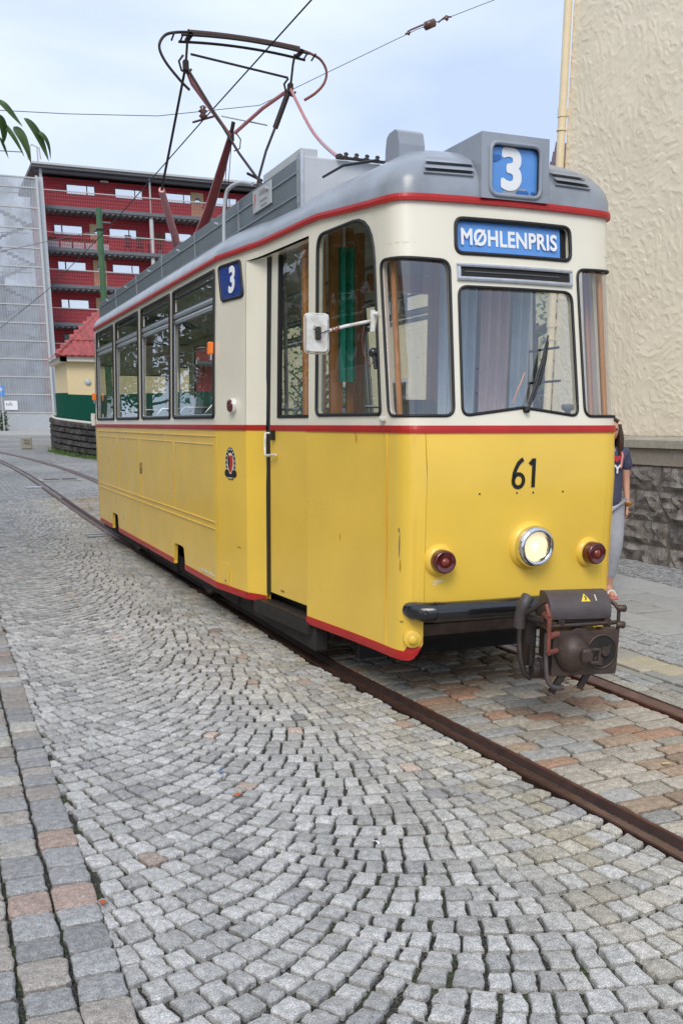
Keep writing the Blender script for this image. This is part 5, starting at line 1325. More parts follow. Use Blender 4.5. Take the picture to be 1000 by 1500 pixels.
js = {0: [11.2, 10.45, 9.75, 9.17 - .0, 8.3, 7.5, 6.5], 1: [11.0, 9.90, 9.0 + .1, 8.2, 7.3, 6.2], 2: [11.1, 9.84, 8.75, 7.9, 7.0], 3: [11.3, 10.6, 9.404, 8.5, 7.6, 6.6]}
js = {0: [11.2, 10.2, 9.172, 8.3, 7.3, 6.3], 1: [11.0, 10.4, 9.20, 8.2, 7.2, 6.1], 2: [11.1, 10.45, 9.84, 8.75, 7.8, 6.8], 3: [11.3, 10.3, 9.404, 8.5, 7.6, 6.6]}
zc = [(-.06, .205), (.225, .495), (.515, .855), (.875, 1.155)]
for ci, (z0, z1) in enumerate(zc):
    ed = [YE] + js[ci]; y_ = ed[-1]
    while y_ > 3.0: y_ -= 1.0; ed.append(y_)
    for a, b_ in zip(ed[1:], ed):
        g0 = random.uniform(.75, 1.2)
        dressed('rock_faced_block', a + .011, b_ - .011, z0, z1, .005, .085, (.20 * g0, .178 * g0, .158 * g0), seed=random.uniform(0, 90))
# downpipe with collar on the corner
q = MB(); q.tube([(-.07, YE + .02, 1.6), (-.07, YE + .02, 12)], .052, 14); dp = q.build('downpipe', M['pipe_cream'], bld)
for z_ in (2.9, 5.45, 8.2):
    q = MB(); q.cyl((-.07, YE + .02, z_), (-.07, YE + .02, z_ + .10), .062, 14); q.cyl((-.07, YE + .02, z_ - .16), (-.07, YE + .02, z_ - .145), .066, 14); q.bb((-.07, YE - .02, z_ + .02), (.02, YE + .06, z_ + .05)); q.build('pipe_collar', M['pipe_cream'], dp)
# neighbouring house behind, its tiled roof just shows
hb_ = thing('tiled_house', 'house behind the plastered building with dark ridged roof tiles', 'house', (18.1, 22, 0))
q = MB(); q.bb((-4.6, -1.5, 0), (5, 9, 6.9)); q.build('wall', M['stucco'], hb_)
mat('dark_tile', (.10, .055, .055), .5, var=.3, var_scale=3)
mat('snow_grey', (.45, .43, .43), .6)
for r_ in range(3):
    for sgn in (1,):
        q = MB(); y0_ = -2 + r_ * .42; z0_ = 6.95 + r_ * .33
        x0_ = -5.0 + r_ * .34; q.grid(lambda u_, k: (lambda x_: (x_, y0_ + k * .46, z0_ + k * .36 + .035 * abs(math.sin(x_ * 9))))(x0_ + k * .34 + (5.2 - x0_ - k * .34) * u_), lin(0, 1, 110), [0, 1], False); q.bb((x0_, y0_, z0_ - .03), (5.2, y0_ + .03, z0_ + .02)); q.build('tile_course', M['dark_tile'], hb_)
q = MB(); q.bb((-5.05, -2.1, 6.8), (5.2, -1.95, 6.98)); q.build('eaves_board', M['white_plastic'], hb_)
# yellow house and garden wall beyond, seen through the cab windows
gh = thing('yellow_side_house', 'pale yellow house seen through the tram windows beyond its garden fence', 'house', (10.6, 15, 0))
mat('slab_plain', (.45, .43, .38), .85, var=.2, var_scale=12); mat('pale_yellow', (.84, .72, .46), .8, var=.05)
q = MB(); q.bb((0, -1.0, 0), (7, 24, 5.3)); q.build('wall', M['pale_yellow'], gh)
q = MB(); q.prism([(-.35, -1.3, 5.25), (7.3, -1.3, 5.25), (3.5, -1.3, 7.0)], (0, 25.6, 0)); q.build('roof', M['dark_tile'], gh)
for z_ in (1.2, 4.0):
    for y_ in (.6, 3.6, 6.6, 9.8, 13, 16.4, 20):
        q = MB(); q.bb((-.06, y_, z_), (.02, y_ + 1.1, z_ + (1.5 if z_ < 3 else 1.0))); w_ = q.build('window_frame', M['white_plastic'], gh)
        q = MB(); zt2 = 1.4 if z_ < 3 else .9; q.bb((-.075, y_ + .1, z_ + .1), (-.062, y_ + .52, z_ + zt2)); q.bb((-.075, y_ + .58, z_ + .1), (-.062, y_ + 1.0, z_ + zt2)); q.build('pane', M['tinted_glass'], w_)
q = MB(); q.grid(lambda x_, y_: (x_, y_, gz(y_) + .004), lin(8.0, 10.7, 3), lin(11.8, 40, 12)); struct(q.build('garden_ground', M['slab_plain']), 'pale gravel strip between garden fence and yellow house')
fn = thing('garden_fence', 'dark green iron railing in front of the yellow side house', 'fence', (8.6, 12.2, 0))
mat('fence_green', (.006, .095, .06), .85, spec=.1, var=.1)
for k in range(60):
    q = MB(); q.bb((-.012, k * .15, .5), (.012, k * .15 + .024, 1.65)); q.build('railing_bar', M['fence_green'], fn)
q = MB(); q.bb((-.02, 0, .62), (.02, 9, .66)); q.bb((-.02, 0, 1.5), (.02, 9, 1.54)); q.build('railing_rail', M['fence_green'], fn)
q = MB(); q.bb((-.15, 0, 0), (.15, 9, .5)); q.build('plinth', M['mortar'], fn)

# ================================================================ TREES
mat('bark', (.085, .062, .045), .9, var=.3, var_scale=9, bump=.02, bump_scale=18, stretch=(1, 1, .3))
def leaf_mat(name, c1, c2):
    m = bpy.data.materials.new(name); m.use_nodes = True; t = m.node_tree; n = t.nodes; l = t.links.new; b = n['Principled BSDF']
    g = n.new('ShaderNodeNewGeometry'); r_ = n.new('ShaderNodeValToRGB'); r_.color_ramp.elements[0].color = (*c1, 1); r_.color_ramp.elements[1].color = (*c2, 1)
    l(g.outputs['Random Per Island'], r_.inputs[0]); l(r_.outputs[0], b.inputs['Base Color']); b.inputs['Roughness'].default_value = .42
    tr = n.new('ShaderNodeBsdfTranslucent'); l(r_.outputs[0], tr.inputs[0]); ms = n.new('ShaderNodeMixShader'); ms.inputs[0].default_value = .3
    l(b.outputs[0], ms.inputs[1]); l(tr.outputs[0], ms.inputs[2]); l(ms.outputs[0], n['Material Output'].inputs[0]); M[name] = m
leaf_mat('leaf_green', (.030, .072, .014), (.085, .15, .035)); leaf_mat('leaf_fresh', (.06, .13, .02), (.14, .24, .05))
def tree(name, label, loc, H, r, nleaf, trunk_h, rs, mleaf='leaf_green', leaf=.13, group=None):
    rg = random.Random(rs); t_ = thing(name, label, 'tree', loc, 0, group)
    q = MB(); top = H * .72; q.tube([(0, 0, -.2), (.02, .03, trunk_h * .5), (.0, .06, trunk_h), (.1, .1, top)], [.22, .17, .15, .05], 10)
    tips = []
    for k in range(16):
        a = rg.uniform(0, 6.28); z0 = rg.uniform(trunk_h * .85, top * .95); L_ = r * rg.uniform(.55, .95); e = Vector((math.cos(a) * L_, math.sin(a) * L_, z0 + rg.uniform(.2, .45) * L_ + .3)); mid = Vector((e.x * .45, e.y * .45, z0 + (e.z - z0) * .3))
        q.tube([(0.03, .06, z0), mid, e], [.065, .04, .015], 6); tips += [e, mid.lerp(e, .6)]
    q.build('trunk', M['bark'], t_)
    V, F = [], []
    cl = [(tp + Vector((rg.gauss(0, .3), rg.gauss(0, .3), rg.gauss(.1, .3)))) for tp in tips for _ in range(3)] + [Vector((rg.gauss(0, r * .4), rg.gauss(0, r * .4), rg.uniform(trunk_h * 1.05, H))) for _ in range(30)]
    for k in range(nleaf):
        c0 = rg.choice(cl); p = c0 + Vector((rg.gauss(0, .30), rg.gauss(0, .30), rg.gauss(0, .24))); s_ = leaf * rg.uniform(.6, 1.3)
        d_ = Vector((rg.gauss(0, 1), rg.gauss(0, 1), rg.gauss(-.5, .6))).normalized(); w_ = d_.orthogonal().normalized(); w_ = (w_ * math.cos(k) + d_.cross(w_) * math.sin(k)).normalized()
        b0 = len(V); V += [p, p + d_ * s_ * .5 + w_ * s_ * .28, p + d_ * s_, p + d_ * s_ * .5 - w_ * s_ * .28]; F.append((b0, b0 + 1, b0 + 2, b0 + 3))
    me = bpy.data.meshes.new('crown'); me.from_pydata(V, [], F); stuff(link(me, 'crown', M[mleaf], t_))
for i, (x_, y_, lab) in enumerate(((-4.6, 10.0, 'nearest'), (-4.4, 17.0, 'second'), (-4.2, 24.0, 'third'), (-3.9, 31.5, 'fourth'), (-3.6, 39.5, 'fifth'), (-3.4, 49.0, 'sixth'), (-3.2, 60.0, 'farthest'))):
    tree('street_tree', lab + ' leafy street tree of the row along the left side, mirrored in the tram windows', (x_, y_, gz(y_)), 9.0, 3.4, 6000, 2.9, 40 + i, leaf=.2)
tree('garden_tree', 'light green tree behind the fence, seen through the cab windows', (9.7, 15.0, 0), 4.6, 1.0, 1100, 1.2, 71, 'leaf_fresh', .12)
tree('garden_tree', 'light green slender tree farther along behind the fence past the tram', (9.3, 24.5, 0), 4.6, .9, 900, 1.6, 72, 'leaf_fresh', .14)
# low buildings across the street on the left, only mirrored in the glass
for nm, y0_, y1_, h_, mm, lab in (('street_house', -2, 16, 6.5, 'pale_yellow', 'plain yellow house across the street on the left, mirrored in the glass'), ('street_house', 20, 36, 7.5, 'white_plastic', 'plain white house across the street on the left, mirrored in the glass'), ('street_house', 42, 62, 7.5, 'mortar', 'plain grey house far up the street on the left, mirrored in the glass')):
    t_ = thing(nm, lab, 'house', (-11, (y0_ + y1_) / 2, 0)); hl_ = (y1_ - y0_) / 2
    q = MB(); q.bb((-5, -hl_, -.1), (0, hl_, h_)); q.build('wall', M[mm], t_)
    q = MB(); q.prism([(-5.4, -hl_ - .3, h_), (.4, -hl_ - .3, h_), (-2.5, -hl_ - .3, h_ + 2.2)], (0, 2 * hl_ + .6, 0)); q.build('roof', M['dark_tile'], t_)
    for z_ in (1.0, 3.9):
        for k in range(4):
            yy = -hl_ + 1.1 + k * (2 * hl_ / 4); q = MB(); q.bb((-.02, yy, z_), (.05, yy + 1.2, z_ + 1.5)); w_ = q.build('window_frame', M['print_white'], t_)
            q = MB(); q.bb((.052, yy + .08, z_ + .08), (.06, yy + .56, z_ + 1.42)); q.bb((.052, yy + .64, z_ + .08), (.06, yy + 1.12, z_ + 1.42)); q.build('pane', M['roof_panel_paint'], w_)
# the branch hanging into the picture at top left
br = thing('leafy_branch', 'drooping green leaves of a branch at the upper left corner', 'branch', (0, 2.2, 2.2))
q = MB(); q.tube([(-.9, .1, .45), (-.35, .05, .18), (.0, 0, .052), (.09, 0, .028), (.155, 0, .02)], [.012, .006, .0028, .002, .0012], 6); q.build('twig', M['bark'], br)
def leaf(pts, w_, parent, mname='leaf_green'):
    q = MB(); n0 = 12; P_ = [Vector(p) for p in pts]
    def at(t):
        k = t * (len(P_) - 1); i = min(int(k), len(P_) - 2); return P_[i].lerp(P_[i + 1], k - i)
    def bz(t): return P_[0] * (1 - t) ** 3 + P_[1] * 3 * t * (1 - t) ** 2 + P_[2] * 3 * t * t * (1 - t) + P_[3] * t ** 3
    def f(t, v):
        a = bz(t); b_ = bz(min(1, t + .02)); d_ = (b_ - a).normalized() if t < .99 else (bz(1) - bz(.95)).normalized()
        sd = d_.cross(Vector((0, 1, 0))).normalized(); sd = (sd * .9 + Vector((0, .45, 0))).normalized(); wd = w_ * math.sin(math.pi * t ** .8) ** .8 * (1 - .25 * t)
        return a + sd * v * wd + Vector((0, 0, .0)) + Vector((0, -1, 0)) * abs(v) * wd * .35
    q.grid(f, lin(0.001, 1, n0), [-1, -.5, 0, .5, 1], True); q.build('leaf', M[mname], parent, fix=False)
lp = lambda x_, y_: ((x_ / 100.) * .285 / 1.0 * .43 + .184, 0, (2.253 - 2.2) - (y_ - 150) * .00151)
def pxp(x_, y_): return Vector((.182 + x_ * .00128, 0.0, .053 - (y_ - 150) * .00150))
for c_, w_ in (([(-3, 146), (8, 152), (18, 162), (33, 176)], .0085), ([(1, 170), (10, 178), (22, 195), (31, 214)], .0065), ([(20, 174), (27, 180), (34, 195), (41, 219)], .0125), ([(34, 167), (50, 176), (62, 192), (67, 216)], .0105), ([(46, 178), (60, 182), (71, 190), (72, 210)], .006), ([(-4, 168), (4, 172), (7, 185), (2, 197)], .010), ([(-3, 190), (2, 195), (5, 202), (9, 214)], .004)):
    leaf([pxp(*p) + Vector((0, random.uniform(-.02, .02), 0)) for p in c_], w_, br)

# ================================================================ OVERHEAD LINE
cw_ = thing('contact_wire', 'tram contact wire running overhead along the street', 'wire', (3.13, 0, 0))
q = MB(); q.tube([(0, -30, 4.94), (0, 0, 4.90), (0, 11.7, 4.915), (-.02, 18, 4.86), (-.2, 26, 4.78), (-.9, 38, 4.62), (-2.2, 52, 4.6), (-6, 80, 4.7)], .0075, 6); q.build('wire', M['wire'], cw_)
spn = thing('span_wire', 'thin cross wire carrying insulators high above the tram', 'wire', (0, 11.7, 0))
def sY(px, py): return None
q = MB(); q.tube([(-3.5, .0, 4.78), (.96, 0, 4.78), (1.66, 0, 4.82), (2.62, 0, 4.90), (3.13, 0, 5.0), (3.79, 0, 5.13), (4.62, 0, 5.56), (5.75, 0, 6.14), (6.10, 0, 6.29), (6.67, 0, 6.54), (7.95, 0, 7.1)], .004, 5); q.build('wire', M['thin_wire'], spn)
q = MB(); q.lathe((5.92, 0, 6.215), (.9, 0, .42), [(-.10, .004), (-.07, .016), (-.065, .045), (.06, .045), (.066, .016), (.10, .004)], 14); iso = q.build('insulator', M['insulator'], spn)
q = MB(); q.tube([(5.60, 0, 6.07), (5.66, 0, 6.12), (5.83, 0, 6.20)], .010, 6); q.tube([(6.03, 0, 6.25), (6.12, 0, 6.32), (6.20, 0, 6.33)], .010, 6); q.lathe((5.64, 0, 6.09), (.9, 0, .42), [(-.03, .004), (0, .03), (.03, .004)], 8); q.lathe((6.14, 0, 6.31), (.9, 0, .42), [(-.03, .004), (0, .035), (.03, .004)], 8); q.build('shackle', M['insulator'], spn)
q = MB(); q.lathe((3.13, 0, 4.93), (0, 0, 1), [(-.01, .02), (.02, .05), (.05, .025), (.07, .055), (.09, .025), (.11, .04), (.13, .01)], 12); q.cyl((3.05, .15, 4.92), (3.21, -.15, 4.92), .012, 6); q.build('hanger', M['insulator'], spn)

# ================================================================ FAR END OF THE STREET
YB = 80
apt = thing('apartment_building', 'red brick apartment block with walkway balconies and tan doors', 'building', (9, YB, 1.1))
m = bpy.data.materials.new('red_brick'); m.use_nodes = True; t = m.node_tree; n = t.nodes; l = t.links.new; b = n['Principled BSDF']; b.inputs['Roughness'].default_value = .8
g = n.new('ShaderNodeTexCoord'); mp_ = n.new('ShaderNodeMapping'); mp_.inputs['Rotation'].default_value = (R(90), 0, 0); l(g.outputs['Object'], mp_.inputs[0])
bt = n.new('ShaderNodeTexBrick'); bt.inputs['Color1'].default_value = (.52, .05, .062, 1); bt.inputs['Color2'].default_value = (.43, .042, .052, 1); bt.inputs['Mortar'].default_value = (.20, .03, .03, 1)
bt.inputs['Scale'].default_value = 1; bt.inputs['Brick Width'].default_value = .9; bt.inputs['Row Height'].default_value = .22; bt.inputs['Mortar Size'].default_value = .018; l(mp_.outputs[0], bt.inputs['Vector']); l(bt.outputs['Color'], b.inputs['Base Color']); M['red_brick'] = m
mat('deck_grey', (.15, .15, .16), .7, var=.1); mat('soffit', (.20, .19, .18), .8); mat('door_tan', (.60, .42, .22), .5); mat('sky_reflect_pane', (.90, .92, .95), .12, metal=.75); mat('mesh_rail', (.46, .09, .10), .6); mat('post_grey', (.52, .52, .50), .5)  # apartment panes are whitened, half-mirror metal that imitates glass reflecting the sky
W0, W1 = 0.25, 26
zf = [3.0 + 2.0, 7.9, 10.6, 13.15, 15.99]           # deck tops above the base
zf = [5.36, 7.9, 10.6, 13.15, 15.99]
ROOF = 18.25
q = MB(); q.bb((W0, 1.4, 0), (W1, 10, ROOF)); q.build('wall', M['red_brick'], apt)
q = MB(); q.prism([(-.55, -.55, ROOF + .18), (-.55, 11, ROOF + .4), (-.55, 11, ROOF + .7), (-.55, -.55, ROOF + .42)], (W1 + 1.15, 0, 0)); q.bb((-.2, 0, ROOF), (W1, .35, ROOF + .16)); rfo = q.build('roof', M['deck_grey'], apt)
q = MB(); q.bb((-.55, -.66, ROOF + .36), (W1 + .6, -.55, ROOF + .50)); q.build('gutter', M['post_grey'], rfo)
q = MB(); q.bb((-.6, -.6, ROOF + .5), (-.5, -.5, ROOF + 1.5)); q.bb((-.1, -.6, ROOF + .5), (0, -.5, ROOF + 1.5)); q.tube([(-.7, -.5, ROOF + .6), (-.8, -.5, ROOF + 1.3), (-.4, -.5, ROOF + 1.6), (.1, -.5, ROOF + 1.4), (.15, -.5, ROOF + .7)], .05, 6); q.build('roof_fitting', M['post_grey'], apt)
for i, z_ in enumerate(zf):
    q = MB(); q.bb((-.1, -.25, z_ - .30), (W1, 1.4, z_), .02); q.bb((-.12, -.32, z_ - .22), (W1, -.25, z_ + .02)); dk = q.build('deck', M['deck_grey'], apt)
    q = MB()
    for k in range(60): q.bb((k * .42, -.28, z_ - .36), (k * .42 + .16, 1.2, z_ - .30))
    stuff(q.build('joists', M['soffit'], dk, merge=False))
    # railing: handrail, brick-red mesh infill, posts
    q = MB(); q.bb((-.05, -.22, z_ + 1.02), (W1, -.16, z_ + 1.08)); rl_ = q.build('handrail', M['post_grey'], apt)
    q = MB()
    for k in range(int((W1) / .13)): q.bb((k * .13, -.19, z_ + .05), (k * .13 + .03, -.17, z_ + 1.02))
    for zz in (.25, .5, .75): q.bb((0, -.185, z_ + zz), (W1, -.175, z_ + zz + .02))
    stuff(q.build('railing_mesh', M['mesh_rail'], rl_, merge=False))
    q = MB(); q.bb((.02, -.1, z_), (.2, .1, z_ + 2.5)); q.build('steel_post', M['post_grey'], apt)
    for x_ in (8.05,):
        q = MB(); q.cyl((x_, -.05, z_), (x_, -.05, z_ + 2.5), .16 if i < 4 else .07, 12); q.build('column', M['post_grey'], apt)
    # windows and doors
    off = {4: [('w', 2.1, 2), ('w', 5.7, 2), ('w', 9.5, 2), ('d', 11.55, 0), ('w', 13.2, 2), ('w', 17, 2)], 3: [('w2', 1.0, 2), ('d', 3.6, 0), ('w', 5.1, 2), ('w2', 9.4, 2), ('d', 11.9, 0), ('w', 13.6, 2)],
           2: [('w2', 1.1, 2), ('d', 3.7, 0), ('w', 5.2, 2), ('w2', 9.6, 2), ('d', 12, 0)], 1: [('w2', 1.15, 2), ('d', 3.75, 0), ('w', 5.3, 2), ('w2', 9.7, 2)], 0: [('n', 1.2, 2), ('w', 9.7, 2)]}[i]
    for kd, x_, _ in off:
        if kd == 'd':
            q = MB(); q.bb((x_, 1.34, z_), (x_ + 1.0, 1.40, z_ + 2.05)); d_ = q.build('door', M['door_tan'], apt)
            q = MB(); q.lathe((x_ + .52, 1.34, z_ + 1.45), (0, -1, 0), [(0, .24), (.03, .24), (.03, 0)], 16); q.build('round_window', M['sky_reflect_pane'], d_)
            q = MB(); q.cyl((x_ + .88, 1.33, z_ + 1.0), (x_ + .88, 1.25, z_ + 1.0), .05, 8); q.build('handle', M['underframe'], d_)
        else:
            fr = [(0, 1.42), (1.5, 2.0)] if kd == 'w' else [(0, .48), (.58, 2.0)] if kd == 'w2' else [(0, .9), (1.0, 2.0)]
            q = MB(); q.bb((x_ - .06, 1.34, z_ + 1.16), (x_ + 2.06, 1.41, z_ + 1.86)); f_ = q.build('window', M['deck_grey'], apt)
            for a, c_ in fr: q = MB(); q.bb((x_ + a, 1.32, z_ + 1.22), (x_ + c_, 1.335, z_ + 1.80)); q.build('pane', M['sky_reflect_pane'] if kd != 'n' else M['tinted_glass'], f_)
    q = MB(); q.bb((2.0 + 2.6, 1.3, z_ + 2.2), (5.2, 1.38, z_ + 2.3)); q.build('wall_lamp', M['print_white'], apt)
q = MB(); q.bb((.0, 1.38, 0), (3.6, 1.6, 5.0)); q.build('grey_render', M['mortar'], apt)
q = MB(); q.bb((1.2, 1.3, 0), (2.6, 1.37, 2.4)); q.build('dark_entrance', M['underframe'], apt)
q = MB(); q.bb((.9, 1.3, 3.0), (1.7, 1.37, 4.0)); q.build('window', M['underframe'], apt)
leaf_mat('planter_green', (.01, .03, .008), (.04, .09, .02))
for k in range(5):
    x_ = .25 + k * .92; z_ = zf[3]; t_ = thing('planter_box', ['leftmost', 'second', 'middle', 'fourth', 'rightmost'][k] + ' pale planter box on the second balcony from the top', 'planter', (9 + x_, YB, 1.1 + z_), 0, 'planter boxes on the balcony')
    q = MB(); q.bb((0, -.12, .02), (.82, .3, .46), .02); q.build('box', M['light_grey_paint'], t_)
    V, F = [], []; rg = random.Random(k)
    for j in range(160):
        p = Vector((rg.uniform(0, .8), rg.uniform(-.1, .28), .45 + rg.random() * .28)); d_ = Vector((rg.gauss(0, .08), rg.gauss(0, .08), .12)); w_ = Vector((.05, .02, 0)); b0 = len(V); V += [p, p + w_, p + d_]; F.append((b0, b0 + 1, b0 + 2))
    me = bpy.data.meshes.new('plants'); me.from_pydata(V, [], F); stuff(link(me, 'plants', M['planter_green'], t_))
for k, x_ in enumerate((6.0, 6.9)):
    t_ = thing('folding_chair', ['left', 'right'][k] + ' dark chair on the second balcony from the top', 'chair', (9 + x_, YB + .2, 1.1 + zf[3]), 0, 'balcony chairs')
    q = MB(); q.bb((0, .0, .45), (.5, .5, .5)); q.build('seat', M['rubber'], t_); q = MB(); q.bb((0, -.05, .5), (.5, 0, 1.25)); q.build('backrest', M['rubber'], t_)
    for a in (0, .44):
        for c_ in (0, .44): q = MB(); q.bb((a, c_, 0), (a + .05, c_ + .05, .45)); q.build('leg', M['rubber'], t_)
t_ = thing('balcony_table', 'dark table and stool stack right of the balcony chairs', 'table', (9 + 7.8, YB + .2, 1.1 + zf[3]))
q = MB(); q.bb((0, 0, .65), (1.0, .7, .72)); q.build('tabletop', M['rubber'], t_)
for a in (.05, .9): q = MB(); q.bb((a, .1, 0), (a + .06, .6, .66)); q.build('leg', M['rubber'], t_)
t_ = thing('balcony_shrub', 'dark potted shrub at the column on the second balcony from the top', 'plant', (9 + 8.5, YB + .2, 1.1 + zf[3]))
q = MB(); q.lathe((.2, .2, 0), (0, 0, 1), [(0, .14), (.35, .2)], 12); q.build('pot', M['roof_panel_paint'], t_)
V, F = [], []; rg = random.Random(8)
for j in range(260):
    p = Vector((rg.gauss(.2, .18), rg.gauss(.2, .15), .4 + rg.random() * 1.1)); w_ = Vector((.06, .02, 0)); b0 = len(V); V += [p, p + w_, p + Vector((rg.gauss(0, .06), 0, .12))]; F.append((b0, b0 + 1, b0 + 2))
me = bpy.data.meshes.new('foliage'); me.from_pydata(V, [], F); stuff(link(me, 'foliage', M['planter_green'], t_))

# stair tower with mesh cladding
tw = thing('stair_tower', 'tall stair tower clad in pale steel mesh panels', 'tower', (5.0, YB - 2.5, 1.1))
m = bpy.data.materials.new('steel_mesh'); m.use_nodes = True; t = m.node_tree; n = t.nodes; l = t.links.new; b = n['Principled BSDF']; b.inputs['Base Color'].default_value = (.44, .46, .49, 1); b.inputs['Roughness'].default_value = .5; b.inputs['Metallic'].default_value = .2
tr = n.new('ShaderNodeBsdfTransparent'); ms = n.new('ShaderNodeMixShader'); g = n.new('ShaderNodeNewGeometry'); a2 = n.new('ShaderNodeTexNoise'); a2.inputs['Scale'].default_value = .9; a2.inputs['Detail'].default_value = 3; l(g.outputs['Position'], a2.inputs['Vector'])
r2 = n.new('ShaderNodeMapRange'); r2.inputs[1].default_value = .35; r2.inputs[2].default_value = .65; r2.inputs[3].default_value = .34; r2.inputs[4].default_value = .72; l(a2.outputs['Fac'], r2.inputs[0]); l(r2.outputs[0], ms.inputs[0]); l(tr.outputs[0], ms.inputs[1]); l(b.outputs[0], ms.inputs[2]); l(ms.outputs[0], n['Material Output'].inputs[0]); M['steel_mesh'] = m
TW = 3.45; x0t = -2.6
levels = [0, 1.32, 2.6, 3.85, 5.1, 6.35, 7.6, 8.85, 10.1, 11.4, 12.65, 13.95, 15.3, 16.6, 17.25]
for i in range(len(levels) - 1):
    z0, z1 = levels[i], levels[i + 1]
    q = MB(); q.bb((x0t + .0, 0, z1 - .05), (TW, .12, z1 + .03)); q.build('crossbar', M['post_grey'], tw)
    if i == 0:
        q = MB(); q.bb((x0t, .05, z0), (TW, .09, z1 - .06)); q.build('base_panel', M['light_grey_paint'], tw); continue
    for a, c_ in ((x0t, 1.0), (1.03, TW)):
        q = MB(); q.bb((a, .05, z0 + .03), (c_, .07, z1 - .05)); q.build('mesh_panel', M['steel_mesh'], tw)
for x_ in (x0t, TW):
    q = MB(); q.bb((x_, -.02, 0), (x_ + .16, .2, 17.4)); q.build('mullion', M['post_grey'], tw)
q = MB(); q.bb((TW + .2, .3, 0), (TW + .55, 2.4, 17.4)); q.build('corner_pillar', M['light_grey_paint'], tw)
for k in range(6):
    for dr in (0, 1):
        q = MB(); z0 = k * 2.65 + (1.3 if dr else 0)
        for s_ in range(8):
            xx = .2 + (s_ if not dr else 7 - s_) * .38; q.bb((xx, 1.0 + dr * 1.2, z0 + s_ * .165), (xx + .42, 2.1 + dr * 1.2, z0 + s_ * .165 + .05))
        q.build('stair_flight', M['roof_panel_paint'], tw)
    q = MB(); q.bb((x0t, 1.0, k * 2.65 - .1), (.2, 3.4, k * 2.65 + .05)); q.build('landing', M['mortar'], tw)
q = MB(); q.bb((x0t, 3.5, 0), (TW, 3.6, 10.5)); q.build('back_mesh', M['steel_mesh'], tw)
q = MB()
for k in range(34): q.bb((x0t + .18 * k, .02, 0), (x0t + .18 * k + .022, .045, 17.1))
stuff(q.build('cladding_wires', M['light_grey_paint'], tw, merge=False))
for k in range(7):
    q = MB(); q.tube([(x0t + .3, 1.2, 1.2 + k * 2.65), (x0t + 1.2, 1.2, 2.6 + k * 2.65), (x0t + 2.6, 1.2, 3.1 + k * 2.65), (TW - .6, 1.2, 3.2 + k * 2.65)], .035, 5); q.build('stair_rail', M['roof_panel_paint'], tw)
q = MB(); q.bb((.1, -.03, 1.5), (1.0, .0, 2.15)); nb_ = q.build('notice_board', M['print_white'], tw)
q = MB()
for k, h_ in enumerate((.2, .12, .26, .16)): q.bb((.2 + k * .12, -.035, 1.8), (.28 + k * .12, -.031, 1.8 + h_))
q.build('notice_print', M['faded_print'], nb_)

# small yellow house with red tiled roof
sm_ = thing('tiled_cottage', 'small pale yellow house with a red tiled hip roof', 'house', (6.75, 52, gz(52)))
mat('cottage_yellow', (.80, .64, .37), .8, var=.03)
z0 = gz(52)
q = MB(); q.bb((-.25, 0, 0), (6, 5, 4.85 - z0)); q.build('wall', M['cottage_yellow'], sm_)
q = MB(); q.bb((-.55, -.35, 4.62 - z0), (6.3, .0, 4.86 - z0)); q.bb((-.55, -.35, 4.62 - z0), (-.25, 5, 4.86 - z0)); q.build('eaves_board', M['interior_cream'], sm_)
q = MB(); q.lathe((.75, -.02, 3.2 - z0 + .45), (0, -1, 0), [(0, .16), (.03, .15), (.035, 0)], 14); q.build('wall_vent', M['light_grey_paint'], sm_)
mat('red_tile', (.36, .060, .050), .35, coat=.3, var=.25, var_scale=4)
# front slope: tiles one by one
A_ = Vector((-.7, -.5, 4.80 - z0)); rows = 9
for r_ in range(rows):
    xs0 = -.75 + r_ * .27; 
    for k in range(13):
        xx = xs0 + k * .31
        if xx > 3.6: break
        q = MB(); yy = -.5 + r_ * .27; zz = 4.88 - z0 + r_ * .24 + (.0 if r_ < 3 else .06)
        q.grid(lambda u, v: (xx + u * .30, yy + v * .30, zz + v * .27 + .05 * math.sin(math.pi * u)), [0, .25, .5, .75, 1], [0, 1], True)
        q.grid(lambda u, v: (xx + u * .30, yy, zz - .03 * v + .05 * math.sin(math.pi * u)), [0, .25, .5, .75, 1], [0, 1], False)
        q.build('roof_tile', M['red_tile'], sm_, fix=False)
q = MB()
q.add([(-.75, -.5, 4.84 - z0), (3.6, -.5, 4.84 - z0), (3.6, 2.0, 7.0 - z0), (1.7, 2.0, 7.0 - z0), (-.75, 5, 4.84 - z0)], [(0, 1, 2, 3), (0, 3, 4)]); q.build('roof_slope', M['red_tile'], sm_)
q = MB()
for k in range(16):
    t_0 = k / 16; p = Vector((-.75 + 2.45 * t_0, -.5 + 2.5 * t_0, 4.90 - z0 + 2.2 * t_0)); p2 = p + Vector((.17, .172, .150)); q.tube([p, p2], [.10, .085], 8)
q.build('ridge_tiles', M['red_tile'], sm_, merge=False)

# retaining wall with green fence on top
def ray_x(px, Y):          # not used for placing by pixel: simple interpolation along the curved wall
    return None
rw = [(9.6, 30.0), (7.3, 33.5), (5.70, 38.0), (5.05, 42.5), (4.95, 45), (5.25, 48.5), (6.08, 52.0), (8.0, 54)]
def rwp(t):
    k = t * (len(rw) - 1); i = min(int(k), len(rw) - 2); f = k - i
    p0 = rw[max(i - 1, 0)]; p1 = rw[i]; p2 = rw[i + 1]; p3 = rw[min(i + 2, len(rw) - 1)]
    return tuple(.5 * ((2 * p1[j]) + (-p0[j] + p2[j]) * f + (2 * p0[j] - 5 * p1[j] + 4 * p2[j] - p3[j]) * f * f + (-p0[j] + 3 * p1[j] - 3 * p2[j] + p3[j]) * f ** 3) for j in (0, 1))
rwt = thing('retaining_wall', 'curved dark rubble stone wall below the green fence', 'wall', (0, 0, 0))
RN = 200
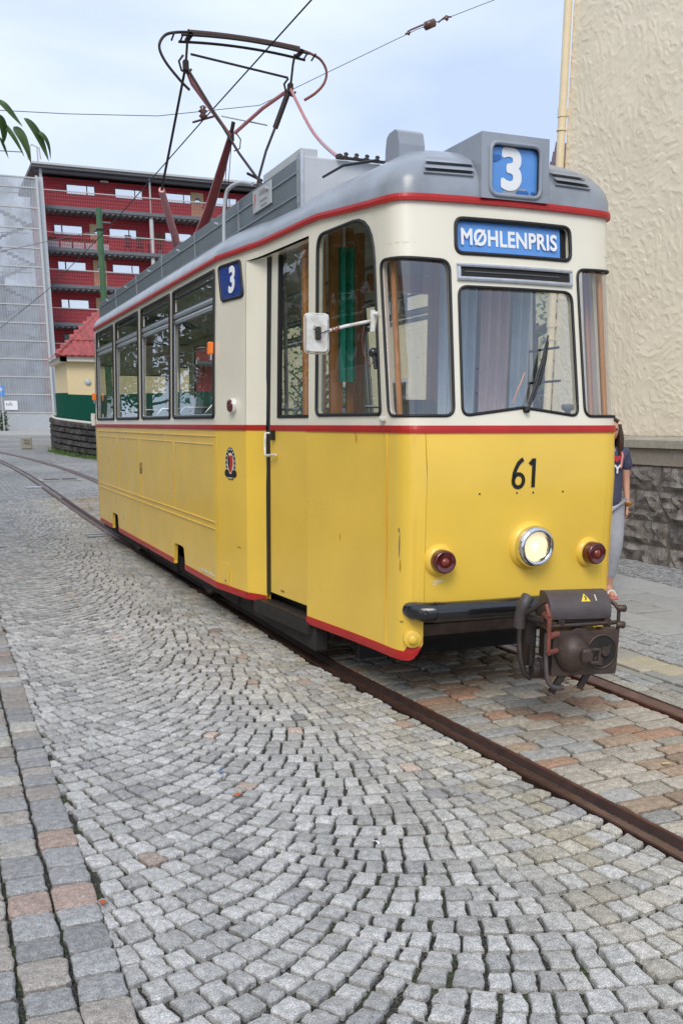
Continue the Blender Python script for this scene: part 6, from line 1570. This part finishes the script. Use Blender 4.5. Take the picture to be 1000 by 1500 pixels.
rpts = [rwp(k / RN) for k in range(RN + 1)]; rl = [0]
for a, b_ in zip(rpts, rpts[1:]): rl.append(rl[-1] + math.hypot(b_[0] - a[0], b_[1] - a[1]))
def rws(s_):
    i = min(max(bisect.bisect_right(rl, s_) - 1, 0), RN - 1); f = (s_ - rl[i]) / (rl[i + 1] - rl[i]); a, b_ = rpts[i], rpts[i + 1]
    d_ = Vector((b_[0] - a[0], b_[1] - a[1], 0)).normalized(); return Vector((a[0] + (b_[0] - a[0]) * f, a[1] + (b_[1] - a[1]) * f, 0)), d_
ztop = lambda y_: 1.60 if y_ < 38 else 1.60 + (y_ - 38) * .033
q = MB(); q.grid(lambda s_, k: (lambda p, d_: (p.x + d_.y * -.0 + .12 * (-d_.y if False else 1) * 0 + .1, p.y + .0, -.2 + k * (ztop(p.y) + .2)))(*rws(s_)), lin(0, rl[-1], 60), [0, 1]); q.build('wall_core', M['underframe'], rwt)
V, F, C = [], [], []
cnt = 0
for r_ in range(6):
    s_ = random.uniform(0, .3)
    while s_ < rl[-1] - .5:
        L_ = random.uniform(.28, .6); p, d_ = rws(s_ + L_ / 2); hh = ztop(p.y) - gz(p.y) + .1; z0_ = gz(p.y) - .1 + hh * r_ / 6; z1_ = z0_ + hh / 6; nn = Vector((-d_.y, d_.x, 0)); nn = -nn if nn.x > 0 else nn
        g0 = random.uniform(.6, 1.5); n0 = len(V)
        pa, pb2 = rws(s_ + .02)[0], rws(s_ + L_ - .02)[0]
        for (pp_, zz_, o_) in ((pa, z0_ + .02, .0), (pb2, z0_ + .02, 0), (pb2, z1_ - .02, 0), (pa, z1_ - .02, 0)):
            V.append(tuple(pp_ + Vector((0, 0, zz_))))
        md = (pa + pb2) / 2
        for (f1, f2) in ((.2, .2), (.8, .2), (.8, .8), (.2, .8)):
            w_ = pa.lerp(pb2, f1); V.append(tuple(w_ + nn * random.uniform(.05, .12) + Vector((0, 0, z0_ + (z1_ - z0_) * f2 + random.uniform(-.02, .02)))))
        fcs = [(0, 1, 5, 4), (1, 2, 6, 5), (2, 3, 7, 6), (3, 0, 4, 7), (4, 5, 6, 7)]
        me = mesh_from(V[n0:], fcs, [(.06 * g0, .054 * g0, .05 * g0, 1)] * 8, 'wall_stone', False); link(me, 'wall_stone', M['block_rock'], rwt); cnt += 1
        V = V[:n0]; s_ += L_
gf = thing('green_fence', 'dark green board fence standing on the curved stone wall', 'fence', (0, 0, 0))
s_ = 0
while s_ < rl[-1] - .4:
    p, d_ = rws(s_ + .13); zt_ = ztop(p.y) + .06; q = MB(); a = math.atan2(d_.y, d_.x); inn = Vector((-d_.y, d_.x, 0)); inn = inn if inn.x > 0 else -inn
    q.box(tuple(p + inn * .25 + Vector((0, 0, zt_ + .53))), (.25, .03, .98), Matrix.Identity(4)); c0 = p + inn * .25 + Vector((0, 0, zt_ + .50))
    q.v = [tuple(Matrix.Translation(c0) @ rotz(a) @ Matrix.Translation(-Vector((p + inn * .25 + Vector((0, 0, zt_ + .53))))) @ Vector(v_)) for v_ in q.v]
    q.build('fence_board', M['fence_green'], gf); s_ += .265
q = MB(); q.tube([tuple(rws(t_)[0] + Vector((.05, 0, ztop(rws(t_)[0].y) + .03))) for t_ in lin(0, rl[-1], 50)], .06, 6); q.build('coping_strip', M['interior_cream'], gf)
V, F = [], []; rg = random.Random(3)
for j in range(900):
    s_ = rg.uniform(rl[-1] * .15, rl[-1] * .62); p, d_ = rws(s_); p = p + Vector((-.15 - abs(rg.gauss(0, .12)), -.1, gz(p.y))); hgt = rg.uniform(.05, .3) * (1 if rg.random() < .3 else .4); w_ = .03; b0 = len(V); V += [p, p + Vector((w_, 0, 0)), p + Vector((rg.gauss(0, .06), rg.gauss(0, .05), hgt))]; F.append((b0, b0 + 1, b0 + 2))
me = bpy.data.meshes.new('weeds'); me.from_pydata(V, [], F); stuff(tag(link(me, 'wall_weeds', M['leaf_fresh']), 'low green weeds along the foot of the stone wall', 'weeds'))

# green pole, concrete block, far kerb, road edge, sign, tarpaulin at the left
pl = thing('green_pole', 'tall green painted steel pole in front of the red block', 'pole', (6.90, 42, gz(42)))
mat('pole_green', (.045, .125, .05), .5, var=.15, var_scale=3, dirt=(.12, .09, .05), dirt_scale=2, dirt_amt=.4)
q = MB(); q.tube([(0, 0, 0), (0, 0, 5), (0, 0, 9.82 - gz(42))], [.145, .125, .115], 14); q.build('shaft', M['pole_green'], pl)
q = MB(); q.cyl((0, 0, 9.0 - gz(42)), (0, 0, 9.06 - gz(42)), .15, 14); q.build('collar', M['underframe'], pl)
q = MB(); q.tube([(0, 0, 9.02 - gz(42)), (-3.4, 8, 8.75), (-8, 20, 8.9)], .012, 5); q.build('stay_wire', M['thin_wire'], pl)
cbk = thing('concrete_block', 'short square concrete block on the cobbles with a dark scrawl', 'block', (3.93, 47.5, gz(47.5)))
q = MB(); q.box((0, 0, .26), (.44, .44, .52), None, .03); q.build('block_body', M['coping_granite'], cbk)
q = MB(); q.tube([(-.12, -.222, .42), (-.02, -.222, .36), (-.1, -.222, .26), (.08, -.222, .24), (.1, -.222, .36), (.02, -.222, .42)], .014, 5); q.build('scrawl', M['print_black'], cbk)
q = MB(); q.bb((-8, 66, gz(66) - .2), (7.5, 66.4, gz(66) + .11), .02); kb = q.build('far_kerb', M['mortar']); struct(kb)
q = MB(); q.grid(lambda x_, y_: (x_, y_, gz(y_) + .105), lin(-8, 9, 4), [66.4, 70, 80, 90]); struct(q.build('far_pavement', M['mortar']))
ps = thing('parking_sign', 'blue parking sign with a white P on a thin post at the left edge', 'sign', (4.35, 70, gz(70) + .1))
q = MB(); q.cyl((.1, 0, 0), (.1, 0, 3.2), .035, 8); q.build('post', M['post_grey'], ps)
q = MB(); q.bb((-.18, -.03, 2.35), (.32, .0, 3.05), .02); sb = q.build('sign_plate', M['sign_blue'], ps)
text('P', .45, M['print_white'], 'letter', sb, Matrix.Translation((.07, -.034, 2.72)) @ Matrix.Rotation(R(90), 4, 'X'), .001, .004)
tp = thing('blue_tarpaulin', 'blue sheeting hung on scaffolding at the far left edge', 'tarpaulin', (3.3, 84, 0))
mat('tarp_blue', (.03, .15, .42), .6, var=.1)
q = MB(); q.grid(lambda u, v: (u * 3.0, .2 * math.sin(u * 20), 6.9 + v * 5.6), lin(0, 1, 30), [0, .5, 1], True); q.build('sheet', M['tarp_blue'], tp)
q = MB()
for x_ in (0, 1.5, 2.9): q.cyl((x_, .3, 0), (x_, .3, 13), .05, 8)
q.build('scaffold_poles', M['post_grey'], tp)
aw = thing('market_awning', 'pale green awning below the blue sheeting at the left edge', 'awning', (3.0, 79, 0))
q = MB(); q.prism([(0, 0, 3.8), (2.1, 0, 3.8), (1.2, 0, 4.9)], (0, 2, 0)); q.build('canopy', mat('awning_green', (.42, .55, .38), .7), aw)
q = MB(); q.cyl((.1, .2, 1), (.1, .2, 3.8), .04, 8); q.cyl((1.95, .2, 1), (1.95, .2, 3.8), .04, 8); q.build('leg', M['post_grey'], aw)
hg = thing('low_hedge', 'dark low hedge at the foot of the parking sign', 'hedge', (3.2, 76, gz(76)))
V, F = [], []; rg = random.Random(5)
for j in range(2500):
    p = Vector((rg.uniform(-3, 1.9), rg.uniform(-.4, .4), rg.uniform(0, 1.3) + .1 * rg.random())); w_ = Vector((rg.gauss(0, .08), rg.gauss(0, .08), rg.gauss(0, .06))); b0 = len(V); V += [p, p + w_, p + Vector((rg.gauss(0, .06), 0, .12))]; F.append((b0, b0 + 1, b0 + 2))
me = bpy.data.meshes.new('foliage'); me.from_pydata(V, [], F); stuff(link(me, 'foliage', M['planter_green'], hg))
# far backdrop building so that no bare horizon shows at the left
bd = thing('far_building', 'pale distant building behind the stair tower', 'building', (-2, 120, 2))
q = MB(); q.bb((-14, 0, 0), (7.5, 10, 7.5)); q.build('wall', M['light_grey_paint'], bd)
# ================================================================ WOMAN BEHIND THE TRAM
mat('skin', (.62, .33, .23), .5, spec=.4); mat('hair', (.045, .02, .012), .45, var=.3, var_scale=40); mat('shirt_navy', (.065, .07, .125), .85, var=.12, var_scale=30, bump=.004, bump_scale=14)
mat('trousers_grey', (.40, .41, .46), .85, var=.06, var_scale=20, bump=.004, bump_scale=9); mat('scrunchie', (.45, .22, .03), .8, var=.3, var_scale=40); mat('sandal_pink', (.62, .22, .20), .5)
WO = (5.905, 7.75, 0)
wm = thing('person', 'woman in a navy printed T-shirt and grey trousers beyond the tram front', 'person', WO, R(-18))
def skin_mesh(name, verts, edges, radii, m, root=0, sub=2, parent=None):
    me = bpy.data.meshes.new(name); me.from_pydata(verts, edges, [])
    o = bpy.data.objects.new(name, me); COL.objects.link(o)
    md = o.modifiers.new('s', 'SKIN'); md.use_smooth_shade = True
    for i, r_ in enumerate(radii): me.skin_vertices[0].data[i].radius = r_ if isinstance(r_, tuple) else (r_, r_)
    for i in range(len(radii)): me.skin_vertices[0].data[i].use_root = (i == root)
    ss = o.modifiers.new('u', 'SUBSURF'); ss.levels = sub; ss.render_levels = sub
    dg = bpy.context.evaluated_depsgraph_get(); me2 = bpy.data.meshes.new_from_object(o.evaluated_get(dg)); bpy.data.objects.remove(o)
    me2.materials.clear(); me2.materials.append(m)
    return link(me2, name, None, parent)
# faces -y; her left is +x.  one continuous body
V = [(0, 0, .93), (0, .01, 1.05), (0, .0, 1.22), (0, 0, 1.36), (0, .005, 1.43), (0, -.01, 1.50), (0, -.015, 1.58),   # 0-6 spine, neck, head
     (.09, 0, .90), (.10, -.06, .50), (.10, .04, .09), (.10, -.02, .045), (.10, -.13, .03),                          # 7-11 left leg (her left, +x)
     (-.09, 0, .90), (-.10, .02, .50), (-.10, .20, .12), (-.10, .17, .05), (-.10, .08, .025),                         # 12-16 right leg
     (.155, 0, 1.365), (.195, .02, 1.12), (.205, -.03, .90), (.205, -.045, .85),                                     # 17-20 left arm
     (-.155, 0, 1.365), (-.195, .01, 1.12), (-.20, -.03, .89), (-.20, -.045, .84)]
E_ = [(0, 1), (1, 2), (2, 3), (3, 4), (4, 5), (5, 6), (0, 7), (7, 8), (8, 9), (9, 10), (10, 11), (0, 12), (12, 13), (13, 14), (14, 15), (15, 16), (3, 17), (17, 18), (18, 19), (19, 20), (3, 21), (21, 22), (22, 23), (23, 24)]
Rr = [(.13, .10), (.11, .085), (.13, .095), (.115, .08), .045, .045, .075, (.09, .095), .060, .038, .038, .028, (.09, .095), .060, .038, .038, .028, .048, .036, .026, .028, .048, .036, .026, .028]
body = skin_mesh('body', V, E_, Rr, M['skin'], 0, 2, wm)
# fingers
fv, fe, fr_ = [], [], []
for sx in (1, -1):
    bx, by, bz_ = .205 * sx, -.045, .845
    for j, (dx, ln_) in enumerate(((-.024, .070), (-.008, .078), (.008, .074), (.022, .060))):
        k = len(fv); y0_ = by + dx * 1.0; fv += [(bx, y0_, bz_), (bx - .004 * sx, y0_, bz_ - ln_ * .5), (bx - .018 * sx, y0_ + .002, bz_ - ln_)]; fe += [(k, k + 1), (k + 1, k + 2)]; fr_ += [.010, .0088, .007]
    k = len(fv); fv += [(bx - .01 * sx, by - .02, bz_ + .03), (bx - .02 * sx, by - .045, bz_ - .005), (bx - .025 * sx, by - .052, bz_ - .035)]; fe += [(k, k + 1), (k + 1, k + 2)]; fr_ += [.012, .010, .008]
def multi_skin(name, fv, fe, fr_, n_per, m, parent):
    allv = MB()
    for k in range(0, len(fv), n_per):
        allv.tube(fv[k:k + n_per], fr_[k:k + n_per], 8); allv.lathe(fv[k + n_per - 1], Vector(fv[k + n_per - 1]) - Vector(fv[k + n_per - 2]), [(0, fr_[k + n_per - 1]), (.005, fr_[k + n_per - 1] * .7), (.008, 0)], 8)
    return allv.build(name, m, parent)
multi_skin('fingers', fv, fe, fr_, 3, M['skin'], wm)
q = MB(); q.lathe((0, -.02, 1.505), (0, 0, 1), [(0, .045), (.02, .062), (.06, .074), (.10, .076), (.14, .066), (.165, .04), (.172, 0)], 20); q.lathe((0, -.098, 1.585), (0, -.8, -.3), [(-.015, .016), (0, .014), (.018, .006), (.02, 0)], 8)
for sx in (-1, 1): q.lathe((.077 * sx, -.01, 1.575), (sx, 0, 0), [(-.01, .02), (.006, .018), (.01, .01), (.008, 0)], 10)
q.build('face', M['skin'], wm)
q = MB()
for sx in (-1, 1): q.lathe((.030 * sx, -.086, 1.595), (0, -1, 0), [(0, .011), (.008, .008), (.010, 0)], 10)
q.build('eyes', M['print_black'], wm)
q = MB(); q.tube([(-.022, -.094, 1.545), (0, -.099, 1.542), (.022, -.094, 1.545)], .005, 6); q.build('mouth', M['sandal_pink'], wm)
# hair: a cap with long locks over both shoulders
q = MB(); q.grid(lambda a, z: ((.086 * math.cos(a)) * math.sqrt(max(0.0001, 1 - ((z - 1.59) / .105) ** 2)) if z > 1.59 else .086 * math.cos(a) * (1 - (1.59 - z) * .2), (.012 + .095 * math.sin(a)) * 1 if z < 1.59 else .012 + .095 * math.sin(a) * math.sqrt(max(.0001, 1 - ((z - 1.59) / .105) ** 2)), z), [R(-32 + 244 * k / 24) for k in range(25)], [1.35, 1.40, 1.46, 1.52, 1.56, 1.59, 1.62, 1.65, 1.675, 1.69, 1.6945], True)
for sx in (-1, 1):
    for k in range(7):
        x_ = sx * (.060 + .010 * (k % 3)); y_ = -.06 + .02 * k; q.tube([(x_ * 1.0, y_, 1.64), (x_ * 1.3, y_ - .01, 1.52), (x_ * 1.35, y_ - .015, 1.42), (x_ * 1.2, y_ - .02, 1.33 - .02 * (k % 2))], [.016, .022, .02, .006], 6)
q.tube([(-.05, -.06, 1.66), (0, -.05, 1.697), (.05, -.06, 1.66)], .022, 8); q.build('hair', M['hair'], wm)
# shirt: short sleeves, hem at the hips
Vs = [(0, 0, .80), (0, .005, 1.06), (0, 0, 1.24), (0, 0, 1.36), (0, .003, 1.425), (.15, 0, 1.385), (.195, .012, 1.21), (-.15, 0, 1.385), (-.195, .01, 1.21)]
Es = [(0, 1), (1, 2), (2, 3), (3, 4), (3, 5), (5, 6), (3, 7), (7, 8)]
sh_ = skin_mesh('shirt', Vs, Es, [(.185, .155), (.155, .125), (.150, .115), (.130, .10), (.06, .055), .064, .062, .064, .062], M['shirt_navy'], 0, 2, wm)
fx = Matrix.Translation((0.005, -.132, 1.23)) @ Matrix.Rotation(R(90), 4, 'X')
text('NY', .11, M['print_white'], 'shirt_lettering', sh_, fx, .004, .002)
q = MB(); q.add([(.04 + .036 * (16 * math.sin(t) ** 3) / 16, -.128, 1.33 + .036 * (13 * math.cos(t) - 5 * math.cos(2 * t) - 2 * math.cos(3 * t) - math.cos(4 * t)) / 16) for t in [2 * math.pi * k / 24 for k in range(24)]], [tuple(range(24))]); q.build('shirt_heart', M['print_red'], sh_)
q = MB(); q.tube([(.09, -.10, 1.24), (.105, -.085, 1.36), (.10, -.02, 1.43), (.09, .07, 1.38), (.08, .12, 1.24)], .012, 6); q.build('bag_strap', M['sandal_pink'], wm)
Vt = [(0, .0, 1.0), (.085, 0, .88), (.10, -.055, .50), (.10, .03, .16), (-.085, 0, .88), (-.10, .02, .50), (-.10, .17, .20)]
skin_mesh('trousers', Vt, [(0, 1), (1, 2), (2, 3), (0, 4), (4, 5), (5, 6)], [(.15, .12), (.112, .125), .088, .052, (.112, .125), .088, .052], M['trousers_grey'], 0, 2, wm)
q = MB()
for k in range(14):
    a = 2 * math.pi * k / 14; q.lathe((.205 + .034 * math.cos(a), -.035 + .034 * math.sin(a), .905), (math.cos(a), math.sin(a), .4), [(-.012, .004), (0, .016), (.012, .006)], 6)
q.build('scrunchie', M['scrunchie'], wm)
for sx, y0_, z_ in ((1, -.02, 0), (-1, .17, .005)):
    q = MB(); q.prism([(.10 * sx + a * 1.1, y0_ + b_, z_ + .002) for a, b_ in [(-.03, .06), (.03, .06), (.04, -.02), (.045, -.10), (.03, -.15), (-.03, -.15), (-.045, -.10), (-.04, -.02)]], (0, 0, .018)); sd = q.build('sandal', M['sandal_pink'], wm)
    q = MB(); q.tube([(.10 * sx - .045, y0_ - .06, .02), (.10 * sx - .03, y0_ - .05, .06), (.10 * sx, y0_ - .045, .075), (.10 * sx + .03, y0_ - .05, .06), (.10 * sx + .045, y0_ - .06, .02)], .010, 6); q.build('strap', M['white_plastic'], sd)

# small litter on the cobbles
for (x_, y_, m_, lab, nm, cat) in ((1.128, 4.005, 'leaf_autumn', 'tiny orange leaf lying on the grey cobbles', 'fallen_leaf', 'leaf'), (1.14, 4.33, 'sign_blue', 'tiny blue scrap of paper on the grey cobbles', 'paper_scrap', 'litter'),
                                (3.22, 3.60, 'leaf_pale', 'pale yellow leaf lying between the rails', 'fallen_leaf', 'leaf'), (.395, 3.20, 'leaf_autumn', 'small brown leaf caught beside the border stones', 'fallen_leaf', 'leaf'), (1.50, 3.30, 'print_white', 'white paper stick lying on the cobbles', 'paper_stick', 'litter')):
    if m_ == 'leaf_autumn' and m_ not in M: mat('leaf_autumn', (.50, .12, .03), .6); mat('leaf_pale', (.62, .50, .22), .6)
    q = MB(); a = random.uniform(0, 3); st_k = m_ == 'print_white'; L_ = .045; W_ = .004 if st_k else .016
    q.grid(lambda u, v: (x_ + (u - .5) * L_ * math.cos(a) - (v * W_ * (1 if st_k else math.sin(math.pi * max(.02, min(.98, u))))) * math.sin(a), y_ + (u - .5) * L_ * math.sin(a) + (v * W_ * (1 if st_k else math.sin(math.pi * max(.02, min(.98, u))))) * math.cos(a), .006 + .006 * abs(v) + .004 * math.sin(u * 5)), lin(0, 1, 6), [-1, 0, 1], True)
    tag(q.build(nm, M[m_], fix=False), lab, cat)
bpy.context.view_layer.update()
